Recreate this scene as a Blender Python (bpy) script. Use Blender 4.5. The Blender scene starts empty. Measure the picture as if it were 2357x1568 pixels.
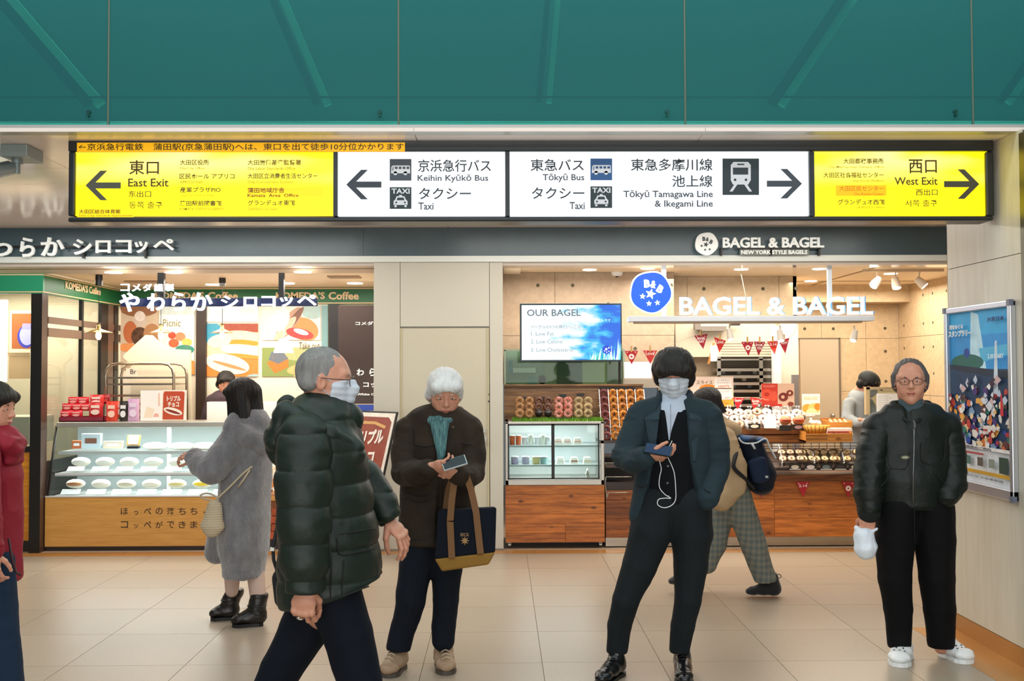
import bpy, math, random
import numpy as np
from mathutils import Vector, Matrix
random.seed(7)
SC = bpy.context.scene
COL = SC.collection
# ------------------------------------------------------------------ camera
F, CX, CY = 2292.0, 1178.5, 784.0
CAM = Vector((0, 0, 1.6))
ROT = (Matrix.Rotation(-math.atan(28 / F), 3, 'Z') @ Matrix.Rotation(math.pi / 2 + math.atan(69 / F), 3, 'X')
       @ Matrix.Rotation(-0.0035, 3, 'Z'))
cd = bpy.data.cameras.new('camera'); cd.sensor_width = 36; cd.lens = 36 * F / 2357; cd.clip_end = 100
cam = bpy.data.objects.new('camera', cd); COL.objects.link(cam)
cam.matrix_world = Matrix.Translation(CAM) @ ROT.to_4x4()
SC.camera = cam
SC.view_settings.view_transform = 'Standard'; SC.view_settings.look = 'None'
SC.view_settings.gamma = 1; SC.view_settings.use_curve_mapping = False
SC.view_settings.exposure = 0.0
# ------------------------------------------------------------------ world and lights
W = bpy.data.worlds.new('world'); SC.world = W; W.use_nodes = True
W.node_tree.nodes['Background'].inputs[0].default_value = (0.80, 0.92, 1.0, 1)
W.node_tree.nodes['Background'].inputs[1].default_value = 0.16

def area(name, loc, sx, sy, power, col, rot=(0, 0, 0), spread=math.pi):
    l = bpy.data.lights.new(name, 'AREA'); l.shape = 'RECTANGLE'; l.size = sx; l.size_y = sy
    l.energy = power; l.color = col; l.spread = spread
    o = bpy.data.objects.new(name, l); o.location = loc; o.rotation_euler = rot; COL.objects.link(o); return o

# rows of fluorescent fittings on the concourse ceiling, above and behind the camera
for yy in (0.2, 2.4, 4.4):
    area('concourse_light', (0, yy, 4.9), 9, 0.5, 85, (0.90, 0.97, 1.0))
area('concourse_light', (0, -2.5, 4.2), 9, 1.0, 90, (0.90, 0.97, 1.0), (math.radians(35), 0, 0))
# unseen fill lamp added behind the camera to brighten soffit and shop fronts
area('opposite_fill_light', (0, -4.5, 1.2), 10, 2.0, 340, (0.98, 0.97, 0.95), (math.radians(97), 0, 0))
# soffit down-lights in front of the shops
area('soffit_light', (-2.9, 7.9, 2.86), 3.0, 0.3, 52, (0.98, 0.98, 0.95))
area('soffit_light', (1.6, 7.9, 2.86), 4.0, 0.3, 54, (1.0, 0.96, 0.89))
area('soffit_light', (0.2, 6.9, 2.86), 5.0, 0.2, 24, (1.0, 0.98, 0.94))
# shop interiors
area('shop_light', (-2.6, 9.75, 2.45), 2.6, 0.9, 60, (1.0, 0.92, 0.82))
area('shop_light', (0.75, 9.5, 2.53), 1.3, 0.5, 26, (1.0, 0.94, 0.86))
area('shop_light', (2.6, 9.7, 2.53), 2.4, 0.9, 58, (1.0, 0.91, 0.78))
area('shop_light', (3.9, 11.0, 2.53), 1.6, 1.0, 46, (1.0, 0.90, 0.74))
area('shop_light', (-4.9, 9.9, 2.45), 1.2, 1.2, 55, (1.0, 0.88, 0.72))
for zz, yy, pw in ((1.085, 9.22, 9), (0.862, 9.2, 7), (0.668, 9.16, 7)):     # lamps under the top and under each shelf
    area('case_light', (-3.12, yy, zz), 1.8, 0.05, pw, (0.93, 0.98, 1.0))
for zz, yy, pw in ((1.105, 9.12, 4), (0.902, 9.12, 3.5), (0.728, 9.12, 3.5)):
    area('case_light', (0.49, yy, zz), 0.72, 0.05, pw, (0.93, 0.98, 1.0))
area('void_fill_light', (0, 5.40, 4.95), 9, 0.06, 150, (0.86, 1.0, 0.97), (math.radians(8), 0, 0))  # fill lamp added behind the glass so the bracing and rail show

for xx in (2.08, 2.53, 3.16):      # spot lamps under the bagel sign bar
    area('counter_spot', (xx, 8.98, 1.86), 0.08, 0.08, 5, (1.0, 0.86, 0.66), spread=math.radians(110))

def P(px, py, Y):
    d = ROT @ Vector(((px - CX) / F, -(py - CY) / F, -1.0))
    return CAM + d * (Y / d.y)
def PZ(px, py, z):
    d = ROT @ Vector(((px - CX) / F, -(py - CY) / F, -1.0))
    return CAM + d * ((z - CAM.z) / d.z)
def X(px, Y, py=853): return P(px, py, Y).x
def Z(py, Y, px=1150): return P(px, py, Y).z

def lin(c):
    if isinstance(c, str):
        c = [int(c[i:i + 2], 16) for i in (0, 2, 4)]
    return tuple(((v / 255) / 12.92 if v / 255 <= 0.04045 else ((v / 255 + 0.055) / 1.055) ** 2.4) for v in c[:3])

# ------------------------------------------------------------------ materials
MATS = {}
def mat(name, col='808080', rough=0.5, metal=0.0, emis=None, es=0.0, bump=None, var=None, alpha=1.0, trans=0.0,
        attr=False, sheen=0.0, coat=0.0, sss=0.0, stretch=(1, 1, 1), spec=0.5, rnd=0.0):
    if name in MATS: return MATS[name]
    m = bpy.data.materials.new(name); m.use_nodes = True; MATS[name] = m
    nt = m.node_tree; N = nt.nodes; L = nt.links
    b = N['Principled BSDF']
    b.inputs['Base Color'].default_value = (*lin(col), 1)
    b.inputs['Roughness'].default_value = rough; b.inputs['Metallic'].default_value = metal
    b.inputs['Alpha'].default_value = alpha; b.inputs['Transmission Weight'].default_value = trans
    b.inputs['Sheen Weight'].default_value = sheen; b.inputs['Coat Weight'].default_value = coat
    b.inputs['Subsurface Weight'].default_value = sss; b.inputs['Subsurface Scale'].default_value = 0.01
    b.inputs['Specular IOR Level'].default_value = spec
    src = None
    if attr:
        a = N.new('ShaderNodeAttribute'); a.attribute_name = 'Col'; src = a.outputs['Color']
    if var or bump:
        tc = N.new('ShaderNodeTexCoord'); mp = N.new('ShaderNodeMapping'); mp.inputs['Scale'].default_value = stretch
        L.new(tc.outputs['Object'], mp.inputs['Vector'])
        vec = mp.outputs[0]
        if rnd:
            oi = N.new('ShaderNodeObjectInfo'); ad = N.new('ShaderNodeVectorMath'); ad.operation = 'ADD'
            sc = N.new('ShaderNodeMath'); sc.operation = 'MULTIPLY'; sc.inputs[1].default_value = 37.0
            L.new(oi.outputs['Random'], sc.inputs[0]); L.new(vec, ad.inputs[0]); L.new(sc.outputs[0], ad.inputs[1]); vec = ad.outputs[0]
    if var:   # (scale, colour2, amount)
        n = N.new('ShaderNodeTexNoise'); n.inputs['Scale'].default_value = var[0]; n.inputs['Detail'].default_value = 6
        n.inputs['Roughness'].default_value = 0.65
        L.new(vec, n.inputs['Vector'])
        r = N.new('ShaderNodeMapRange'); r.inputs[1].default_value = 0.38; r.inputs[2].default_value = 0.64
        r.inputs[4].default_value = var[2]; L.new(n.outputs['Fac'], r.inputs[0])
        mx = N.new('ShaderNodeMixRGB'); mx.inputs[1].default_value = (*lin(col), 1); mx.inputs[2].default_value = (*lin(var[1]), 1)
        if src: L.new(src, mx.inputs[1])
        L.new(r.outputs[0], mx.inputs[0]); src = mx.outputs[0]
    if rnd:
        oi2 = N.new('ShaderNodeObjectInfo'); hs = N.new('ShaderNodeHueSaturation')
        mr = N.new('ShaderNodeMapRange'); mr.inputs[3].default_value = 1 - rnd; mr.inputs[4].default_value = 1 + rnd
        L.new(oi2.outputs['Random'], mr.inputs[0]); L.new(mr.outputs[0], hs.inputs['Value'])
        if src: L.new(src, hs.inputs['Color'])
        else: hs.inputs['Color'].default_value = (*lin(col), 1)
        src = hs.outputs[0]
    if src: L.new(src, b.inputs['Base Color'])
    if bump:  # (scale, strength)
        n = N.new('ShaderNodeTexNoise'); n.inputs['Scale'].default_value = bump[0]; n.inputs['Detail'].default_value = 5
        L.new(vec, n.inputs['Vector'])
        bp = N.new('ShaderNodeBump'); bp.inputs['Strength'].default_value = bump[1]; bp.inputs['Distance'].default_value = 0.01
        L.new(n.outputs['Fac'], bp.inputs['Height']); L.new(bp.outputs[0], b.inputs['Normal'])
    if es:
        b.inputs['Emission Strength'].default_value = es
        if attr: L.new(src, b.inputs['Emission Color'])
        else: b.inputs['Emission Color'].default_value = (*lin(emis or col), 1)
    return m

def glass(name, tint='e8f4f0', refl=0.12, dens=0.9):
    if name in MATS: return MATS[name]
    m = bpy.data.materials.new(name); m.use_nodes = True; MATS[name] = m
    nt = m.node_tree; N = nt.nodes; L = nt.links; N.clear()
    o = N.new('ShaderNodeOutputMaterial'); t = N.new('ShaderNodeBsdfTransparent'); g = N.new('ShaderNodeBsdfGlossy')
    t.inputs[0].default_value = (*[v * dens for v in lin(tint)], 1); g.inputs['Roughness'].default_value = 0.03
    fr = N.new('ShaderNodeFresnel'); fr.inputs[0].default_value = 1.45
    ad = N.new('ShaderNodeMath'); ad.operation = 'MULTIPLY'; ad.inputs[1].default_value = refl * 10; ad.use_clamp = True
    L.new(fr.outputs[0], ad.inputs[0])
    mx = N.new('ShaderNodeMixShader'); L.new(ad.outputs[0], mx.inputs[0]); L.new(t.outputs[0], mx.inputs[1]); L.new(g.outputs[0], mx.inputs[2])
    L.new(mx.outputs[0], o.inputs[0]); return m

def wood(name, c1, c2, knot='2a1408', rough=0.45, s=1.0):
    if name in MATS: return MATS[name]
    m = mat(name, c1, rough, bump=(30, 0.15), stretch=(1.2 * s, 1, 14 * s), var=(3.2, c2, 1.0), rnd=0.22)
    nt = m.node_tree; N = nt.nodes; L = nt.links
    b = N['Principled BSDF']; old = b.inputs['Base Color'].links[0].from_socket
    tc = N.new('ShaderNodeTexCoord'); v = N.new('ShaderNodeTexVoronoi'); v.inputs['Scale'].default_value = 4.2
    mp = N.new('ShaderNodeMapping'); mp.inputs['Scale'].default_value = (1, 1, 1.9); oi = N.new('ShaderNodeObjectInfo')
    sc = N.new('ShaderNodeMath'); sc.operation = 'MULTIPLY'; sc.inputs[1].default_value = 91
    L.new(oi.outputs['Random'], sc.inputs[0]); L.new(sc.outputs[0], mp.inputs['Location'])
    L.new(tc.outputs['Object'], mp.inputs[0]); L.new(mp.outputs[0], v.inputs['Vector'])
    r = N.new('ShaderNodeMapRange'); r.inputs[1].default_value = 0.07; r.inputs[2].default_value = 0.16
    r.inputs[3].default_value = 0.85; r.inputs[4].default_value = 0.0
    L.new(v.outputs['Distance'], r.inputs[0]); mx = N.new('ShaderNodeMixRGB'); mx.inputs[2].default_value = (*lin(knot), 1)
    L.new(r.outputs[0], mx.inputs[0]); L.new(old, mx.inputs[1]); L.new(mx.outputs[0], b.inputs['Base Color'])
    return m

PRINT = lambda: mat('print', attr=True, rough=0.45)
SOFT = lambda: mat('matt_print', attr=True, rough=0.8)
LIT = lambda: mat('backlit_print', attr=True, rough=0.4, es=0.9)

# ------------------------------------------------------------------ mesh builder
_txt = {}
def text_mesh(body, off=0.0, res=3, bevel=0.0):
    k = (body, off, res)
    if k in _txt: return _txt[k]
    c = bpy.data.curves.new('t', 'FONT'); c.body = body; c.resolution_u = res; c.offset = off; c.extrude = 0.5
    o = bpy.data.objects.new('t', c)
    me = bpy.data.meshes.new_from_object(o)
    n = len(me.vertices); v = np.empty(n * 3, np.float32); me.vertices.foreach_get('co', v); v = v.reshape(-1, 3)
    f = [tuple(p.vertices) for p in me.polygons]
    bpy.data.objects.remove(o); bpy.data.curves.remove(c); bpy.data.meshes.remove(me)
    _txt[k] = (v, f); return _txt[k]

class MB:
    def __init__(s): s.v = []; s.f = []; s.c = []; s.s = []; s.n = 0; s.col = None
    def add(s, vs, fs, col=None, smooth=False):
        n = s.n; s.v.extend([tuple(v) for v in vs]); s.n += len(vs)
        for f in fs: s.f.append(tuple(i + n for i in f)); s.c.append(col); s.s.append(smooth)
        return s
    def box(s, x0, x1, y0, y1, z0, z1, col=None):
        v = [(x, y, z) for z in (z0, z1) for y in (y0, y1) for x in (x0, x1)]
        return s.add(v, [(0, 2, 3, 1), (4, 5, 7, 6), (0, 1, 5, 4), (2, 6, 7, 3), (0, 4, 6, 2), (1, 3, 7, 5)], col)
    def pbox(s, px0, py0, px1, py1, Y, dep, col=None):     # box whose front face covers these pixels at depth Y
        a = P(px0, py1, Y); b = P(px1, py0, Y)
        return s.box(a.x, b.x, Y, Y + dep, a.z, b.z, col)
    def obox(s, c, U, V, N, u, v, n, col=None):            # oriented box, half sizes u v n
        c = Vector(c); vs = [c + U * (a * u) + V * (b * v) + N * (d * n) for d in (-1, 1) for b in (-1, 1) for a in (-1, 1)]
        return s.add(vs, [(0, 2, 3, 1), (4, 5, 7, 6), (0, 1, 5, 4), (2, 6, 7, 3), (0, 4, 6, 2), (1, 3, 7, 5)], col)
    def quad(s, a, b, c, d, col=None): return s.add([a, b, c, d], [(0, 1, 2, 3)], col)
    def cyl(s, a, b, r0, r1=None, n=12, col=None, caps=True, smooth=True):
        a = Vector(a); b = Vector(b); r1 = r0 if r1 is None else r1; d = (b - a).normalized()
        u = d.orthogonal().normalized(); w = d.cross(u)
        vs = [a + (u * math.cos(t) + w * math.sin(t)) * r0 for t in [2 * math.pi * i / n for i in range(n)]]
        vs += [b + (u * math.cos(t) + w * math.sin(t)) * r1 for t in [2 * math.pi * i / n for i in range(n)]]
        s.add(vs, [(i, (i + 1) % n, n + (i + 1) % n, n + i) for i in range(n)], col, smooth)
        if caps: s.add(vs, [tuple(range(n))[::-1], tuple(range(n, 2 * n))], col)
        return s
    def tube(s, pts, r, n=6, col=None, closed=False):
        pts = [Vector(p) for p in pts]; m = len(pts); vs = []
        u = None
        for i, p in enumerate(pts):
            a = pts[i - 1] if (i or closed) else pts[i]; b = pts[(i + 1) % m] if (i < m - 1 or closed) else pts[i]
            d = (b - a).normalized(); u = d.orthogonal().normalized() if u is None else (u - d * u.dot(d)).normalized(); w = d.cross(u)
            rr = r[i] if isinstance(r, (list, tuple)) else r
            vs += [p + (u * math.cos(t) + w * math.sin(t)) * rr for t in [2 * math.pi * k / n for k in range(n)]]
        fs = [(i * n + k, i * n + (k + 1) % n, ((i + 1) % m) * n + (k + 1) % n, ((i + 1) % m) * n + k)
              for i in range(m if closed else m - 1) for k in range(n)]
        if not closed: fs += [tuple(range(n))[::-1], tuple(range((m - 1) * n, m * n))]
        return s.add(vs, fs, col, True)
    def lathe(s, c, prof, n=16, col=None, axis='Z', sx=1, sy=1):
        c = Vector(c); vs = []
        for r, z in prof:
            for i in range(n):
                t = 2 * math.pi * i / n; q = (r * math.cos(t) * sx, r * math.sin(t) * sy, z)
                if axis == 'Y': q = (q[0], -q[2], q[1])
                vs.append(c + Vector(q))
        fs = [(j * n + i, j * n + (i + 1) % n, (j + 1) * n + (i + 1) % n, (j + 1) * n + i) for j in range(len(prof) - 1) for i in range(n)]
        return s.add(vs, fs, col, True)
    def ell(s, c, r, n=14, m=8, col=None, rot=None, wob=0):
        c = Vector(c); vs = []
        for j in range(m + 1):
            ph = math.pi * j / m
            for i in range(n):
                t = 2 * math.pi * i / n; k = 1 + (random.uniform(-wob, wob) if 0 < j < m else 0)
                q = Vector((r[0] * math.sin(ph) * math.cos(t) * k, r[1] * math.sin(ph) * math.sin(t) * k, -r[2] * math.cos(ph)))
                if rot: q = rot @ q
                vs.append(c + q)
        return s.add(vs, [(j * n + i, j * n + (i + 1) % n, (j + 1) * n + (i + 1) % n, (j + 1) * n + i) for j in range(m) for i in range(n)], col, True)
    def torus(s, c, R, r, U, V, n=20, k=8, col=None, squash=1.0):
        c = Vector(c); N = U.cross(V); vs = []
        for i in range(n):
            t = 2 * math.pi * i / n; d = U * math.cos(t) + V * math.sin(t)
            for j in range(k):
                a = 2 * math.pi * j / k; vs.append(c + d * (R + r * math.cos(a)) + N * (r * squash * math.sin(a)))
        return s.add(vs, [(i * k + j, i * k + (j + 1) % k, ((i + 1) % n) * k + (j + 1) % k, ((i + 1) % n) * k + j) for i in range(n) for j in range(k)], col, True)
    def prism(s, pts, o, U, V, dep=0.0, col=None):         # flat outline (u,v) with thickness dep towards the viewer
        o = Vector(o); N = U.cross(V); n = len(pts)
        vs = [o + U * a + V * b + N * dep for a, b in pts]
        s.add(vs, [tuple(range(n))], col)
        if dep:
            vb = [o + U * a + V * b for a, b in pts]
            s.add(vs + vb, [(i, n + i, n + (i + 1) % n, (i + 1) % n) for i in range(n)] + [tuple(range(n, 2 * n))[::-1]], col)
        return s
    def text(s, body, o, U, V, w, h, dep=0.001, col=None, off=0.0, res=2):
        v, f = text_mesh(body, off, res)
        lo = v.min(0); hi = v.max(0); N = U.cross(V); o = Vector(o)
        q = (v - lo) / (hi - lo)
        M = np.array([[U.x * w, V.x * h, N.x * dep], [U.y * w, V.y * h, N.y * dep], [U.z * w, V.z * h, N.z * dep]])
        return s.add((q @ M.T + np.array(o)).tolist(), f, col)
    def ptext(s, body, px0, py0, px1, py1, Y, dep=0.001, col=None, off=0.0, res=2):
        a = P(px0, py1, Y); b = P(px1, py0, Y)
        return s.text(body, a, XX, ZZ, b.x - a.x, b.z - a.z, dep, col, off, res)
    def ppoly(s, pts, Y, dep=0.0, col=None):
        q = [P(a, b, Y) for a, b in pts]; return s.prism([(p.x, p.z) for p in q], (0, Y, 0), XX, ZZ, dep, col)
    def build(s, name, m, parent=None, kind=None, label=None, loc=None, bevel=0, cat=None, group=None):
        me = bpy.data.meshes.new(name)
        if parent is not None: o0 = Vector(parent['_loc'])
        elif loc is not None: o0 = Vector(loc)
        else:
            a = np.array(s.v); o0 = Vector(((a[:, 0].min() + a[:, 0].max()) / 2, (a[:, 1].min() + a[:, 1].max()) / 2, a[:, 2].min()))
        a = np.array(s.v, np.float64) - np.array(o0)
        me.from_pydata(a.tolist(), [], s.f)
        me.polygons.foreach_set('use_smooth', s.s)
        if any(c is not None for c in s.c):
            at = me.color_attributes.new('Col', 'FLOAT_COLOR', 'CORNER'); buf = []
            cache = {}
            for f, c in zip(s.f, s.c):
                c = c or 'ffffff'
                if c not in cache: cache[c] = (*lin(c), 1.0)
                buf.extend(cache[c] * len(f))
            at.data.foreach_set('color', buf)
        me.materials.append(m)
        o = bpy.data.objects.new(name, me); COL.objects.link(o)
        if parent is not None:
            o.parent = parent; o['_loc'] = tuple(o0)
        else:
            o.location = o0; o['_loc'] = tuple(o0)
        if bevel:
            b = o.modifiers.new('bevel', 'BEVEL'); b.width = bevel; b.segments = 2; b.limit_method = 'ANGLE'
        if kind: o['kind'] = kind
        if label: o['label'] = label
        if cat: o['category'] = cat
        if group: o['group'] = group
        return o
XX, YY, ZZ = Vector((1, 0, 0)), Vector((0, 1, 0)), Vector((0, 0, 1))

def thing(name, label, cat, loc, group=None, kind=None):
    o = bpy.data.objects.new(name, None); COL.objects.link(o); o.location = loc; o['_loc'] = tuple(loc)
    o.empty_display_size = 0.1
    if label: o['label'] = label
    if cat: o['category'] = cat
    if group: o['group'] = group
    if kind: o['kind'] = kind
    return o
def copy_tree(o, parent=None):
    c = o.copy(); COL.objects.link(c)
    if parent is not None: c.parent = parent
    for ch in list(o.children): copy_tree(ch, c)
    return c
def dup(o, loc, label, rz=None):
    c = copy_tree(o); c.location = loc; c['label'] = label
    if rz is not None: c.rotation_euler.z = rz
    return c
def ring(cx, cy, rx, ry, n=20, a0=0, a1=2 * math.pi):
    return [(cx + rx * math.cos(a0 + (a1 - a0) * i / n), cy + ry * math.sin(a0 + (a1 - a0) * i / n)) for i in range(n)]

M_CREAM = mat('cream_panel', 'cbc7b8', 0.38, bump=(3, 0.02))
M_SOFF = mat('soffit_panel', 'f8e8dc', 0.13, spec=0.40)
M_STEEL = mat('steel', 'b9b6ae', 0.28, 0.9, bump=(40, 0.03), stretch=(1, 1, 12))
M_ALU = mat('aluminium', 'c9ccd2', 0.32, 0.75)
M_BLACK = mat('black_frame', '15120f', 0.35)
M_DARK = mat('dark_brown', '33251f', 0.4)
M_WHITE = mat('white_paint', 'f1f0ec', 0.45)
M_GLASS = glass('clear_glass', 'eef6f3', 0.09)
YF = 8.9
# ================================================================== SETTING
TS = 0.649
fx0 = PZ(1254, 1568, 0).x % TS
floor = MB().box(-9, 8, -3, 14, -0.08, -0.006).build('floor', mat('floor_grout', '8d7c68', 0.8), kind='structure')
m_tile = mat('granite_tile', 'ab9c88', 0.30, var=(240, '7c6e5c', 0.5), bump=(300, 0.05), rnd=0.045, spec=0.5)
tile0 = None
ty0 = 8.095
yrows = [ty0 - TS * k for k in range(0, 9)]
for yr in yrows:
    for i in range(-12, 11):
        x0 = fx0 + TS * i
        if yr < 3.2 and abs(x0) > 3: continue
        if tile0 is None:
            me = MB().box(0.0015, TS - 0.0015, 0.0015, TS - 0.0015, -0.006, 0.0)
            tile0 = me.build('tile', m_tile, loc=(0, 0, 0)); tile0.parent = floor; t = tile0
        else:
            t = tile0.copy(); COL.objects.link(t)
        t.location = Vector((x0, yr, 0)) - floor.location
m_gran = mat('orange_granite', 'c48a4c', 0.22, var=(260, '8a5c30', 0.6), rnd=0.05)
g0 = None
for i in range(-12, 9):
    if g0 is None:
        g0 = MB().box(0.002, 0.898, 0, 0.172, -0.006, 0.001).build('border_slab', m_gran, loc=(0, 0, 0)); g0.parent = floor; g = g0
    else: g = g0.copy(); COL.objects.link(g)
    g.location = Vector((i * 0.9 + 0.3, 8.746, 0)) - floor.location
MB().box(-9, 8, 8.92, 13.9, -0.006, 0.001).build('shop_floor', mat('shop_floor', 'b39a80', 0.4, var=(60, '9a8268', 0.5)), floor)

# soffit: glossy cream metal panels between the glass bulkhead and the shop fascia
ZS = 2.885
YT = 5.33
soff = MB().box(-7, 7, YT + 0.07, 13.5, ZS + 0.02, ZS + 0.024).build('ceiling', mat('soffit_joint', '4a3a30', 0.6), kind='structure')
ys = [YT + 0.06, PZ(60, 303.5, ZS).y, PZ(60, 387, ZS).y, PZ(60, 424, ZS).y, PZ(60, 482, ZS).y, 8.93]
xs = [-7, -4.9, -2.72, X(1605, 5.5) - 1.55, X(1605, 5.5) + 0.02, 3.9, 7]
for j in range(len(ys) - 1):
    for i in range(len(xs) - 1):
        MB().box(xs[i] + 0.002, xs[i + 1] - 0.002, ys[j] + 0.003, ys[j + 1] - 0.003, ZS, ZS + 0.02).build('ceiling_panel', M_SOFF, soff)
# trim along the foot of the glass
MB().box(-7, 7, YT - 0.01, YT + 0.06, ZS - 0.002, Z(288, YT)).build('trim_1', mat('trim_grey', 'b8b5ad', 0.35, 0.2), kind='structure')
# lower edge of glass bulkhead: back-painted looking translucent sheets with steel bracing behind
upper = MB().box(-7, 7, YT + 0.42, YT + 0.46, 2.9, 5.2).build('wall_upper', mat('bulkhead_back', '4a8078', 0.7), kind='structure')
gm = bpy.data.materials.new('green_glass'); gm.use_nodes = True
nt = gm.node_tree; N = nt.nodes; L = nt.links
b = N['Principled BSDF']; b.inputs['Base Color'].default_value = (*lin('45949a'), 1); b.inputs['Roughness'].default_value = 0.42
b.inputs['Specular IOR Level'].default_value = 0.25
tr = N.new('ShaderNodeBsdfTransparent'); tr.inputs[0].default_value = (*lin('8cccc2'), 1)
mx = N.new('ShaderNodeMixShader'); mx.inputs[0].default_value = 0.72
L.new(b.outputs[0], mx.inputs[1]); L.new(tr.outputs[0], mx.inputs[2]); L.new(mx.outputs[0], N['Material Output'].inputs[0])
M_FIT = mat('glass_fitting', '1c4a44', 0.4, 0.6)
jx = [X(-414, YT, 290), X(248, YT, 290), X(917, YT, 290), X(1578, YT, 290), X(2241, YT, 290), X(2903, YT, 290)]
zb = Z(288, YT)
for i in range(5):
    gp = MB().box(jx[i] + 0.006, jx[i + 1] - 0.006, YT, YT + 0.012, zb, 5.0).build('glass_panel', gm, upper)
    MB().box(jx[i] - 0.005, jx[i] + 0.005, YT + 0.002, YT + 0.014, zb - 0.02, 5.0).build('joint_seal', mat('seal', '5d6a58', 0.6), upper)
    gx = jx[i + 1] - 0.10; gz = Z(258, YT)
    MB().cyl((gx, YT - 0.012, gz), (gx, YT + 0.02, gz), 0.011, n=10).cyl((gx, YT - 0.02, gz - 0.022), (gx, YT + 0.0, gz - 0.022), 0.007, n=8).build('glass_fitting', M_FIT, upper)
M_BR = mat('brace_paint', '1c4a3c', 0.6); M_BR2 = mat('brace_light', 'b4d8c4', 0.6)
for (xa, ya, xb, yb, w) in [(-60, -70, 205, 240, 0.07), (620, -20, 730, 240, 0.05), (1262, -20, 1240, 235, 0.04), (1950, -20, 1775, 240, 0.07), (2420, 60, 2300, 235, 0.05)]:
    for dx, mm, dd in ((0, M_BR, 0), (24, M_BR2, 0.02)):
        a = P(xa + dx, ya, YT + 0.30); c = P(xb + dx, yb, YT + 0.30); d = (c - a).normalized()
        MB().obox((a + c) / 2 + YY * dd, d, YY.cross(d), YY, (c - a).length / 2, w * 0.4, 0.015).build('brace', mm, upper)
MB().add([(-7, YT + .40, Z(236, YT)), (7, YT + .40, Z(236, YT)), (7, YT + .06, zb), (-7, YT + .06, zb), (-7, YT + .40, zb - .01), (7, YT + .40, zb - .01)], [(0, 3, 2, 1), (3, 4, 5, 2), (0, 1, 5, 4)]).build('bottom_rail', mat('rail_green', 'e4f6ea', 0.6), upper)
MB().box(-7, 7, YT + 0.30, YT + 0.32, Z(190, YT), Z(186, YT)).build('cable', M_BR, upper)

# shop fascia band
fz1, fz0 = ZS, Z(589.5, YF)
fas = MB().box(-7, X(2600, YF), YF + 0.02, YF + 0.15, fz0 - 0.01, fz1).build('trim_2', mat('fascia_joint', '2a3236', 0.5), kind='structure')
m_f = mat('fascia_grey', '4a6069', 0.30, var=(5, '42565f', 0.5), spec=0.6)
fxs = [-7, X(836, YF), X(2600, YF)]
for i in range(2):
    MB().box(fxs[i] + 0.001, fxs[i + 1] - 0.001, YF, YF + 0.02, fz0, fz1).build('fascia_panel', m_f, fas)
MB().box(-7, X(2600, YF), YF - 0.02, YF + 0.16, Z(603, YF), fz0).build('trim_3', mat('strip_white', 'e9efe9', 0.3), kind='structure')
MB().box(-7, X(2600, YF), YF + 0.02, YF + 0.25, Z(611, YF), Z(603, YF)).build('trim_4', mat('lintel_gloss', 'd8ccc0', 0.12, 0.1, spec=0.8), kind='structure')

# middle wall between the shops, with its service door
xl, xr = X(860, YF), X(1158, YF); zt = Z(603, YF)
xd0, xd1, zd = X(921, YF), X(1127, YF), Z(755, YF)
mw = MB().box(xl, xr, YF + 0.04, YF + 1.6, 0, zt).build('wall_middle', M_CREAM, kind='structure')
pn = [(xl, xd0, 0, Z(757, YF)), (xl, xd0, Z(757, YF), zt), (xd0, xd1, zd, zt), (xd1, xr, 0, zt)]
pn = [(xl, xd0, 0, zt), (xd0, xd1, zd + 0.012, zt), (xd1, xr, 0, zt)]
for a, c, z0, z1 in pn:
    MB().box(a + 0.002, c - 0.002, YF, YF + 0.04, z0 + 0.002, z1).build('wall_panel', M_CREAM, mw, bevel=0.002)
door = MB().box(xd0 + 0.004, xd1 - 0.004, YF + 0.012, YF + 0.04, 0.012, zd).build('door_1', mat('door_paint', 'c8c2ac', 0.4), kind='structure', bevel=0.002)
MB().box(xd0, xd0 + 0.014, YF + 0.004, YF + 0.012, 0.01, zd).box(xd1 - 0.02, xd1 - 0.006, YF - 0.002, YF + 0.012, 0.01, zd).build('door_frame', mat('door_trim', 'c2b892', 0.4), door)
hz = Z(1011, YF); hx = X(1111, YF)
MB().cyl((hx, YF + 0.012, hz), (hx, YF - 0.012, hz), 0.034, n=20).cyl((hx, YF, hz), (hx, YF - 0.05, hz), 0.02, n=16).build('door_knob', M_STEEL, door)
MB().cyl((hx, YF + 0.012, hz + 0.075), (hx, YF - 0.006, hz + 0.075), 0.02, n=16).build('lock_cylinder', M_STEEL, door)
MB().cyl((X(1125, YF), YF - 0.004, Z(908, YF)), (X(1125, YF), YF + .012, Z(908, YF)), 0.006, n=8).cyl((X(1125, YF), YF - 0.004, Z(924, YF)), (X(1125, YF), YF + .012, Z(924, YF)), 0.008, n=8).build('keyhole', M_BLACK, door)
MB().box(xl + 0.002, xr, YF - 0.003, YF, 0, 0.02).build('baseboard_middle', mat('skirting', '8b8272', 0.5), kind='structure')

# right wall pillar (faces left) with its granite skirting, stainless corner column
XP = 2.80
yp0, yp1 = 5.28, 6.18
m_pill = mat('pillar_panel', 'ddd6c4', 0.35, var=(6, 'c9bfa8', 0.5), stretch=(1, 3, 0.25))
wr = MB().box(XP + 0.01, 5.5, yp0 + 0.003, yp1 - 0.003, 0, ZS).build('wall_right', mat('pillar_joint', '6a6458', 0.6), kind='structure')
zj = P(2176, 621, yp1).z
for z0, z1 in ((0.10, zj), (zj, ZS)):
    MB().box(XP, XP + 0.012, yp0, yp1, z0 + 0.002, z1 - 0.002).box(XP, 5.5, yp1 - 0.003, yp1, z0 + .002, z1 - .002).build('wall_panel', m_pill, wr)
MB().box(XP - 0.008, XP + 0.012, yp0, yp1, 0, 0.098).build('baseboard_right', m_gran, kind='structure')
MB().box(XP - 0.26, XP, yp0 - 0.6, yp1 + 0.0, -0.004, 0.0015).build('border_slab', m_gran, floor)
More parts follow.
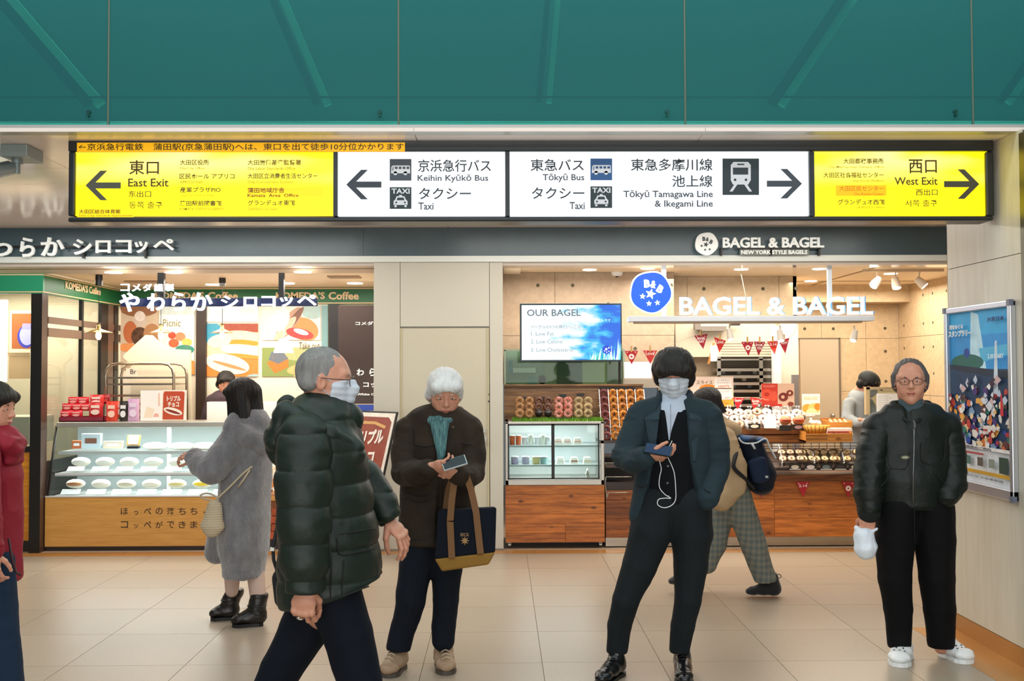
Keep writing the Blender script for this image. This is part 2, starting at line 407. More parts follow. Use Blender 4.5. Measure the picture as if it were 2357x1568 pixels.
col = MB().box(XP - 0.004, XP + 0.3, yp0 - 0.42, yp0, 0.01, ZS - 0.02)
col.build('trim_5', mat('stainless_column', '8f8a7c', 0.25, 0.85, bump=(20, 0.02), stretch=(1, 1, .2)), kind='structure', bevel=0.02)
MB().box(XP - 0.012, XP + 0.03, yp0 - 0.06, yp0 + 0.002, 0.01, ZS - 0.02).build('trim_6', mat('column_edge', '6b6656', 0.3, 0.8), kind='structure', bevel=0.006)

# ------------------------------------------------- left shop shell
YB = 10.73; ZC = 2.50
XLW = X(97, YF)
shell = MB().box(-7, xl, YB + 0.02, YB + 0.1, 0, 2.8).build('wall_left_back', mat('left_back', 'e6d6bd', 0.5), kind='structure')
MB().box(XLW, xl, YF + 0.25, YB + 0.02, ZC, ZC + 0.04).box(-7, XLW, YF + 0.25, 12.6, ZC, ZC + 0.04).build('ceiling_left_shop', mat('shop_ceiling', 'f0d4b4', 0.45), kind='structure')
MB().box(xl - 0.02, xl, YF + 0.16, YB, 0, ZC).build('wall_left_end', M_CREAM, kind='structure')
MB().box(-7, XLW - 0.05, 12.5, 12.6, 0, 2.8).build('wall_far_left', mat('far_left', 'e2c9a8', 0.6), kind='structure')
# ------------------------------------------------- bagel shop shell
ZB = 2.60
Y1, Y2, Y3 = 10.14, 10.60, 12.06
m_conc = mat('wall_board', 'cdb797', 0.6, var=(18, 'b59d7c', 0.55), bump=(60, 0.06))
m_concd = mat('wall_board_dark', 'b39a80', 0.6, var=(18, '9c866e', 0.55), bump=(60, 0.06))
xa, xb_, xc, xe = X(1158, YF), X(1553, Y1), X(1836, Y2), X(2070, Y3)
HOLE = mat('form_hole', '57503f', 0.8)
def board_wall(name, x0, x1, Y, z0, z1, mm, vj, hj, holes, dep=0.05):
    w = MB().box(x0, x1, Y + 0.012, Y + dep, z0, z1).build(name, mat('board_joint', '6b5d4a', 0.8), kind='structure')
    vx = [x0] + [X(p, Y) for p in vj] + [x1]; hz_ = [z0] + sorted(Z(p, Y) for p in hj) + [z1]
    for i in range(len(vx) - 1):
        for j in range(len(hz_) - 1):
            MB().box(vx[i] + 0.002, vx[i + 1] - 0.002, Y, Y + 0.012, hz_[j] + 0.002, hz_[j + 1] - 0.002).build('wall_panel', mm, w)
    for (p, q) in holes:
        h = P(p, q, Y)
        MB().lathe((h.x, Y + 0.001, h.z), [(0.019, 0.003), (0.015, 0.004), (0.013, 0.0015), (0.0, 0.0012)], 12, axis='Y').build('form_hole', HOLE, w)
    return w
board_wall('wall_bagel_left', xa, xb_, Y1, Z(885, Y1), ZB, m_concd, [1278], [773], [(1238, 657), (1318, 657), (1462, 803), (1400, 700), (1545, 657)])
board_wall('wall_bagel_mid', xb_ - 0.1, xc, Y2, 0, ZB, m_conc, [1583, 1795], [774, 873], [(1620, 665), (1756, 665), (1832, 664), (1833, 803)])
board_wall('wall_bagel_recess', xc, xe, Y3, 0, ZB, m_conc, [1892, 1994], [702, 782, 904],
           [(1860, 684), (1992, 661), (2046, 684), (1852, 757), (1918, 757), (2037, 756), (2038, 809), (2039, 878), (2040, 950)])
wsr = MB().box(xe + 0.012, xe + 0.06, YF + 0.1, Y3, 0, ZB).build('wall_bagel_right', mat('board_joint'), kind='structure')
for (ya, yb2) in ((YF + 0.1, 9.6), (9.6, 10.55), (10.55, 11.2), (11.2, Y3)):
    for (za, zb2) in ((0, 1.3), (1.3, 1.98), (1.98, 2.6)):
        MB().box(xe, xe + 0.012, ya + .002, yb2 - .002, za + .002, zb2 - .002).build('wall_panel', m_conc, wsr)
for yy in (10.75, 11.1, 11.35, 11.9):
    for zz in (1.55, 1.85, 2.12, 2.45):
        MB().cyl((xe + .001, yy, zz), (xe - 0.001, yy, zz), 0.017, n=10).build('form_hole', HOLE, wsr)
MB().box(xc - 0.04, xc, Y2, Y3, 0, ZB).build('wall_bagel_return', m_conc, kind='structure')
cb = MB().box(xa, xe + .06, YF + 0.25, Y3 + 0.05, ZB, ZB + 0.04).build('ceiling_bagel_shop', mat('shop_ceiling2', 'f3dfc2', 0.4), kind='structure')
MB().box(xc, xe, 11.2, 11.23, ZB - .005, ZB).box(xc + .5, xc + .53, 9.2, Y3, ZB - .005, ZB).build('ceiling_joint', mat('joint_tan', '9b8465', 0.6), cb)
MB().box(X(1160, 9.3), X(1202, 9.3), 9.15, 10.1, ZB - 0.02, ZB).build('ceiling_hatch', mat('hatch', 'e8d8c4', 0.5), cb)
# lowered box on the recess wall
MB().box(xc, xe, Y3 - 0.35, Y3, Z(702, Y3), ZB - .001).build('trim_7', m_conc, kind='structure')
# grey staff door
dg = MB().box(X(1840, Y3), X(1930, Y3), Y3 - 0.03, Y3, 0, Z(783, Y3)).build('door_2', mat('grey_door', 'b9aa94', 0.5), kind='structure', bevel=0.003)
MB().box(X(1929, Y3), X(1933, Y3), Y3 - 0.035, Y3 - .0, 0, Z(781, Y3)).box(X(1838, Y3), X(1933, Y3), Y3 - .035, Y3, Z(783, Y3), Z(780.5, Y3)).build('door_frame', mat('door_gap', '6d6152', 0.6), dg)
MB().ell(P(1917, 957, Y3 - .06), (.03, .03, .03)).build('door_knob', M_STEEL, dg)
# ================================================================== HANGING DIRECTION SIGN
YS = 5.53
sg = thing('direction_sign', 'long backlit direction sign with yellow and white panels hanging under the soffit', 'sign', P(1221, 511, YS + .1))
fr = MB(); fr.pbox(156, 318, 2287, 349, YS, .16); fr.pbox(156, 497, 2287, 511, YS, .16); fr.pbox(156, 349, 172, 497, YS, .16); fr.pbox(2272, 349, 2287, 497, YS, .16)
M_SFR = mat('sign_frame', '1d2326', 0.3, spec=.6)
fr.build('sign_frame', M_SFR, sg, bevel=0.008)
for a in (767, 1163, 1864):
    MB().pbox(a, 349, a + 10, 497, YS, .16).build('divider', M_SFR, sg)
MB().pbox(170, 347, 2275, 499, YS + .05, .10).build('sign_back', M_BLACK, sg)
def panel_mat(name, c, e, hot):
    m = mat(name, c, 0.35); nt = m.node_tree; N = nt.nodes; L = nt.links; b = N['Principled BSDF']
    tc = N.new('ShaderNodeTexCoord'); sp = N.new('ShaderNodeSeparateXYZ'); L.new(tc.outputs['Generated'], sp.inputs[0])
    r = N.new('ShaderNodeMapRange'); r.inputs[1].default_value = 0.45; r.inputs[2].default_value = 1.0; r.inputs[4].default_value = hot
    L.new(sp.outputs['Z'], r.inputs[0])
    mx = N.new('ShaderNodeMixRGB'); mx.inputs[1].default_value = (*lin(c), 1); mx.inputs[2].default_value = (*lin('fffbe0'), 1)
    n = N.new('ShaderNodeTexNoise'); n.inputs['Scale'].default_value = 1.6; L.new(tc.outputs['Generated'], n.inputs[0])
    mm = N.new('ShaderNodeMath'); mm.operation = 'MULTIPLY'; L.new(r.outputs[0], mm.inputs[0])
    r2 = N.new('ShaderNodeMapRange'); r2.inputs[1].default_value = .35; r2.inputs[2].default_value = .55; L.new(n.outputs['Fac'], r2.inputs[0]); L.new(r2.outputs[0], mm.inputs[1])
    L.new(mm.outputs[0], mx.inputs[0]); L.new(mx.outputs[0], b.inputs['Emission Color']); b.inputs['Emission Strength'].default_value = e
    return m
M_Y = panel_mat('backlit_yellow', 'ffe800', 1.2, 0.6); M_W = panel_mat('backlit_white', 'f4faff', 1.12, 0.3)
for a, c, mm in ((172, 767, M_Y), (777, 1163, M_W), (1173, 1864, M_W), (1874, 2272, M_Y)):
    MB().pbox(a, 349, c, 497, YS + .02, .03).build('backlit_panel', mm, sg)
YP = YS + .019
INK, INKY, OCH, OCH2 = '39424a', '5e4a10', '9a8a10', 'c8b410'
def arrow(px, py, dirn, col):   # tip pixel, direction -1 left / 1 right
    q = [(0, 0), (34, 34), (50, 34), (23, 7), (81, 7), (81, -7), (23, -7), (50, -34), (34, -34)]
    MB().ppoly([(px - dirn * a, py - b) for a, b in q][::dirn], YP, .001, col).build('arrow', PRINT(), sg)
arrow(197, 427, -1, '5a5c4e'); arrow(797, 425, -1, '3c4350'); arrow(1846, 423, 1, '47515a'); arrow(2254, 424, 1, '4d4a3a')
st = MB(); st.pbox(177, 328, 932, 350, YS - .002, .001, 'ecb000')
st.ptext('←京浜急行電鉄　蒲田駅(京急蒲田駅)へは、東口を出て徒歩10分位かかります', 181, 329.5, 929, 348.5, YS - .0035, .001, '1c1004', .006)
st.build('sticker_strip', mat('film_print', attr=True, rough=.4, es=.55), sg, label='orange strip of dark lettering along the top edge')
t = MB()
t.ptext('東口', 297, 369, 366, 402, YP, .001, INKY, .012); t.ptext('East Exit', 295, 411, 388, 430, YP, .001, '5f4c10', .016)
t.ptext('东出口', 296, 439, 348, 454, YP, .001, '756314', .012); t.ptext('동쪽 출구', 297, 464, 374, 480, YP, .001, 'a09010', .012)
for s_, x0, x1, y in [('大田区役所', 414, 481, 374), ('区民ホール アプリコ', 413, 540, 406), ('産業プラザPIO', 414, 508, 437), ('蒲田駅前図書館', 414, 510, 468),
                      ('大田労働基準監督署', 570, 693, 374), ('大田区立消費者生活センター', 570, 731, 405), ('グランデュオ東館', 570, 679, 467)]:
    t.ptext(s_, x0, y - 6.5, x1, y + 6.5, YP, .001, '8e7e14' if y < 400 else '6c5c1c', .02)
for s_, x0, x1, y in [('Ota City Office', 414, 471, 388), ('APRICO Hall', 414, 465, 419), ('Ota City Industrial Plaza', 414, 492, 450), ('KAMATA STATION LIBRARY', 414, 517, 481),
                      ('Ota Labor Standards Office', 570, 680, 388), ('Ota Consumers Center', 570, 676, 419), ('GRANDUO East', 570, 638, 481)]:
    t.ptext(s_, x0, y - 3.5, x1, y + 3.5, YP, .001, 'bcae10', .012)
[MB().pbox(a_, b_, c_, d_, YP - .0005, .001, e_).build('film_patch', mat('film_lit', attr=True, rough=.4, es=.9), sg) for a_, b_, c_, d_, e_ in ((568, 431, 743, 453, 'ffc400'), (178, 480, 308, 500, 'ffd200'), (1924, 426, 2040, 451, 'f7a800'))]; t.ptext('蒲田地域庁舎', 570, 432, 655, 444, YP - .001, .001, '3a2a08', .01); t.ptext('Kamata  Area  Office', 570, 446, 687, 454, YP - .001, .001, '4a3808', .008)
t.ptext('大田区総合体育館', 182, 482, 277, 492, YP - .001, .001, '4a3408', .01); t.ptext('Ota City General Gymnasium', 182, 494, 305, 499, YP - .001, .001, '6a4a08')
t.ptext('西口', 2092, 367, 2156, 399, YP, .001, INKY, .012); t.ptext('West Exit', 2059, 408, 2158, 426, YP, .001, '5f4c10', .016)
t.ptext('西出口', 2108, 435, 2158, 450, YP, .001, '756314', .012); t.ptext('서쪽 출구', 2083, 460, 2157, 476, YP, .001, 'a09010', .012)
for s_, x0, x1, y in [('大田都税事務所', 1941, 2034, 371), ('大田区社会福祉センター', 1895, 2034, 403), ('グランデュオ西館', 1928, 2036, 465)]:
    t.ptext(s_, x0, y - 6.5, x1, y + 6.5, YP, .001, '8e7e14' if y < 450 else '6c5c1c', .02)
for s_, x0, x1, y in [('Ota Metropolitan Taxation Office', 1908, 2034, 385), ('Ota Social Welfare', 1962, 2035, 416), ('GRANDUO West', 1970, 2036, 477)]:
    t.ptext(s_, x0, y - 3, x1, y + 3, YP, .001, 'bcae10', .012)
t.ptext('大田区民センター', 1932, 428, 2034, 440, YP - .001, .001, 'd08c00'); t.ptext('Ota Kumin Center', 1966, 443, 2034, 450, YP - .001, .001, 'dc9800')
t.build('lettering', PRINT(), sg)
t = MB()
t.ptext('京浜急行バス', 962, 367, 1130, 396, YP, .001, INK, .014); t.ptext('Keihin Kyūkō Bus', 961, 402, 1124, 421, YP, .001, '565c66', .022)
t.ptext('タクシー', 964, 432, 1084, 459, YP, .001, INK, .014); t.ptext('Taxi', 963, 466, 998, 483, YP, .001, '565c66', .022)
t.ptext('東急バス', 1221, 366, 1344, 394, YP, .001, INK, .014); t.ptext('Tōkyū Bus', 1249, 400, 1345, 420, YP, .001, '565c66', .022)
t.ptext('タクシー', 1224, 431, 1345, 458, YP, .001, INK, .014); t.ptext('Taxi', 1311, 465, 1346, 482, YP, .001, '565c66', .022)
t.ptext('東急多摩川線', 1452, 365, 1640, 394, YP, .001, INK, .014); t.ptext('池上線', 1547, 403, 1640, 431, YP, .001, INK, .014)
t.ptext('Tōkyū Tamagawa Line', 1435, 438, 1641, 459, YP, .001, '565c66', .022); t.ptext('& Ikegami Line', 1507, 461, 1641, 481, YP, .001, '565c66', .022)
t.build('lettering', PRINT(), sg)
def bus(x, y, bg):
    m = MB(); m.ppoly([(x, y + 50), (x + 50, y + 50), (x + 50, y), (x, y)], YP, .001, bg); w = 'f4f8fc'
    m.ppoly([(x + 3, y + 33), (x + 47, y + 33), (x + 47, y + 17), (x + 45, y + 15), (x + 7, y + 15), (x + 4, y + 18)], YP - .001, .001, w)
    for k in range(4): m.ppoly([(x + 12 + k * 9, y + 23), (x + 18 + k * 9, y + 23), (x + 18 + k * 9, y + 18), (x + 12 + k * 9, y + 18)], YP - .002, .001, bg)
    m.ppoly([(x + 6, y + 27), (x + 8, y + 27), (x + 9, y + 18), (x + 7.5, y + 18)], YP - .002, .001, bg)
    for k in (13, 36): m.ppoly(ring(x + k, y + 33, 4.5, -4.5, 12), YP - .001, .001, w)
    m.build('bus_pictogram', PRINT(), sg)
def taxi(x, y, bg='25383c'):
    m = MB(); m.ppoly([(x, y + 50), (x + 50, y + 50), (x + 50, y), (x, y)], YP, .001, bg); w = 'f4f8fc'
    m.ptext('TAXI', x + 4, y + 3, x + 46, y + 15, YP - .001, .001, w, .03)
    m.ppoly([(x + 9, y + 41), (x + 41, y + 41), (x + 41, y + 32), (x + 37, y + 28), (x + 34, y + 21), (x + 29, y + 21), (x + 28, y + 18), (x + 22, y + 18), (x + 21, y + 21), (x + 16, y + 21), (x + 13, y + 28), (x + 9, y + 32)], YP - .001, .001, w)
    m.ppoly([(x + 16, y + 30), (x + 34, y + 30), (x + 32, y + 24), (x + 18, y + 24)], YP - .002, .001, bg)
    for k in (15, 35): m.ppoly(ring(x + k, y + 35, 2.2, -2.2, 10), YP - .002, .001, bg)
    for k in (11, 34): m.ppoly([(x + k, y + 46), (x + k + 5, y + 46), (x + k + 5, y + 40), (x + k, y + 40)], YP - .001, .001, w)
    m.build('taxi_pictogram', PRINT(), sg)
bus(897, 366, '4b535f'); taxi(897, 431); bus(1359, 365, '2a5f9c'); taxi(1359, 429)
m = MB(); m.ppoly([(1663, 449), (1747, 449), (1747, 365), (1663, 365)], YP, .001, '2b3a40'); w = 'f4f8fc'
m.ppoly([(1687, 425), (1722, 425), (1728, 415), (1728, 380), (1722, 373), (1688, 373), (1682, 380), (1682, 415)], YP - .001, .001, w)
m.ppoly([(1687, 402), (1722, 402), (1722, 386), (1687, 386)], YP - .002, .001, '2b3a40'); m.ppoly([(1697, 380), (1713, 380), (1713, 377), (1697, 377)], YP - .002, .001, '2b3a40')
for k in (1692, 1717): m.ppoly(ring(k, 414, 3, -3, 10), YP - .002, .001, '2b3a40')
m.ppoly([(1679, 441), (1686, 441), (1697, 425), (1690, 425)], YP - .001, .001, w); m.ppoly([(1724, 441), (1731, 441), (1720, 425), (1713, 425)], YP - .001, .001, w)
m.build('train_pictogram', PRINT(), sg)

# ------------------------------------------------------------------ CCTV camera on the soffit
cc = thing('cctv_camera', 'grey bullet security camera on a square ceiling box left of the direction sign', 'camera', (X(40, 5.65), 5.65, ZS))
M_CC = mat('cctv_grey', '8f9a98', 0.4, 0.3)
a = P(3, 362, 5.62); c = P(79, 330, 5.62)
MB().box(a.x, c.x - .03, 5.60, 5.80, a.z, ZS).build('mount_box', M_CC, cc, bevel=.006)
q = P(40, 370, 5.7); MB().cyl((q.x, 5.7, a.z), (q.x, 5.7, P(40, 400, 5.7).z), .017).cyl((q.x, 5.7, a.z), (q.x, 5.7, a.z - .02), .03).build('pivot', M_CC, cc)
q0 = P(28, 388, 5.7); q1 = P(-60, 408, 5.45)
MB().cyl(q0, q1, .036, .036, 18).build('camera_barrel', M_CC, cc)
d_ = (q1 - q0).normalized(); MB().obox((q0 + q1) / 2 + ZZ * .035, d_, YY.cross(d_).normalized() if False else Vector((0, 1, 0)), d_.cross(Vector((0, 1, 0))), .14, .045, .004).build('sun_visor', M_CC, cc)
MB().lathe((X(5, 6.3), 6.3, ZS - 0.0), [(.055, 0), (.055, -.015), (.04, -.03), (0, -.034)], 20).build('ceiling_speaker', mat('copper_disc', 'b07a50', .35, .4), loc=(X(5, 6.3), 6.3, ZS), label='small round tan ceiling fitting beside the security camera', cat='ceiling fitting')

# ================================================================== FASCIA LETTERS
WH = mat('white_letters', 'f2f6f2', 0.4, es=.25)
fl = thing('fascia_sign', 'white raised Japanese shop name letters on the dark fascia over the left shop', 'sign', P(190, 592, YF - .06))
YL = YF - .06
for ch, x0, x1, y0, y1 in [('や', -98, -52, 552, 592), ('わ', -30, 30, 551, 592), ('ら', 48, 82, 547, 592), ('か', 96, 150, 547, 590), ('シ', 170, 213, 551, 587), ('ロ', 222, 256, 554, 583), ('コ', 268, 304, 553, 583), ('ッ', 311, 342, 556, 583), ('ペ', 354, 402, 551, 577)]:
    MB().ptext(ch, x0, y0, x1, y1, YL, .025, None, .022, 3).build('letter', WH, fl)
MB().box(X(-120, YL), X(400, YL), YL + .0, YL + .02, Z(567.5, YL), Z(563.5, YL)).build('mounting_rail', M_BLACK, fl)
for px in (-60, 188, 332):
    MB().box(X(px - 2, YL), X(px + 2, YL), YL, YF, Z(592, YL), Z(563, YL)).build('bracket', M_BLACK, fl)
fb = thing('fascia_sign', 'white raised capital letters with round emblem on dark fascia, right shop', 'sign', P(1750, 590, YF - .06))
def word(m_list, txt, px0, py0, px1, py1, Y, dep, off, mt, parent, name='letter'):
    full, _ = text_mesh(txt, off, 3); lo = full.min(0)[0]; hi = full.max(0)[0]; ylo = full.min(0)[1]; yhi = full.max(0)[1]
    a = P(px0, py1, Y); b_ = P(px1, py0, Y); sx = (b_.x - a.x) / (hi - lo); sz = (b_.z - a.z) / (yhi - ylo)
    for i, ch in enumerate(txt):
        if ch == ' ': continue
        pre, _ = text_mesh(txt[:i + 1], off, 3); v, f = text_mesh(ch, off, 3)
        dx = pre.max(0)[0] - v.max(0)[0]
        q = [(a.x + (p[0] + dx - lo) * sx, Y - (p[2] + .5) * dep, a.z + (p[1] - ylo) * sz) for p in v.tolist()]
        MB().add(q, f).build(name, mt, parent)
word(None, 'BAGEL & BAGEL', 1663, 547, 1895, 571, YL, .025, .022, WH, fb)
MB().box(X(1700, YL), X(1893, YL), YL + .0, YL + .02, Z(573, YL, 1800), Z(569.5, YL, 1800)).build('mounting_rail', M_BLACK, fb)
for px in (1664, 1778, 1890): MB().box(X(px - 2, YL), X(px + 2, YL), YL, YF, Z(588, YL, px), Z(570, YL, px)).build('bracket', M_BLACK, fb)
np_ = MB().pbox(1703, 574, 1862, 587, YL, .01, None).build('name_plate', mat('plate_grey', '7a7f78', .4), fb)
MB().ptext('NEW YORK STYLE BAGELS', 1706, 576, 1858, 585.5, YL - .001, .004, None, .03).build('lettering', WH, np_)
def wob(cx, cy, r, n=40): return [(cx + r * (1 + .025 * math.sin(5 * t + .8)) * math.cos(t), cy + r * (1 + .025 * math.sin(5 * t + .8)) * math.sin(t)) for t in [-2 * math.pi * i / n for i in range(n)]]
ed_ = MB().ppoly(wob(1625, 562, 26), YL, .03, 'f2f6f2').build('emblem_disc', mat('emblem_white', 'f2f6f2', .4, es=.25), fb)
def star(cx, cy, r, rot=0): return [(cx + (r if i % 2 == 0 else r * .42) * math.sin(rot + i * math.pi / 5), cy - (r if i % 2 == 0 else r * .42) * math.cos(rot + i * math.pi / 5)) for i in range(10)][::-1]
def emblem(cx, cy, k, Y, ink, parent, mm, dep):
    m = MB()
    def rt(ch, x, y, w, h, ang):
        c_ = P(cx + x * k, cy + y * k, Y); U = Vector((math.cos(ang), 0, -math.sin(ang))); V = Vector((math.sin(ang), 0, math.cos(ang)))
        w_ = w * k * Y / F; h_ = h * k * Y / F; m.text(ch, c_ - U * w_ / 2 - V * h_ / 2, U, V, w_, h_, dep, ink, .05)
    rt('B', -9, -24, 15, 20, -.05); rt('&', 7, -22, 14, 19, .2); rt('B', 24, -10, 15, 20, .55)
    m.ppoly(star(cx - 20 * k, cy + 8 * k, 8 * k, .1), Y, dep, ink); m.ppoly(star(cx - 4 * k, cy + 26 * k, 7.5 * k, .0), Y, dep, ink); m.ppoly(star(cx + 17 * k, cy + 24 * k, 7.5 * k, -.1), Y, dep, ink)
    m.ppoly(star(cx + 0 * k, cy + 2 * k, 14 * k, .25), Y - .0005, dep, ink)
    m.build('emblem_marks', mm, parent)
emblem(1625, 562, .5, YL - .031, '39454a', ed_, PRINT(), .001)

# ================================================================== LEFT SHOP
M_GRN = mat('green_band', '1f8a62', 0.35); M_GRN2 = mat('green_band_dark', '17663a', 0.4); M_TAN = mat('tan_line', 'd9b98c', .4)
hd = thing('green_header', 'green header band with pale stripes and lettering wrapping around the left shop', 'header', (X(97, YF), YF, Z(672, YF)))
x97 = X(97, YF); zt_, zb_ = Z(627, YF), Z(673, YF)
MB().box(-7, x97, YF, YF + .03, zb_, zt_).build('header_panel', M_GRN, hd)
xb = X(275, YB)
zt2, zb2 = Z(661, YB), Z(700, YB)
MB().add([(x97 - .001, YF, zb_), (x97 - .001, YB, zb_), (x97 - .001, YB, zt_), (x97 - .001, YF, zt_), (x97 - .04, YF, zb_), (x97 - .04, YB, zb_), (x97 - .04, YB, zt_), (x97 - .04, YF, zt_)],
         [(0, 1, 2, 3), (0, 4, 5, 1), (3, 2, 6, 7)]).build('header_panel', M_GRN2, hd)
MB().box(x97, X(862, YB), YB - .02, YB, zb2, zt2).build('header_panel', M_GRN2, hd)
ln = MB(); e = .004
for z_ in (zt_ - .012, zb_ + .014): ln.box(-7, x97 + e, YF - e, YF, z_ - .005, z_ + .005); ln.box(x97 - .001, x97 + e, YF, YB, z_ - .005, z_ + .005)
for z_ in (zt2 - .012, zb2 + .014): ln.box(x97, X(862, YB), YB - .024, YB - .02, z_ - .006, z_ + .006)
ln.build('stripe', M_TAN, hd)
lt = MB()
for a_, b_ in ((357, 548), (635, 826)): 
    lt.ptext("KOMEDA'S", a_, 672, a_ + 113, 689, YB - .021, .004, 'e6c9a0', .03); lt.ptext('Coffee', a_ + 121, 672, b_, 690, YB - .021, .004, 'e6c9a0', .03)
ya_, yb3 = 9.35, 10.2
lt.text("KOMEDA'S Coffee", (x97 + .001, ya_, Z(665, 9.35, 150)), YY, ZZ, .82, .075, .004, 'e6c9a0', .03)
lt.build('lettering', PRINT(), hd)
# front left column and bay
cl = thing('shop_column', 'black square corner post at the left edge of the display case', 'post', (X(85, YF), YF, 0))
MB().box(X(70, YF), X(95, YF), YF, YF + .12, .0, zb_).build('post', M_BLACK, cl)
MB().box(X(95, YF), X(107, YF + .1), YF + .002, YF + .12, .0, zb_).build('inner_face', mat('post_brown', '4a352a', .3), cl)
bay = thing('shop_bay', 'black framed shop bay with amber wooden lower panel at the far left', 'shop front', (X(20, YF), YF, 0))
MB().box(X(-120, YF), X(70, YF), YF + .02, YF + .07, .01, Z(1240, YF)).box(X(-120, YF), X(70, YF), YF + .02, YF + .07, Z(1037, YF), Z(1024, YF)).build('frame', M_BLACK, bay)
for i, (a_, c_) in enumerate(((-60, -20), (-20, 20), (20, 47), (47, 68))):
    MB().box(X(a_, YF) + .002, X(c_, YF) - .002, YF + .03, YF + .06, Z(1240, YF), Z(1037, YF)).build('plank', wood('amber_wood', 'c98420', 'a86812', '7a4a10', .35), bay)
MB().box(X(-120, YF), X(70, YF), YF + .04, YF + .048, Z(1024, YF), zb_).build('window_pane', M_GLASS, bay)
# inside the far bay: lit menu, poster, counter
MB().pbox(-60, 690, 13, 880, 9.6, .05).build('lit_menu', mat('lit_white', 'ffffff', .5, es=1.0), loc=P(0, 880, 9.6), label='bright white lit menu board cut off by the left edge', cat='menu board')
ps = thing('drink_poster', 'poster of a purple drink on an orange ground behind the left bay window', 'poster', P(50, 803, 9.9))
m = MB(); m.pbox(22, 715, 78, 812, 9.9, .01, 'e8d8c0'); m.ppoly([(27, 803), (74, 803), (74, 722), (27, 722)], 9.898, 0, 'b5602c'); m.ppoly(ring(60, 775, 20, -26, 24), 9.896, 0, '3b3bb8'); m.ppoly(ring(62, 772, 17, -23, 24), 9.894, 0, 'b9b4ea'); m.ppoly([(52, 745), (80, 745), (80, 757), (50, 757)][::-1], 9.892, 0, 'a79be6')
m.build('print', mat('poster_print', attr=True, rough=.5, es=.25), ps)
MB().pbox(-80, 812, 68, 818, 9.92, .01).pbox(20, 818, 68, 872, 9.93, .01, ).build('wall_shelf', mat('tan_board', 'c9a57e', .5), loc=P(30, 872, 9.93), label='tan panel with shelf under the purple drink poster', cat='panel')
MB().pbox(-80, 960, 68, 1024, 9.2, .5).build('service_counter', mat('pale_counter', 'f4e6d2', .4), loc=P(10, 1024, 9.2), label='pale counter top behind the left bay window', cat='counter')
# side glazing running back from the post
sw = thing('side_glazing', 'bronze framed glass partition running back from the corner post', 'partition', (XLW, 9.8, 0))
M_BRZ = mat('bronze', '7b6656', .3, .4)
xg = XLW
def sy(px): return F * XLW / (px - 1150) * 1.0 if px != 1150 else 9
def bary(px0, px1, py0, py1, mm, name, w=.03):   # member on the x = XLW plane between two pixel columns, heights taken at px0 column
    y0, y1 = F * -XLW / (1150 - px0), F * -XLW / (1150 - px1)
    z1 = P(px0, py0, y0).z; z0 = P(px0, py1, y0).z
    MB().box(xg - w, xg, y0, y1, max(z0, .0), z1).build(name, mm, sw)
y0g = YF + .12
MB().box(xg - .03, xg, y0g, YB, 1.92, 2.0).build('rail', M_BRZ, sw); MB().box(xg - .03, xg, y0g, YB, 2.04, 2.10).build('rail', M_BRZ, sw)
for a_, b_, mm in ((192, 196, M_BLACK), (236, 252, M_BLACK), (252, 264, M_BRZ), (266, 275, M_BLACK)):
    y0, y1 = F * -XLW / (1150 - a_), F * -XLW / (1150 - b_)
    MB().box(xg - .03, xg + .002, y0, y1, 0, zb_).build('mullion', mm, sw)
MB().box(xg - .018, xg - .012, y0g, YB, .8, zb_ ).build('glass_pane', glass('low_glass', 'f4faf8', .03), sw)
MB().box(xg - .03, xg, y0g, YB, 0, .8).build('base_panel', M_DARK, sw)
m_disp0 = mat('display_cream', 'f0e2cc', .5)
# beyond the partition
bw = thing('cafe_wall', 'beige panelled cafe wall seen through the bronze framed glass', 'wall panel', (-5.3, 11.4, 0))
MB().box(-7, xb - .02, 11.4, 11.45, 0, 2.5).build('panel', mat('cafe_beige', 'e7cda8', .5), bw)
MB().pbox(108, 860, 152, 872, 11.39, .01, None).pbox(150, 700, 172, 1000, 11.38, .015).build('brown_strip', mat('cafe_brown', 'a88a6a', .5), bw)  # brown strips set on the beige wall
for i in range(9):
    MB().pbox(108, 905 + i * 12, 150, 906.5 + i * 12, 11.385, .01).build('slat_line', mat('cafe_tan', 'cfb490', .5), bw)
hp = thing('portrait_poster', 'poster with a brown hand, navy cloth and orange block behind the glass partition', 'poster', P(212, 940, 11.2))
m = MB(); Yq = 11.2
m.pbox(188, 775, 238, 945, Yq, .01, 'e8dcc8'); m.ppoly([(189, 940), (237, 940), (237, 876), (189, 876)], Yq - .001, 0, 'd8781e'); m.ppoly(ring(212, 812, 20, -24, 20), Yq - .002, 0, '6a3a28'); m.ppoly(ring(208, 786, 18, -9, 20), Yq - .003, 0, 'a0644a')
m.ppoly([(189, 878), (215, 878), (237, 862), (237, 850), (218, 846), (189, 855)], Yq - .003, 0, '3d3f5a'); m.ppoly(ring(224, 838, 11, -10, 16), Yq - .004, 0, 'c98a58'); m.ppoly(ring(220, 871, 4.5, -8, 16), Yq - .005, 0, 'e8dcd0'); m.ppoly([(214, 910), (222, 912), (224, 880), (216, 882)], Yq - .005, 0, '201418')
m.build('print', mat('poster_print2', attr=True, rough=.5, es=.15), hp); MB().box(P(188,945,11.22).x, P(238,945,11.22).x, 11.22, 11.26, 0, P(212,775,11.22).z).build('backing_panel', m_disp0, hp)
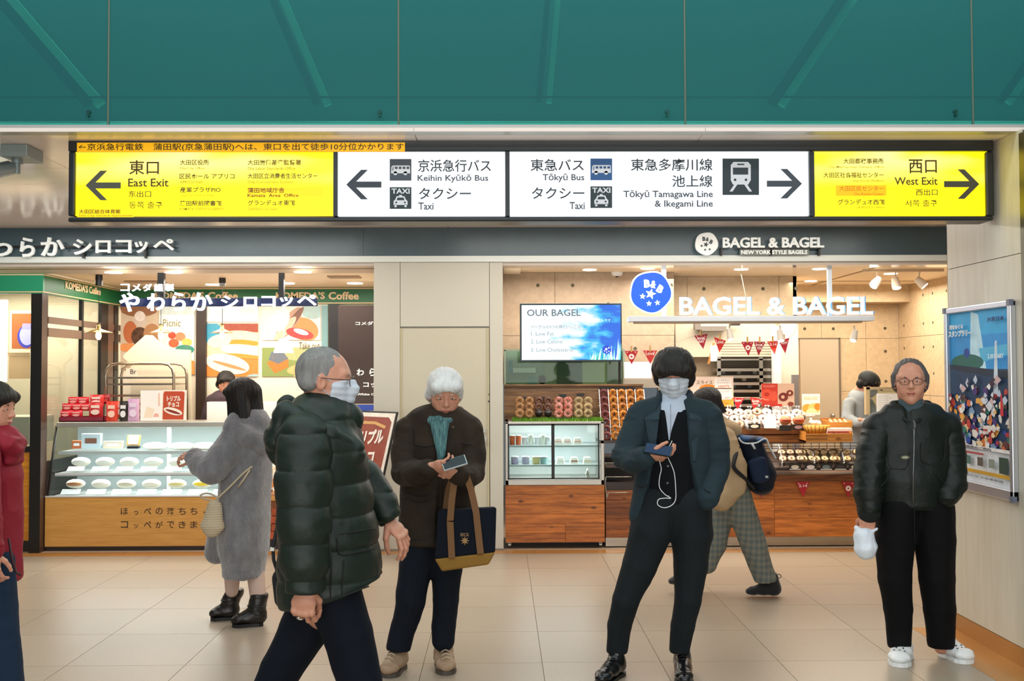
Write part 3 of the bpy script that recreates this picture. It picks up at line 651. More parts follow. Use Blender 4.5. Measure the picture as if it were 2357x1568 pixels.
# back display wall
m_disp = mat('display_cream', 'f0e2cc', .5)
dw = thing('display_wall', 'cream back wall panel carrying large food photographs behind the display case', 'wall panel', (X(520, YB), YB, 0))
MB().box(X(275, YB), X(755, YB), YB - .015, YB, .0, zb2).build('panel', m_disp, dw)
for a_, b_, mm in ((450, 474, M_DARK), (756, 779, M_BLACK)): MB().pbox(a_, 701, b_, 968 if a_ < 500 else 1265, YB - .07, .05).build('pilaster', mm, dw)
PH = mat('photo_print', attr=True, rough=.35, es=.12, var=(22, 'b07848', .22))
def photo(label, px0, py0, px1, py1, shapes, Y=YB - .03, bg='ffffff', texts=()):
    ph = thing('food_photograph', label, 'photograph', P((px0 + px1) / 2, py1, Y))
    m = MB(); m.pbox(px0, py0, px1, py1, Y, .01, bg); k = 1
    for pts, c_ in shapes:
        pts = [(min(max(x, px0), px1), min(max(y, py0), py1)) for x, y in pts]
        m.ppoly(pts, Y - .0006 * k, 0, c_); k += 1
    for (s_, a, b_, c_, d_, cc_) in texts: m.ptext(s_, a, b_, c_, d_, Y - .0006 * k - .001, .0005, cc_)
    m.build('print', PH, ph); return ph
rg = lambda cx, cy, rx, ry, n=22: ring(cx, cy, rx, -ry, n)
def rrg(cx, cy, rx, ry, ang, n=24):
    return [(cx + x * math.cos(ang) - y * math.sin(ang), cy + x * math.sin(ang) + y * math.cos(ang)) for x, y in ring(0, 0, rx, -ry, n)]
photo('photograph of a glass coffee carafe and tan cup on brown', 277, 702, 364, 850, [(rg(320, 690, 60, 40), '8a5a3c'), (rg(300, 765, 16, 26), 'b4623a'), (rg(322, 775, 20, 22), '3c2418'), (rg(322, 735, 15, 18), 'c9b8a8'), (rg(322, 728, 12, 12), 'e0d4c8'), (rg(295, 800, 22, 10), 'd88a50'), (rg(350, 770, 20, 25), 'a87850')], bg='c9b49a')
photo('bright picnic photograph of fruit and a green dish', 367, 702, 448, 862, [([(367, 770), (448, 770), (448, 725), (367, 725)], 'fdfbf2'), (rg(400, 790, 12, 10), 'e8603a'), (rg(415, 775, 12, 10), 'e88a60'), (rg(430, 788, 12, 9), 'd8c060'), (rg(396, 772, 9, 8), 'd84a34'), (rg(425, 805, 22, 11), '2c8a78'), (rg(408, 815, 24, 8), 'a8d8c8'), (rg(440, 850, 30, 20), 'e09048')], bg='cfe0dc', texts=[('Picnic', 375, 735, 416, 752, '8a8048')])
photo('photograph of white bread rolls with filling on a board', 476, 745, 594, 867, [([(476, 867), (594, 867), (594, 820), (476, 820)], 'd8843a'), ([(476, 790), (520, 760), (500, 745), (476, 745)], '1c9ab8'), ([(505, 762), (594, 765), (594, 745), (510, 745)], '9a4434'), (rrg(555, 775, 46, 14, .05), 'f6e2b8'), (rrg(560, 789, 38, 7, .06), 'd8902c'), (rrg(505, 785, 28, 15, -.2), 'f2dcc0'), (rrg(560, 806, 52, 13, .08), 'f9eed8'), (rrg(560, 820, 44, 5, .1), 'd49038'), (rrg(523, 838, 52, 22, .2), 'f7e9cf'), (rrg(528, 842, 40, 4, .28), 'c48a58'), (rg(590, 870, 25, 9), '9ab8b8')], bg='e8c8a0')
photo('pale strip painted as a hazy reflection above the bread rolls', 476, 702, 594, 741, [(rg(515, 722, 20, 8), 'e0e4e4'), (rg(570, 718, 20, 8), 'd4dcdc')], bg='fbf8f2')  # white reflection above the rolls, painted as its own pale sheet
photo('photograph of a wrapped sandwich with tartan cloth', 603, 703, 738, 783, [(rg(720, 715, 26, 20), '9ab8b4'), (rrg(700, 758, 34, 26, .4), 'c98a50'), (rrg(665, 745, 16, 46, .65), 'b08a72'), (rrg(672, 742, 8, 44, .65), '6a4438'), (rrg(655, 760, 10, 40, .7), 'd8b8a0'), (rrg(690, 768, 32, 12, .2), 'c8383c'), (rrg(693, 764, 18, 6, .3), 'c8d4dc'), (rrg(645, 735, 20, 30, .4), 'ece2dc')], bg='e6dcd0')
photo('photograph of a takeout box and sandwiches on grass', 603, 800, 738, 867, [(rg(700, 815, 60, 16), 'a8b078'), ([(614, 835), (632, 860), (664, 845), (664, 828), (640, 822)][::-1], 'd8742c'), ([(618, 828), (640, 838), (664, 826), (650, 808), (625, 810)][::-1], '5c6c78'), (rrg(690, 850, 30, 12, -.15), 'd8b070'), (rg(700, 866, 24, 6), 'e8c890')], bg='7f9450', texts=[('Take out', 688, 788, 736, 804, '4a3a28')])
MB().pbox(740, 703, 755, 860, YB - .03, .02).build('door_strip', mat('strip_teal', '7aa0a0', .4), loc=P(747, 860, YB - .03), label='narrow grey green strip beside the sandwich photograph', cat='panel')
# brown name board beside the pillar
nb = thing('name_board', 'dark brown upright board with white Japanese lettering beside the cream wall', 'sign board', P(818, 930, 9.9))
MB().pbox(778, 703, 874, 930, 9.9, .03).build('board', mat('board_brown', '3a2a24', .4), nb)
m = MB(); wv = 'f4f2ee'
m.ptext('コメダ謹製', 818, 740, 888, 749, 9.897, .002, wv, .02); m.ptext('わ', 821, 849, 838, 865, 9.897, .002, wv, .03); m.ptext('ら', 850, 848, 866, 866, 9.897, .002, wv, .03)
m.ptext('コッペ', 836, 880, 885, 892, 9.897, .002, wv, .03); m.ptext('White Coppe', 822, 905, 884, 912, 9.897, .002, wv, .03)
m.build('lettering', PRINT(), nb)
MB().pbox(820, 932, 860, 946, 9.85, .1).build('blue_box', mat('blue_box', '2c4aa8', .5), loc=P(840, 946, 9.85), label='small blue box under the brown name board', cat='box')
# neon style hanging sign
M_GLOW = mat('glow_letters', 'ffffff', .4, emis='e6f0ff', es=1.5); M_NAVY = mat('navy_plate', '14204a', .3)
ns = thing('hanging_sign', 'glowing white Japanese letters on a navy bar hanging inside the left shop', 'sign', P(504, 720, 9.02))
for ch, x0, x1, y0, y1 in [('や', 277, 322, 674, 718), ('わ', 340, 380, 676, 716), ('ら', 397, 428, 673, 716), ('か', 441, 490, 674, 716), ('シ', 510, 549, 681, 711), ('ロ', 562, 592, 684, 707), ('コ', 603, 635, 682, 706), ('ッ', 645, 675, 684, 706), ('ペ', 685, 729, 679, 704)]:
    MB().ptext(ch, x0, y0, x1, y1, 8.98, .03, None, .018, 4).build('letter', M_GLOW, ns)
for i, ch in enumerate('コメダ謹製'):
    MB().ptext(ch, 279 + i * 25.6, 654, 279 + i * 25.6 + 20, 671, 8.98, .02, None, .012, 2).build('letter', M_GLOW, ns)
MB().pbox(278, 686, 730, 706, 9.01, .03).build('plate', M_NAVY, ns)
for a_, w_ in ((362, 15), (641, 12)): MB().pbox(a_, 628, a_ + w_, 690, 9.03, .05).build('hanger', M_BLACK, ns)
# pendants
M_BRASS = mat('brass', 'b8935c', .25, .8); M_BULB = mat('bulb', 'fff0c8', .3, emis='ffc878', es=14)
def pendant(px, Y, label, r=.11):
    top = P(px, 632, Y); sh = P(px, 764, Y)
    o = thing('pendant_lamp', label, 'lamp', (top.x, Y, sh.z), 'brass pendant lamps over the display case')
    MB().cyl((top.x, Y, P(px, 658, Y).z), (top.x, Y, 2.5), .032).build('ceiling_canister', M_BLACK, o)
    MB().cyl((top.x, Y, sh.z), (top.x, Y, P(px, 658, Y).z), .003, n=6).build('cord', M_BLACK, o)
    MB().lathe((top.x, Y, sh.z), [(.016, .075), (.02, .03), (.04, .022), (r, -.006), (r + .004, -.01), (r - .004, -.008), (.03, .012)], 24).build('lamp_shade', M_BRASS, o)
    sk = MB().cyl((top.x, Y, sh.z + .02), (top.x, Y, sh.z + .075), .017).build('socket', M_BLACK, o); MB().ell((top.x, Y, sh.z - .035), (.026, .026, .04)).build('bulb', M_BULB, sk)
    pass
    l = bpy.data.lights.new('pendant_light', 'POINT'); l.energy = 2.2; l.color = (1, .75, .45); l.shadow_soft_size = .04
    lo = bpy.data.objects.new('pendant_light', l); lo.location = (top.x, Y, sh.z - .10); COL.objects.link(lo)
pendant(228, 9.25, 'brass pendant lamp nearest the black corner post', .13)
pendant(371, 9.6, 'second brass pendant lamp from the left in front of the carafe photograph', .10)
pendant(512, 9.6, 'third brass pendant lamp in front of the bread roll photograph', .10)
wl = thing('white_lamp', 'small white lampshade hanging in front of the takeout photograph', 'lamp', P(653, 812, 9.9))
q = P(653, 812, 9.9); MB().lathe((q.x, 9.9, q.z), [(.1, 0), (.06, .11), (.03, .14), (.0, .145)], 24).build('lamp_shade', mat('shade_glow', 'ffffff', .5, es=1.4), wl)
MB().cyl((q.x, 9.9, q.z + .14), (q.x, 9.9, 2.5), .004, n=6).build('cord', M_WHITE, wl)
# ceiling fittings
M_DL = mat('downlight_disc', 'fffaf0', .5, es=6.0); M_VENT = mat('vent_dark', '8a6a50', .6)
def downlight(px, py, z, r, label, grp):
    c_ = PZ(px, py, z)
    MB().lathe((c_.x, c_.y, z), [(r * 1.15, 0), (r * 1.1, -.006), (r, -.006), (0, -.004)], 20).build('downlight', M_DL, loc=(c_.x, c_.y, z - .01), label=label, cat='ceiling light', group=grp)
for k, (a_, b_, w_) in enumerate([(262, 627, 'above the navy sign\'s left end'), (400, 627, 'above the third letter of the glowing sign'), (697, 626, 'right of the white lamp cord'), (491, 655, 'near the green header, centre'), (660, 652, 'near the green header, right of the hanger'), (817, 652, 'near the cream wall')]):
    downlight(a_, b_, ZC, .07, 'round ceiling light in the left shop, ' + w_, 'left shop downlights')
for k, (px, py, w) in enumerate([(793, 637, .30), (335, 648, .36), (350, 640, .3)][:2]):
    c_ = PZ(px, py, ZC)
    v_ = thing('ceiling_vent', ['slatted brown ceiling vent near the cream wall in the left shop', 'wide brown ceiling vent above the hanging sign in the left shop'][k], 'vent', (c_.x, c_.y, ZC))
    MB().box(c_.x - w / 2, c_.x + w / 2, c_.y - .1, c_.y + .1, ZC - .006, ZC).build('grille', M_VENT, v_)
    for j in range(5): MB().box(c_.x - w / 2, c_.x + w / 2, c_.y - .09 + j * .04, c_.y - .075 + j * .04, ZC - .012, ZC - .006).build('slat', mat('vent_light', 'c9a988', .5), v_)
# tray rack
rk = thing('tray_rack', 'stainless tray rack with rounded tube frame behind the display case', 'rack', P(337, 970, 9.75))
RM = mat('rack_steel', 'a89a88', .25, .9)
for yy in (9.6, 10.0):
    pts = [(243, 975), (243, 862), (246, 848), (256, 838), (272, 837), (385, 837), (402, 838)]
    pr = [(430 - (x - 243) * .2 if False else x, y) for x, y in pts]
    a = [P(x, y, 9.6) for x, y in [(243, 1000), (243, 865), (246, 850), (256, 840), (272, 837), (372, 837), (388, 840), (397, 850), (400, 865), (400, 1000)]]
    MB().tube([(p.x, yy, p.z) for p in a], .014, 8).build('tube_frame', RM, rk)
for y_ in (865, 880, 906, 925, 942, 958):
    MB().box(X(243, 9.6), X(400, 9.6), 9.6, 10.0, Z(y_ + 4, 9.6), Z(y_, 9.6)).build('tray', RM, rk)
b1 = P(373, 965, 9.95)
MB().ppoly([(443, 965), (440, 806), (385, 803), (352, 772), (338, 772), (288, 818), (288, 824), (305, 838), (305, 965), (305, 1210), (443, 1210)], 10.2, .05).build('beige_cover', mat('cover_beige', 'd9ccb2', .6), loc=P(370, 965, 10.2), label='large beige cover board with a tilted corner behind the tray rack', cat='cover')
c_ = P(305, 863, 9.58); MB().pbox(290, 848, 316, 866, 9.58, .01, 'e8dcc6').ptext('Br', 300, 850, 314, 861, 9.578, .001, '4a3a30').build('tray_label', PRINT(), loc=P(303, 866, 9.58), label='small card tag clipped on the top of the tray rack', cat='label')
# ------------------------------------------------------------------ refrigerated case
YD = 8.98
xc0, xc1 = X(107, YD), X(600, YD)
zk, zw, zg = Z(1253, YD), Z(1140, YD), Z(982, YD)
dc = thing('display_case', 'glass display case with amber wooden front full of white bread rolls', 'display case', ((xc0 + xc1) / 2, YD, 0))
MB().box(xc0 - .0, xc1, YD + .03, YD + .9, 0, zk).build('kick_board', M_DARK, dc)
m_oak = mat('oak_front', 'd09a4e', .4, var=(6, 'bb8438', .8), stretch=(.5, 1, 9))
MB().box(xc0, xc1, YD, YD + .03, zk, zw).build('front_panel', m_oak, dc)
MB().box(xc0, xc1, YD + .03, YD + .9, zk, zw - .005).build('cabinet_body', m_oak, dc)
m = MB()
for i, ch in enumerate('ほっぺの落ちちゃう'):
    s_ = .6 if ch in 'っゃ' else 1; cx_ = 286.5 + i * 26.6; m.ptext(ch, cx_ - 8.5 * s_, 1177 - 8 * s_ + (4 if s_ < 1 else 0), cx_ + 8.5 * s_, 1177 + 8 * s_ + (4 if s_ < 1 else 0), YD, .001, '3a2410', .008)
for i, ch in enumerate('コッペができました'):
    s_ = .6 if ch == 'ッ' else 1; cx_ = 286.5 + i * 26.6; m.ptext(ch, cx_ - 8.5 * s_, 1208 - 8 * s_ + (4 if s_ < 1 else 0), cx_ + 8.5 * s_, 1208 + 8 * s_ + (4 if s_ < 1 else 0), YD, .001, '3a2410', .008)
m.build('lettering', PRINT(), dc)
M_ALW = mat('bright_alu', 'e4e6e4', .3, .4)
MB().box(xc0, xc1, YD - .004, YD + .03, zw, zw + .012).build('glass_rail', M_ALW, dc)
ytp = YD + .16
MB().box(X(133, ytp), xc1, ytp - .02, YD + .55, zg, zg + .045).build('top_plate', mat('steel_top', 'bdb9ae', .3, .7), dc, bevel=.004)
MB().add([(xc0 + .03, YD + .012, zw + .01), (xc1, YD + .012, zw + .01), (xc1, ytp, zg), (X(133, ytp), ytp, zg)], [(0, 1, 2, 3)]).build('front_glass', M_GLASS, dc)
MB().tube([(xc0 + .02, YD + .015, zw), (X(131, ytp), ytp, zg + .01)], .012, 6).build('glass_edge', M_BLACK, dc)
MB().add([(xc0 + .03, YD + .02, zw), (xc0 + .03, YD + .6, zw), (X(133, ytp), YD + .6, zg), (X(133, ytp), ytp, zg)], [(0, 1, 2, 3)]).build('side_glass', M_GLASS, dc)
MB().box(xc0 + .03, xc1, YD + .60, YD + .62, zw, zg).build('back_panel', mat('case_back', 'b9c6c8', .35), dc)
xs0 = xc0 + .09
for nm, y_, dy_ in (('shelf', 1037, .12), ('shelf', 1087, .06)):
    z_ = Z(y_, YD + dy_)
    sh_ = MB().box(xs0 - .03, xc1, YD + dy_, YD + .55, z_ - .006, z_ + .006).build(nm, M_ALW, dc); MB().box(xs0 - .03, xc1, YD + dy_ - .004, YD + dy_ + .006, z_ - .02, z_ + .01).build('shelf_edge', M_ALW, sh_)
MB().box(xs0 - .04, xc1, YD + .03, YD + .58, zw + .0, zw + .008).build('case_floor', M_ALW, dc)
MB().box(X(374, ytp), X(382, ytp), YD + .3, YD + .33, zw, zg).build('centre_post', M_ALW, dc)
m_bun = mat('white_bun', 'fdf3e2', .6, sss=.1); m_card = mat('white_card', 'fbfdff', .5)
fills = ['fffaf0', 'c98a5a', 'fff4e0', 'e6d8c0', 'fff0e0', 'f2d89a', 'ffd838', 'fff8ee']
bun0 = {}
def bun(px, py, Y, fill, label, grp):
    q = P(px, py, Y)
    key = fill
    if key not in bun0:
        o = thing('bread_roll', label, 'bread roll', (q.x, q.y, q.z), grp)
        MB().ell((q.x, q.y + .05, q.z + .03), (.088, .045, .042), 18, 9).build('bun', m_bun, o)
        MB().ell((q.x, q.y + .022, q.z + .034), (.072, .03, .022), 16, 8, wob=.05).build('filling', mat('filling_' + fill, fill, .5), o)
        bun0[key] = o
    else: o = dup(bun0[key], (q.x, q.y, q.z), label)
    o['group'] = grp
ordw = ['first', 'second', 'third', 'fourth', 'fifth', 'sixth', 'seventh', 'eighth']
def card(px, py, Y, w, h, label, grp, parent_m=m_card):
    q = P(px, py, Y); MB().add([(q.x - w, Y, q.z), (q.x + w, Y, q.z), (q.x + w, Y + .05, q.z + h), (q.x - w, Y + .05, q.z + h), (q.x - w, Y + .006, q.z), (q.x + w, Y + .006, q.z)], [(0, 1, 2, 3), (3, 2, 5, 4)]).build('price_card', parent_m, loc=(q.x, Y, q.z), label=label, cat='price card', group=grp)
for i in range(8):
    bun(181 + i * 56, 1072, YD + .16, 'fffaf0', 'plain white bread roll on the middle shelf, %s from the left' % ordw[i], 'bread rolls on the middle shelf')
    card(172 + i * 56, 1084, YD + .075, .075, .035, 'blank white card before the %s roll of the middle shelf' % ordw[i], 'white cards on the middle shelf')
    bun(169 + i * 58.5, 1123, YD + .12, fills[(i + 1) % 8], '%s bread roll from the left on the bottom tier' % ordw[i], 'bread rolls on the bottom tier')
    card(160 + i * 58.5, 1138, YD + .04, .085, .04, 'blank white card before the %s roll of the bottom tier' % ordw[i], 'white cards on the bottom tier')
for i, (px, w_) in enumerate(((352, .12), (414, .12), (468, .12), (530, .12))):
    q = P(px, 1033, YD + .2); MB().ell((q.x, q.y + .06, q.z + .022), (w_, .06, .034), 18, 8).build('flat_bread', m_bun, loc=(q.x, q.y, q.z), label='long flat white loaf on the top shelf, %s from the left' % ordw[i], cat='bread', group='long loaves on the top shelf')
for px, w_, h_, c_, lb in ((176, 11, 18, 'c86a3c', 'small orange printed cup on the top shelf of the case'), (209, 22, 34, 'cfe0ea', 'pale blue standing card on the top shelf of the case'), (259, 22, 17, 'f2e2cc', 'paper tray of cream cakes on the top shelf of the case')):
    q = P(px, 1033, YD + .22); k = 9.2 / F
    o = thing('wrapped_sweet' if w_ != 22 or h_ < 20 else 'display_card', lb, 'packaged food' if h_ != 34 else 'card', (q.x, q.y, q.z))
    MB().box(q.x - w_ * k, q.x + w_ * k, q.y, q.y + .05, q.z, q.z + h_ * k).build('body', mat('c_' + c_, c_, .5), o, bevel=.004)
    MB().box(q.x - w_ * k * .6, q.x + w_ * k * .6, q.y - .002, q.y, q.z + h_ * k * .35, q.z + h_ * k * .7).build('print', m_card if h_ != 34 else mat('choc', '8a5a48', .5), o)
# tilted framed card on the shelf
q = P(305, 1033, YD + .22)
o = thing('framed_card', 'gold framed white card leaning on a stand on the top shelf', 'card', tuple(q))
MB().obox(q + Vector((0, .03, .075)), XX, Vector((0, .35, .94)), Vector((0, -.94, .35)), .06, .05, .006).build('frame', mat('gold_card', 'd8a258', .4), o)
MB().obox(q + Vector((0, .022, .078)), XX, Vector((0, .35, .94)), Vector((0, -.94, .35)), .045, .04, .004).build('card', m_card, o)
MB().box(q.x - .05, q.x + .05, q.y, q.y + .06, q.z, q.z + .02).build('stand', M_BLACK, o)
# goods on top of the case
zc_ = zg + .045; yt = YD + .25
tr_ = thing('red_tray', 'dark red tray holding sweet packets on top of the display case', 'tray', (X(188, yt), yt + .08, zc_))
a, c_ = X(137, yt), X(240, yt)
MB().box(a, c_, yt, yt + .2, zc_, zc_ + .008).box(a, c_, yt, yt + .006, zc_, zc_ + .045).box(a, c_, yt + .194, yt + .2, zc_, zc_ + .045).box(a, a + .006, yt, yt + .2, zc_, zc_ + .045).box(c_ - .006, c_, yt, yt + .2, zc_, zc_ + .045).build('tray_body', mat('maroon', '7c2034', .4), tr_)
def packet(px, pyb, w, h, Y, c1, c2, label, grp, lean=.0):
    q = P(px, pyb, Y); k = Y / F; W_ = w * k / 2; H_ = h * k
    o = thing('snack_packet', label, 'packet', tuple(q), grp)
    vs = []; 
    for j, (t_, th) in enumerate([(0, .004), (.12, .016), (.5, .022), (.88, .014), (.94, .004), (1, .003)]):
        for sx_ in (-1, -.5, 0, .5, 1):
            for sg_ in (-1, 1): vs.append((q.x + sx_ * W_ * (1 - .05 * math.sin(t_ * math.pi)), q.y + .02 + sg_ * th * (1 - .8 * sx_ * sx_) + lean * t_, q.z + t_ * H_))
    fs = []
    for j in range(5):
        for i in range(4):
            a0 = (j * 5 + i) * 2; b0 = (j * 5 + i + 1) * 2; c0 = a0 + 10; d0 = b0 + 10
            fs += [(a0, b0, d0, c0), (a0 + 1, c0 + 1, d0 + 1, b0 + 1)]
        for i in (0, 4): a0 = (j * 5 + i) * 2; fs.append((a0, a0 + 1, a0 + 11, a0 + 10))
    MB().add(vs, fs, None, True).build('pouch', mat('pk_' + c1, c1, .25), o)
    m = MB(); yy = q.y + .02 - .023
    m.prism(ring(q.x, q.z + H_ * .36, W_ * .62, -H_ * .17, 16), (0, yy, 0), XX, ZZ, .001, c2)
    m.prism([(q.x - W_ * .6, q.z + H_ * .62), (q.x + W_ * .6, q.z + H_ * .62), (q.x + W_ * .6, q.z + H_ * .8), (q.x - W_ * .6, q.z + H_ * .8)], (0, yy + .002, 0), XX, ZZ, .001, c2)
    m.build('label_print', PRINT(), o)
n_ = 0
for row, (yb, xs_) in enumerate([(962, (150, 175)), (946, (154, 176, 196)), (931, (168, 190))]):
    for i, px in enumerate(xs_):
        packet(px, yb, 26, 17, yt + .03 + row * .05, 'c8202c', 'f2a89c', 'flat red sweet packet in the dark red tray, %s row, %s from the left' % (('front', 'middle', 'back')[row], ordw[i]), 'red packets in the tray')
for i, (px, yb, w, h, Y_, c1, c2, lb) in enumerate([(219, 962, 32, 36, yt + .06, 'c42a2c', 'f6dcc8', 'red pouch with white label, lower, in the tray'), (221, 935, 32, 26, yt + .12, 'd0342c', 'f8e4d8', 'red pouch with white label, upper, behind the tray'),
                                                 (256, 970, 26, 46, yt + .04, 'd8402c', 'f4c8b0', 'tall orange red pouch right of the tray'), (272, 962, 18, 38, yt + .09, 'e06a4c', 'fbe8dc', 'narrow orange pouch behind the tall red pouch'),
                                                 (283, 970, 20, 46, yt + .05, '2c2620', 'e8e4e0', 'black pouch with white cup print'), (306, 970, 26, 52, yt + .05, 'cfa6c4', 'e4d0e0', 'tall pale lilac pouch left of the menu stand'),
                                                 (240, 930, 24, 22, yt + .17, '8a1c20', 'c04840', 'dark red pouch at the back of the packets')]):
    packet(px, yb, w, h, Y_, c1, c2, lb, 'pouches on the display case')
ms = thing('menu_stand', 'white open menu card standing on the display case', 'menu stand', tuple(P(347, 969, yt)))
MB().pbox(323, 899, 374, 969, yt + .02, .006, 'fdf4ea').ppoly([(330, 962), (350, 962), (356, 942), (338, 936)], yt + .019, 0, 'f6e0c4').ppoly([(352, 960), (366, 960), (364, 952), (356, 952)], yt + .019, 0, 'f0b0a0').ppoly([(364, 935), (368, 935), (368, 905), (364, 905)], yt + .019, 0, 'f0c8b0').build('card', PRINT(), ms)
rc = thing('triple_choco_card', 'red and white promotional card with a filled roll on the display case', 'card', tuple(P(401, 969, yt)))
m = MB(); Yc = yt
m.pbox(373, 898, 429, 968, Yc, .008, 'f8ead8'); m.ppoly([(374, 966), (422, 966), (425, 904), (421, 901), (379, 901), (376, 906)], Yc - .001, 0, 'c24a28')
m.ptext('トリプル', 384, 911, 416, 924, Yc - .002, .001, 'f8ead8', .04); m.ptext('チョコ', 386, 925, 412, 937, Yc - .002, .001, 'f8ead8', .04)
m.ppoly(rrg(398, 947, 22, 8, .25), Yc - .003, 0, 'f8ead8'); m.ppoly(rrg(398, 948, 18, 3, .3), Yc - .004, 0, '8a2c1c'); m.build('print', PRINT(), rc)
# register counter with bricks and lit shelves between the case and the pillar
rgc = thing('register_counter', 'counter with terracotta brick front and lit shelves right of the display case', 'counter', (X(730, YD), YD, 0))
xr0, xr1 = xc1 + .01, xl - .02
MB().box(xr0, xr1, YD + .04, YD + .7, 0, Z(1240, YD)).build('plinth', M_DARK, rgc)
MB().box(xr0, xr1, YD + .05, YD + .7, Z(1240, YD), Z(1150, YD)).build('core', mat('mortar', 'a8704c', .8), rgc)
mb_ = mat('terracotta', 'b4552e', .7, var=(30, '8f3c1c', .6), rnd=.2)
bl, bh = .19, .062; z0_ = Z(1240, YD); br0 = None
for r_ in range(int((Z(1150, YD) - z0_) / (bh + .008)) + 0):
    for i in range(6):
        x_ = xr0 + (r_ % 2) * .09 + i * (bl + .008)
        if x_ + bl > xr1: continue
        if br0 is None: br0 = MB().box(0, bl, 0, .04, 0, bh).build('brick', mb_, loc=(0, 0, 0), bevel=.003); br0.parent = rgc; b_ = br0
        else: b_ = br0.copy(); COL.objects.link(b_)
        b_.location = Vector((x_, YD + .012, z0_ + r_ * (bh + .008) + .003)) - rgc.location
MB().box(xr0, xr1, YD, YD + .7, Z(1150, YD), Z(1142, YD)).build('counter_top', m_oak, rgc)
for y_, cc_ in ((1112, 'e08a30'), (1082, 'f4e4c8'), (1052, 'e08a30'), (1030, 'f8ecd4')):
    MB().box(xr0, xr1, YD + .02, YD + .45, Z(y_ + 8, YD), Z(y_, YD)).build('shelf', mat('sh_' + cc_, cc_, .5, es=.2), rgc)
MB().box(xr0, xr1, YD + .45, YD + .47, Z(1142, YD), Z(970, YD)).build('back_panel', mat('lit_cream', 'fdf0da', .5, es=.3), rgc)
MB().box(xr0, xr1, YD + .1, YD + .7, Z(972, YD), Z(962, YD)).build('upper_top', M_WHITE, rgc)
MB().pbox(476, 925, 640, 972, 9.85, .1).build('white_screen', mat('white_board', 'f6f0e6', .5), loc=P(560, 972, 9.85), label='low white partition in front of the clerk behind the case', cat='partition')

# easel sign
es_ = thing('easel_poster', 'brown framed poster for chocolate rolls on a wooden easel by the cream wall', 'poster stand', (X(840, 8.3), 8.35, 0))
tR = P(916, 949, 8.32); V_ = Vector((.187, .24, .98)).normalized(); U_ = Vector((.80, -.60, 0)).normalized()
U_ = (U_ - V_ * U_.dot(V_)).normalized(); N_ = U_.cross(V_)
Wp, Hp = .52, .80; o_ = tR - U_ * Wp - V_ * Hp
def epr(m, pts, c_, k): m.prism(pts, o_ + N_ * (.008 + k * .0012), U_, V_, 0, c_)
MB().obox(o_ + U_ * Wp / 2 + V_ * Hp / 2, U_, V_, N_, Wp / 2, Hp / 2, .007).build('frame', M_BLACK, es_)
m = MB(); epr(m, [(.014, .014), (Wp - .014, .014), (Wp - .014, Hp - .014), (.014, Hp - .014)], 'efe8da', 0)
epr(m, [(.03, .0 + .03), (Wp - .05, .03), (Wp - .04, Hp - .09), (Wp - .08, Hp - .05), (.06, Hp - .05), (.03, Hp - .09)], '8e3a28', 1)
epr(m, [(.10, Hp - .115), (.30, Hp - .115), (.42, Hp - .15), (.43, Hp - .125), (.30, Hp - .09), (.10, Hp - .09)], 'd8a860', 2)
m.text('トリプル', o_ + U_ * .09 + V_ * (Hp - .31) + N_ * .012, (U_ + V_ * .10).normalized(), V_, .34, .13, .001, 'fbf4e8', .05); m.text('チョコ', o_ + U_ * .10 + V_ * (Hp - .47) + N_ * .012, (U_ + V_ * .08).normalized(), V_, .27, .11, .001, 'fbf4e8', .05)
epr(m, rrg(.22, .22, .17, .07, -.5), 'f2e6d6', 3); epr(m, rrg(.26, .17, .15, .03, -.5), '5a2418', 4); epr(m, ring(.36, .27, .03, .025, 14), 'e8a040', 5); epr(m, ring(.41, .275, .025, .02, 14), 'd8503c', 5); epr(m, ring(.39, .23, .02, .018, 14), 'd84838', 6)
m.build('print', mat('easel_print', attr=True, rough=.4, var=(14, 'b06a4c', .25)), es_)
mw_ = mat('easel_wood', 'c07828', .5)
for a_, b_ in (((882, 1095), (925, 1268)), ((800, 1095), (780, 1268))): 
    q0 = P(*a_, 8.5); q1 = P(*b_, 8.6); q1.z = 0; MB().tube([q0, q1], .016, 6).build('leg', mw_, es_)
MB().tube([P(860, 1000, 8.66), (X(862, 8.8), 8.88, 0)], .015, 6).build('leg', mw_, es_)
MB().obox(o_ + U_ * Wp / 2 - V_ * .012, U_, V_, N_, Wp / 2 + .02, .012, .02).build('ledge', mw_, es_)
# ================================================================== BAGEL SHOP
M_PINE = wood('pine_planks', 'cc7830', '94501c', '3a1a0c', .42)
M_PINED = wood('pine_dark', 'a05c28', '6c3818', '2a120a', .45)
M_SLAT = wood('slat_wood', 'a07850', '6e4c30', '4a3020', .5)
m_kick = mat('kick_steel', 'aca598', .25, .85, bump=(30, .03), stretch=(6, 1, 1))
YG = 8.97
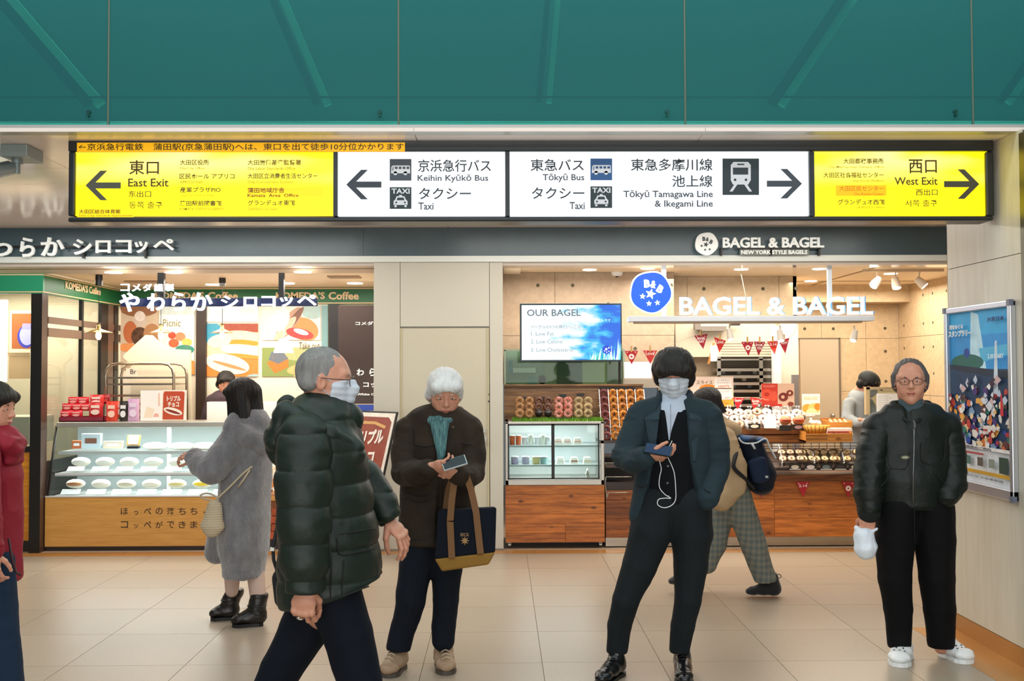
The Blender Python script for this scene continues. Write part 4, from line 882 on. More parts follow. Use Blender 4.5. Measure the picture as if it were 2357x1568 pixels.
# left chilled cabinet
cab = thing('chilled_cabinet', 'pine clad chilled cabinet with two sliding glass doors beside the cream wall', 'cabinet', (X(1276, YG), YG, 0))
x0, x1 = X(1162, YG), X(1390, YG)
MB().box(x0 + .02, x1 - .02, YG + .03, YG + .6, .055, Z(1120, YG)).build('cabinet_body', M_DARK, cab)
for (a, b_, p, q) in [(1162, 1390, 1118, 1139), (1162, 1390, 1139, 1161), (1162, 1390, 1161, 1184), (1162, 1390, 1184, 1206), (1162, 1300, 1206, 1228), (1300, 1390, 1206, 1222), (1162, 1300, 1228, 1250), (1300, 1390, 1222, 1250)]:
    MB().box(X(a, YG) + .001, X(b_, YG) - .001, YG, YG + .03, Z(q, YG) + .001, Z(p, YG) - .001).build('plank', M_PINE, cab, bevel=.001)
for px in (1173, 1382):
    q = P(px, 1258, YG + .08); MB().cyl((q.x - .012, q.y, .026), (q.x + .012, q.y, .026), .026, n=16).box(q.x - .014, q.x + .014, q.y - .02, q.y + .02, .03, .06).build('caster', m_kick, cab)
zA, zB = Z(1118, YG), Z(971, YG)
fr = MB()
fr.box(x0, x0 + .035, YG + .0, YG + .5, zA, zB).box(x1 - .035, x1, YG, YG + .5, zA, zB).box(x0, x1, YG, YG + .5, zB - .025, zB).box(x0, x1, YG, YG + .5, zA, zA + .05)
fr.build('alu_frame', mat('alu_frame', 'b8b4aa', .3, .6), cab, bevel=.006)
for a, b_, g0_, g1_ in ((1168, 1272, 1170, 1270), (1272, 1379, 1274, 1377)):
    bl_ = MB()
    pa, pb = X(a, YG), X(b_, YG); zt1, zb1 = Z(977, YG), Z(1104, YG)
    bl_.box(pa, pa + .014, YG - .002, YG + .02, zb1, zt1).box(pb - .014, pb, YG - .002, YG + .02, zb1, zt1).box(pa, pb, YG - .002, YG + .02, zt1 - .012, zt1).box(pa, pb, YG - .002, YG + .02, zb1, zb1 + .012)
    dd_ = bl_.build('sliding_door', M_BLACK, cab)
    MB().box(X(g0_, YG), X(g1_, YG), YG + .008, YG + .012, Z(1103, YG), Z(978, YG)).build('glass_pane', M_GLASS, dd_)
MB().box(x0 + .03, x1 - .03, YG + .48, YG + .5, zA, zB).build('back_panel', mat('cab_back', 'eef3f4', .4, es=.25), cab)
for y_ in (1028, 1073): MB().box(x0 + .035, x1 - .035, YG + .05, YG + .48, Z(y_ + 3, YG), Z(y_ - 1, YG)).build('shelf', mat('shelf_alu', 'c8d0d0', .3, .5), cab)
def tub(px, py, Y, r, h, c_, label, grp, lid='f4f6f8'):
    q = P(px, py, Y); o = thing('tub', label, 'tub', tuple(q), grp)
    MB().lathe(tuple(q), [(0, 0), (r * .85, 0), (r, h)], 16).build('cup', mat('tub_' + c_, c_, .3), o); MB().lathe(tuple(q), [(r * 1.05, h), (r * 1.05, h + .008), (0, h + .01)], 16).build('lid', mat('tub_' + lid, lid, .35), o)
for i, px in enumerate((1179, 1193)): tub(px, 1025, YG + .15, .026, .085, 'f07030' if i < 2 else 'f4f4f0', 'orange and clear drink cup on the top cabinet shelf, %s from the left' % ordw[i], 'cups on the top cabinet shelf')
for i, px in enumerate((1208, 1222, 1237, 1250, 1262)): tub(px, 1025, YG + .17, .026, .07 + .02 * (i % 2), ('f0eef0', 'e8e6d8')[i % 2], 'pale dessert cup on the top cabinet shelf, %s after the orange cups' % ordw[i], 'pale cups on the top cabinet shelf')
for i, (px, c_) in enumerate(((1185, 'c4b8d8'), (1210, 'cfc6e2'), (1234, 'ead890'), (1252, '9cc4c4'))): tub(px, 1070, YG + .15, .036, .07, c_, ('first lilac tub', 'second lilac tub', 'pale yellow tub', 'pale teal tub')[i] + ' on the middle cabinet shelf', 'tubs on the middle cabinet shelf')
def wrapsand(px, py, Y, label, grp, c1='f4eee4', c2='c87858'):
    q = P(px, py, Y); o = thing('wrapped_sandwich', label, 'sandwich', tuple(q), grp)
    v = [(q.x - .045, q.y, q.z), (q.x + .045, q.y, q.z), (q.x + .03, q.y, q.z + .07), (q.x - .03, q.y, q.z + .07)]
    v += [(a_, b_ + .06, c_) for a_, b_, c_ in v]
    MB().add(v, [(0, 1, 2, 3), (4, 7, 6, 5), (0, 3, 7, 4), (1, 5, 6, 2), (3, 2, 6, 7), (0, 4, 5, 1)]).build('wrapper', mat('wr_' + c1, c1, .35), o, bevel=.008)
    MB().box(q.x - .03, q.x + .03, q.y - .003, q.y, q.z + .025, q.z + .04).build('filling_band', mat('wr_' + c2, c2, .5), o)
for i, px in enumerate((1285, 1306, 1330)): wrapsand(px, 1025, YG + .15, 'wrapped sandwich behind the right glass door, top shelf, %s' % ordw[i], 'sandwiches on the top cabinet shelf', c2='e8b8a8')
for i, px in enumerate((1290, 1322, 1352)): wrapsand(px, 1070, YG + .15, 'wrapped sandwich behind the right glass door, middle shelf, %s' % ordw[i], 'sandwiches on the middle cabinet shelf', c2=('e0d8d0', 'a87058', 'd8c8a8')[i])
q = P(1352, 1102, YG + .15); MB().lathe(tuple(q), [(0, 0), (.022, 0), (.022, .05), (.008, .075), (.008, .09), (0, .09)], 12).build('small_bottle', M_STEEL, loc=tuple(q), label='small dark bottle at the bottom right of the chilled cabinet', cat='bottle')
# grass mat
ZT = zB
gm_ = MB(); random.seed(3)
gx0, gx1 = X(1180, YG), X(1388, YG)
for i in range(2600):
    gx = random.uniform(gx0, gx1); gy = random.uniform(YG + .02, YG + .26); h_ = random.uniform(.02, .042); a_ = random.uniform(0, 6.28); l_ = random.uniform(.0, .018)
    dx, dy = math.cos(a_) * .004, math.sin(a_) * .004
    gm_.add([(gx - dx, gy - dy, ZT), (gx + dx, gy + dy, ZT), (gx + math.cos(a_ + 1.5) * l_, gy + math.sin(a_ + 1.5) * l_, ZT + h_)], [(0, 1, 2)])
gm_.build('artificial_grass', mat('grass', '7fb02c', .6, var=(40, '4d8a1c', .9)), label='strip of green artificial grass along the top of the chilled cabinet', cat='grass', kind='stuff')
# bagels standing face out
def bagel_proto(name, c1, c2, R=.026, r=.0165):
    o = thing(name, 'x', 'bagel', (0, 0, -5))
    MB().torus((0, 0, -5 + R + r), R, r, XX, ZZ, 20, 9, squash=.95).build('bagel_ring', mat('bagel_' + c1, c1, .35, var=(30, c2, .8), sss=.05, rnd=.1), o)
    t = MB()
    for k in range(14):
        a = random.uniform(0, 6.28); d = random.uniform(R * .55, R * 1.4)
        t.ell((d * math.cos(a), -r * .9, -5 + R + r + d * math.sin(a)), (.004, .003, .003), 5, 4)
    t.build('topping', mat('top_' + c2, c2, .6), o)
    return o
random.seed(5)
BG = {k: bagel_proto('bagel', *c) for k, c in dict(tan=('b98a58', '8a6038'), dark=('7a5040', '4a2a20'), red=('a8452c', 'e8b0a0'), pale=('c4a878', '7a6a48'), gold=('d88820', '5c2c10'), wine=('7c3430', '50201c')).items()}
used = set()
def place(kind, loc, label, grp, rz=None):
    o = BG[kind]
    if kind not in used:
        used.add(kind); o.location = loc; o['label'] = label
        if rz is not None: o.rotation_euler.z = rz
    else: o = dup(o, loc, label, rz)
    o['group'] = grp; return o
colx = [1196.4, 1218.4, 1240.5, 1261.5, 1286, 1307.4, 1331.6, 1353.3]; kinds = ['tan', 'tan', 'dark', 'dark', 'red', 'red', 'pale', 'pale']
rowy = [923.6, 938, 952.5]
rackA = thing('bagel_stand', 'stepped clear stand for bagels on the grass strip', 'stand', (X(1276, YG), YG + .2, ZT))
for j, y_ in enumerate(rowy):
    yy = YG + .22 - j * .06
    q = Z(y_ + 10, yy, 1276)
    MB().box(X(1186, yy), X(1364, yy), yy - .02, yy + .03, q - .004, q).build('step', mat('dark_plastic', '241c18', .3), rackA)
    for i, px in enumerate(colx):
        if j == 2 and i in (2, 3):
            MB().lathe(tuple(P(px, 952, yy)), [(.036, -.01), (.03, 0), (0, .008)], 14, axis='Y').build('empty_holder', mat('dark_plastic'), rackA); continue
        c_ = P(px, y_, yy)
        place(kinds[i], (c_.x, yy, c_.z - .0425), '%s bagel above the grass strip, %s row, %s from left' % (dict(tan='plain tan', dark='dark brown', red='red glazed', pale='seeded pale')[kinds[i]], ('top', 'middle', 'bottom')[j], ordw[i]), 'bagels on the chilled cabinet')
for a, b_ in ((1295, 911), (1336, 909), (1245, 917), (1210, 917)):
    q = P(a, b_, YG + .27); MB().box(q.x - .035, q.x + .035, q.y, q.y + .006, q.z - .015, q.z + .012).build('name_tag', M_BLACK, rackA)
# plank wall behind
pw = thing('plank_screen', 'low brown wooden slat screen behind the bagel stands', 'screen', (X(1320, 9.35), 9.35, 1.0))
for i, (p, q) in enumerate([(885, 889), (889, 899), (899, 912), (912, 926), (926, 940), (940, 955), (955, 972)]):
    xs_ = [1160, (1326, 1270, 1385, 1300, 1410, 1330, 1290)[i], 1480]
    for a, b_ in ((xs_[0], xs_[1]), (xs_[1], xs_[2])):
        MB().box(X(a, 9.35) + .001, X(b_, 9.35) - .001, 9.35 - (.03 if i == 0 else 0), 9.37, Z(q, 9.35) + .001, Z(p, 9.35) - .001).build('plank', M_SLAT, pw)
# sloped bagel rack
sr = thing('sloped_rack', 'sloped white rack full of golden bagels beside the chilled cabinet', 'rack', (X(1430, 9.05), 9.1, Z(1015, 9.0)))
xsr = [1389, 1410, 1430, 1449.5, 1473]; rws = [905.7, 922.3, 938, 955, 972, 989, 1004]
for j, y_ in enumerate(rws):
    yy = 9.30 - j * .05; k = (9.3 / yy)
    for i, px in enumerate(xsr):
        px2 = 1178 + (px - 1178) * (1 + j * .0055)
        c_ = P(px2, y_, yy); kd = 'wine' if i == 0 else 'gold'
        place(kd, (c_.x, yy, c_.z - .0425), '%s bagel, %s row down, %s column of the sloped rack' % (dict(wine='dark red', gold='golden')[kd], ordw[j], ordw[i]), 'bagels on the sloped rack')
    zz = Z(y_ + 11, yy, 1430); MB().box(X(1378, yy), X(1484, yy), yy - .02, yy + .05, zz - .006, zz).build('step', M_WHITE, sr)
for i in range(6):
    px = 1379 + i * 20.5; a = P(px, 897, 9.30); b_ = P(1178 + (px - 1178) * 1.035, 1014, 8.98)
    MB().tube([a, b_], .004, 5).build('divider', M_WHITE, sr)
for i in range(4): q = P(1389 + i * 21, 896, 9.34); MB().box(q.x - .035, q.x + .035, q.y, q.y + .01, q.z - .012, q.z + .018).build('name_tag', M_BLACK, sr)
MB().box(X(1380, 8.97), X(1500, 8.97), 8.97, 9.35, Z(1022, 8.97), Z(1015, 8.97)).build('rack_tray', mat('tray_dark', '3a2c26', .35), sr)
# wood counter centre + right
cw = thing('pine_counter', 'long pine plank counter with steel kick plate running to the right pillar', 'counter', (X(1700, YG), YG, 0))
YC = 9.0
xx0, xx1 = X(1392, YC), X(2230, YC)
MB().box(xx0, xx1, YC + .03, YC + .75, .01, Z(1112, YC)).build('counter_body', M_DARK, cw)
MB().box(xx0, xx1, YC + .015, YC + .03, .012, Z(1240, YC)).build('kick_plate', m_kick, cw)
for (a, b_, p, q) in [(1392, 1600, 1131, 1153), (1600, 1779, 1111, 1153), (1779, 2000, 1111, 1153), (2000, 2230, 1111, 1153), (1392, 1560, 1153, 1172), (1392, 1560, 1172, 1196), (1560, 1779, 1153, 1196), (1779, 2020, 1153, 1196), (2020, 2230, 1153, 1196),
                      (1392, 1640, 1196, 1220), (1392, 1640, 1220, 1240), (1640, 1779, 1196, 1240), (1779, 1980, 1196, 1240), (1980, 2230, 1196, 1240)]:
    MB().box(X(a, YC) + .001, X(b_, YC) - .001, YC, YC + .03, Z(q, YC) + .001, Z(p, YC) - .001).build('plank', M_PINE if a > 1500 else M_PINED, cw, bevel=.001)
MB().box(X(1580, YC), xx1, YC - .03, YC + .5, Z(1111, YC), Z(1095, YC)).build('worktop', M_PINED, cw)
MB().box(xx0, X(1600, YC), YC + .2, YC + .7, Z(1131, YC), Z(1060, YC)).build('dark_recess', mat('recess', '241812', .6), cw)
# wire trolley in the recess
tw = thing('wire_holder', 'chrome wire holder in the dark recess under the sloped rack', 'wire rack', (X(1420, 8.95), 8.95, Z(1131, 8.95)))
w1 = lambda pts, nm='wire': MB().tube([P(a, b_, d) for a, b_, d in pts], .004, 6).build(nm, M_STEEL, tw)
w1([(1392, 1066, 8.95), (1450, 1066, 8.95)]); w1([(1395, 1098, 8.92), (1454, 1098, 8.92)]); w1([(1400, 1134, 8.92), (1450, 1134, 8.92)]); w1([(1394, 1066, 8.95), (1392, 1090, 9.1)])
w1([(1395, 1098, 8.92), (1393, 1115, 8.94), (1397, 1150, 8.94), (1400, 1134, 8.92)]); w1([(1454, 1066, 8.92), (1450, 1076, 8.92), (1446, 1080, 8.92)])
MB().box(X(1392, 9.0), X(1455, 9.0), 8.96, 9.15, Z(1077, 9), Z(1069, 9)).build('rail_plate', mat('dk_rail', '4a3a32', .3, .4), tw)
# bread baskets, dark wire with plastic dividers
bk = thing('bread_display', 'dark wire bread baskets with clear dividers on the pine counter', 'display rack', (X(1870, 8.9), 8.95, Z(1095, 8.95)))
zf, zbk = Z(1068, 8.9), Z(1028, 9.22)
dkw = mat('dark_wire', '4a382e', .4, .4)
for i in range(26):
    px = 1595 + i * 18; MB().tube([P(px, 1082, 8.88), P(px, 1066, 8.88)], .003, 4).tube([(X(px, 9.22), 9.22, zbk - .05), (X(px, 9.22), 9.22, zbk + .02)], .003, 4).build('wire', dkw, bk)
for yy, zz in ((8.88, zf + .01), (8.88, zf - .045), (9.22, zbk + .02), (9.22, zbk - .01), (9.22, zbk - .03)): MB().box(X(1590, yy), X(2060, yy), yy - .003, yy + .003, zz - .003, zz + .003).build('rail', dkw, bk)
MB().add([(X(1590, 8.9), 8.89, zf - .05), (X(2060, 8.9), 8.89, zf - .05), (X(2060, 9.2), 9.22, zbk - .06), (X(1590, 9.2), 9.22, zbk - .06), (X(1590, 8.9), 8.89, zf - .07), (X(2060, 8.9), 8.89, zf - .07), (X(2060, 9.2), 9.22, zbk - .08), (X(1590, 9.2), 9.22, zbk - .08)],
         [(0, 1, 2, 3), (4, 7, 6, 5), (0, 4, 5, 1)]).build('sloped_base', M_DARK, bk)
for px in (1792, 1866, 1934, 2004):
    a = P(px + 9, 1065, 8.89); b_ = P(px, 1022, 9.2)
    MB().add([a, a - ZZ * .07, b_ - ZZ * .1, b_, a + XX * .006, a + XX * .006 - ZZ * .07, b_ + XX * .006 - ZZ * .1, b_ + XX * .006], [(0, 1, 2, 3), (4, 7, 6, 5), (0, 3, 7, 4)]).build('divider', mat('clear_plastic', 'f4f4f0', .2), bk)
# bagged bagels
PL = glass('cellophane', 'ffffff', .10, .99)
def bagged(px, py, Y, R, c1, label, grp, tilt=.9):
    q = P(px, py, Y); o = thing('bagged_bagel', label, 'bagel', tuple(q), grp)
    U = XX; V = Vector((0, math.sin(tilt), math.cos(tilt)))
    MB().torus(tuple(q), R * .6, R * .4, U, V, 16, 8).build('bagel_ring', mat('bb_' + c1, c1, .5, var=(25, 'a8845c', .4)), o)
    MB().ell(tuple(q + Vector((0, -.005, .004))), (R * 1.3, R * .9, R * .85), 12, 8, wob=.08).build('clear_bag', PL, o)
rr = 0
for (xs_, c_) in (((1802, 1822, 1842), 'c0a48c'), ((1850, 1868), 'e0c8a0'), ((1880, 1898, 1918), 'ecd0a0'), ((1926, 1950, 1975), 'e2c08c')):
    for i, px in enumerate(xs_):
        for j, y_ in enumerate((1057, 1042)):
            bagged(px - j * 3, y_, 8.98 + j * .1, .036, c_, 'bagged bagel in the wire display, %s row, %s' % (('front', 'back')[j], ('%s of left-hand bay %s' % (ordw[i], ['one', 'two', 'three', 'four'][rr]))), 'bagged bagels in the wire display')
    rr += 1
for k, px in enumerate((1830, 1866, 1902, 1935, 1968)):
    q = P(px, 1082, 8.86); cc_ = ['c8b8a4', 'd8c8c4', '6a7674', '3a3430', 'b8a888'][k]
    o = thing('shelf_ticket', 'small %s photo ticket clipped to the wire display, %s from the left' % (['tan', 'pinkish', 'grey', 'black', 'brown'][k], ordw[k]), 'price card', tuple(q), 'photo tickets on the wire display')
    m = MB(); m.box(q.x - .055, q.x + .055, q.y, q.y + .004, q.z, q.z + .055, '1e1814'); m.prism(ring(q.x, q.z + .026, .036, -.017, 14), (0, q.y - .001, 0), XX, ZZ, 0, cc_)
    m.prism([(q.x - .05, q.z + .003), (q.x + .05, q.z + .003), (q.x + .05, q.z + .009), (q.x - .05, q.z + .009)], (0, q.y - .001, 0), XX, ZZ, 0, 'f0ece4'); m.build('ticket', PRINT(), o)
# wooden box display behind
wb = thing('wooden_display_box', 'wide brown wooden display box holding the pile of bagged bagels', 'display box', (X(1750, 9.2), 9.2, Z(1025, 9.2)))
M_BOX = wood('box_wood', '9a5c28', '7a4418', '3a2010', .4)
for (a, b_, p, q, Y_) in [(1600, 1700, 978, 1022, 9.24), (1700, 1855, 986, 1000, 9.2), (1700, 1855, 1001, 1022, 9.22), (1720, 1850, 1004, 1018, 9.215)]:
    MB().pbox(a, p, b_, q, Y_, .3).build('board', M_BOX, wb, bevel=.003)
random.seed(11)
cols_ = ['fbeee2', 'f6dcd0', 'fff6ee', 'f8e4d8', 'f0c8a8', 'fdf6f0']
n_ = 0
for j, (y_, Yy) in enumerate(((977, 9.22), (964, 9.32), (951, 9.42))):
    for i in range(11):
        px = 1612 + i * 22 + (j % 2) * 10 - (0 if j else 0)
        if px > 1848: continue
        q = P(px + random.uniform(-3, 3), y_ + random.uniform(-2, 2), Yy)
        o = thing('bagel_bag', 'clear bag of pale bagels on the wooden box, %s row, %s' % (('front', 'middle', 'back')[j], (ordw + ['ninth', 'tenth', 'eleventh'])[i] + ' from the left'), 'bagged bread', tuple(q), 'bags piled on the wooden box')
        MB().torus(tuple(q), .032, .018, XX, Vector((0, .5, .86)), 14, 7).build('bagel_ring', mat('bb2_' + cols_[n_ % 6], cols_[n_ % 6], .5), o)
        vs = MB(); vs.ell(tuple(q), (.058, .045, .045), 12, 7, wob=.12); vs.lathe((q.x + .01, q.y, q.z + .035), [(.02, 0), (.008, .012), (.03, .035)], 8); vs.build('clear_bag', PL, o); n_ += 1
MB().pbox(1759, 958, 1786, 986, 9.16, .006).build('blank_card', m_card, loc=P(1772, 986, 9.16), label='blank white card standing in front of the bag pile', cat='card')
for k, (px, py, cc_) in enumerate(((1737, 988, 'e8d8c0'), (1808, 992, '2a2420'), (1838, 990, 'b89090'))):
    q = P(px, py, 9.15); m = MB(); m.box(q.x - .055, q.x + .055, q.y, q.y + .004, q.z, q.z + .05, '221c18'); m.prism(ring(q.x, q.z + .026, .038, -.016, 14), (0, q.y - .001, 0), XX, ZZ, 0, cc_)
    m.build('shelf_ticket', PRINT(), loc=tuple(q), label='%s photo ticket on the front edge of the wooden box' % ('cream', 'black', 'pink')[k], cat='price card', group='photo tickets on the wooden box')
for k, px in enumerate((1808, 1838)):
    q = P(px, 968, 9.17); o = thing('filled_bagel', ('red filled', 'orange brown filled')[k] + ' bagel standing behind a ticket at the right end of the box', 'bagel', tuple(q), 'filled bagels on the wooden box')
    MB().ell(tuple(q), (.055, .04, .04), 14, 8).build('bun', mat('bb_' + 'c06a3c', 'c06a3c', .5), o); MB().ell(tuple(q + Vector((0, -.02, .005))), (.045, .03, .015), 12, 6).build('filling', mat('red_fill', 'b43c2c', .5), o)
# right hand crates
def crate(px0, py0, px1, py1, Y, D, label, mt, lip=.01):
    a = P(px0, py1, Y); b_ = P(px1, py0, Y); o = thing('wooden_crate', label, 'crate', ((a.x + b_.x) / 2, Y + D / 2, a.z))
    MB().box(a.x, b_.x, Y, Y + lip, a.z, b_.z).build('front_board', mt, o); MB().box(a.x, b_.x, Y + D - lip, Y + D, a.z, b_.z + .03).build('back_board', mt, o)
    MB().box(a.x, a.x + lip, Y + lip, Y + D - lip, a.z, b_.z + .015).box(b_.x - lip, b_.x, Y + lip, Y + D - lip, a.z, b_.z + .015).build('side_board', mt, o); MB().box(a.x, b_.x, Y + .001, Y + D, a.z, a.z + .012).build('base_board', mt, o)
    return o
M_LW = wood('light_crate', 'd08c40', 'b8722c', '7a4818', .4)
crate(1855, 998, 1962, 1018, 9.0, .3, 'light wooden step crate under the sandwich trays', M_LW)
crate(1905, 972, 1962, 985, 9.2, .2, 'small amber crate of sausage rolls before the capped clerk', M_LW)
MB().pbox(1855, 1001, 1905, 1003, 8.995, .004).pbox(1855, 1009, 1905, 1011, 8.995, .004).build('crate_lines', mat('line_dark', '8a5824', .5), loc=P(1880, 1011, 8.995), label='dark groove strips on the light crate front', cat='trim')
rb = thing('wicker_basket', 'yellow wicker basket of wrapped sweets on the light crate', 'basket', tuple(P(1880, 998, 9.05)))
q = P(1880, 998, 9.12)
MB().lathe(tuple(q), [(0, 0), (.10, 0), (.125, .075), (.118, .075), (.095, .01)], 20, sy=.6).build('basket_body', mat('wicker', 'c89438', .5, bump=(60, .3)), rb)
for i in range(20):
    a = 2 * math.pi * i / 20; MB().tube([q + Vector((.102 * math.cos(a), .062 * math.sin(a), 0)), q + Vector((.127 * math.cos(a), .078 * math.sin(a), .075))], .005, 4).build('wicker_stake', mat('wicker_d', '9a6a20', .5), rb)
for i in range(9):
    a = random.uniform(0, 6.28); d = random.uniform(0, .08); MB().ell(q + Vector((d * math.cos(a), d * .5 * math.sin(a), .085 + random.uniform(0, .02))), (.03, .025, .02), 8, 5, wob=.2).build('wrapped_sweet', mat('sweet_wrap', 'eeeeec', .3), label='white wrapped sweet heaped in the wicker basket', cat='sweet', group='sweets in the wicker basket')
for i, px in enumerate((1917, 1928, 1939, 1950)):
    a = P(px, 978, 9.24); b_ = P(px - 7, 969, 9.38); MB().cyl(a, b_, .022, .02, 10).ell(a, (.022, .022, .022), 10, 6).build('sausage_roll', mat('sausage_roll', 'b06a3c', .4, var=(30, 'd8a880', .6)), loc=tuple(a), label='brown sausage roll in the amber crate, %s from the left' % ordw[i], cat='bread roll', group='sausage rolls in the amber crate')
for i, px in enumerate((1912, 1926, 1940, 1954)): wrapsand(px, 1003, 9.06, 'wrapped sandwich with red filling on the light crate, %s from the left' % ordw[i], 'sandwiches on the light crate', 'e8d8c8', 'a8443c')
# menu boards standing on the counter
def stand_sign(name, label, px0, py0, px1, py1, Y, shapes, bg, texts=(), legs=True, floor_py=None):
    o = thing(name, label, 'poster', tuple(P((px0 + px1) / 2, py1, Y))); m = MB(); m.pbox(px0, py0, px1, py1, Y, .006, bg); k = 1
    for pts, c_ in shapes:
        pts = [(min(max(x, px0), px1), min(max(y, py0), py1)) for x, y in pts]; m.ppoly(pts, Y - .0006 * k, 0, c_); k += 1
    for (s_, a, b_, c_, d_, cc_) in texts: m.ptext(s_, a, b_, c_, d_, Y - .0006 * k - .001, .0005, cc_)
    m.build('print', mat('menu_print', attr=True, rough=.5), o)
    if legs and floor_py:
        for px in (px0 + 8, px1 - 14): MB().pbox(px, py1, px + 2, floor_py, Y + .008, .006).build('leg', M_WHITE, o)
    return o
rect = lambda a, b_, c_, d_: [(a, d_), (c_, d_), (c_, b_), (a, b_)]
stand_sign('price_board', 'orange and white burger bagel price board behind the bag pile', 1590, 867, 1688, 936, 9.5,
           [(rect(1590, 917, 1688, 936), 'f09a28'), (rect(1640, 922, 1688, 934), 'e8b03c'), (rg(1630, 894, 20, 9), 'e88a1c'), (rg(1632, 906, 19, 8), '6a3018'), (rg(1632, 912, 20, 8), 'e07c20'), (rect(1645, 871, 1684, 893), 'fdf8f0'), (rect(1645, 896, 1684, 920), 'fdf8f0'), (rect(1645, 894, 1684, 895), '4a2a1c')],
           'f6ddc8', [('スライス', 1603, 876, 1640, 885, '4a3020'), ('ベーグルサンド', 1650, 873, 1680, 877, '8a7468'), ('ブレンドコーヒー', 1650, 879, 1680, 883, '8a7468'), ('380円', 1652, 887, 1678, 892, 'd86a4c'), ('カフェラテ', 1652, 899, 1678, 904, '8a7468'), ('セット', 1656, 906, 1674, 910, 'd8a090'), ('12oz 120円', 1650, 913, 1681, 919, '8a6858'), ('人気No.1', 1648, 924, 1682, 931, 'c04a1c')], floor_py=958)
stand_sign('bagel_poster', 'red poster of glazed ring bagels standing behind the pile', 1753, 883, 1828, 936, 9.6,
           [(rect(1753, 883, 1790, 936), 'd8402c'), (rg(1765, 910, 14, 14), 'f0583c'), (rg(1765, 908, 6, 5), 'c43420'), (rg(1781, 912, 8, 12), 'e85c40'), (rg(1803, 914, 11, 10), '7c2a20'), (rg(1802, 914, 4, 4), 'e0b8a0'), (rg(1818, 905, 8, 7), '8a3424'), (rg(1818, 905, 3, 3), 'e8c8b0'), (rg(1820, 930, 7, 5), '8a3a2c'), (rect(1753, 930, 1800, 936), 'c8382c')],
           'e8c4a8', [('チョコ＆ストロベリー', 1757, 887, 1785, 892, 'f8d8c8')], floor_py=1077)
q = stand_sign('burger_card', 'small white stand card with golden buns in front of the grey door', 1847, 907, 1887, 955, 9.3,
               [(rg(1858, 940, 12, 10), 'e8a040'), (rg(1874, 940, 14, 12), 'f2c470'), (rg(1868, 948, 12, 8), 'f8dca0'), (rg(1882, 936, 8, 8), 'd88428'), (rect(1847, 950, 1887, 955), 'f8dcd0')], 'fbf2e0', [('BAGEL SAND', 1851, 912, 1882, 920, 'd8b880')], floor_py=None)
MB().pbox(1864, 955, 1869, 972, 9.31, .006).pbox(1856, 956, 1876, 958, 9.30, .02).build('stand', M_WHITE, q)
fo = thing('framed_notice', 'pale wooden framed notice standing before the capped clerk', 'frame', tuple(P(2030, 955, 9.3)))
Yf = 9.3; MBf = MB(); MBf.pbox(1994, 891, 2002, 955, Yf, .05).pbox(1994, 891, 2075, 897, Yf, .05).pbox(2069, 897, 2075, 955, Yf, .05).build('frame', mat('pale_frame', 'b8a27c', .5), fo)
MB().pbox(2030, 955, 2038, 1097, Yf, .03).build('stand_post', mat('pale_frame'), fo); MB().pbox(2002, 897, 2069, 955, Yf + .03, .01).build('glass_pane', M_GLASS, fo)
m = MB(); m.pbox(2018, 906, 2066, 952, Yf + .02, .004, 'f8f6f0')
for i in range(8): m.ptext('ベーグル', 2021, 910 + i * 5, 2026 + 20 + (i * 7) % 14, 913 + i * 5, Yf + .019, .0005, 'a8a4a0')
m.build('paper', PRINT(), fo)
# bunting
def pennant(pts, Y, c_, txt, label, tx=None, nm='pennant', clip=True):
    a = P(pts[0][0], pts[0][1], Y); o = thing('pennant', label, 'pennant', tuple((P(*pts[0], Y) + P(*pts[1], Y)) / 2), 'red pennant bunting')
    q = [P(x, y, Y) for x, y in pts]
    v = [q[0], q[1], q[2]]; v += [p + YY * .002 for p in v]
    MB().add(v, [(0, 2, 1), (3, 4, 5), (0, 1, 4, 3), (1, 2, 5, 4), (2, 0, 3, 5)]).build('flag', mat('flag_' + c_, c_, .55), o)
    cx_ = (pts[0][0] + pts[1][0]) / 2; ty = (pts[0][1] + pts[1][1]) / 2; h = pts[2][1] - ty; w = pts[1][0] - pts[0][0]
    m = MB()
    if txt == 'O': m.ppoly(rg(cx_ * .6 + pts[2][0] * .4, ty + h * .42, w * .2, w * .2), Y - .001, .0, 'f8e8e0').ppoly(rg(cx_ * .6 + pts[2][0] * .4, ty + h * .42, w * .07, w * .07), Y - .002, 0, c_)
    else:
        for k, s_ in enumerate(txt.split('/')):
            ww = w * (.3 - .09 * k); m.ptext(s_, cx_ * .8 + pts[2][0] * .2 - ww, ty + h * (.16 + .22 * k), cx_ * .8 + pts[2][0] * .2 + ww, ty + h * (.34 + .22 * k), Y - .001, .0005, 'f8e8e0', .03)
    m.ppoly(rg(pts[0][0] * .8 + pts[1][0] * .2, ty + h * .1, w * .05, w * .05), Y - .001, 0, 'f0a0a0'); m.ppoly(rg(pts[0][0] * .2 + pts[1][0] * .8, ty + h * .1, w * .05, w * .05), Y - .001, 0, 'f0a0a0')
    m.build('lettering', PRINT(), o)
    if clip:
        t_ = (q[0] + q[1]) / 2; MB().box(t_.x - .006, t_.x + .006, Y - .01, Y + .008, t_.z - .012, t_.z + .045).build('clothes_peg', mat('peg', 'c89c5c', .6), o)
YN = 9.1
pennant([(1437.5, 808), (1469, 808), (1454, 839)], YN, 'b81c24', 'O', 'red pennant with round logo just right of the screen')
pennant([(1480, 807), (1513, 807), (1497, 838)], YN, 'c8302c', 'LOVE', 'red pennant half hidden behind the black haired man')
pennant([(1597.7, 773), (1629, 768.6), (1619, 803.6)], YN, 'a8182c', 'BAGEL/DAY', 'leftmost tilted pennant under the white sign shelf')
pennant([(1643.3, 776), (1671, 784.5), (1656, 812)], YN, 'c8241c', 'LOVE', 'pennant reading LOVE under the white sign shelf')
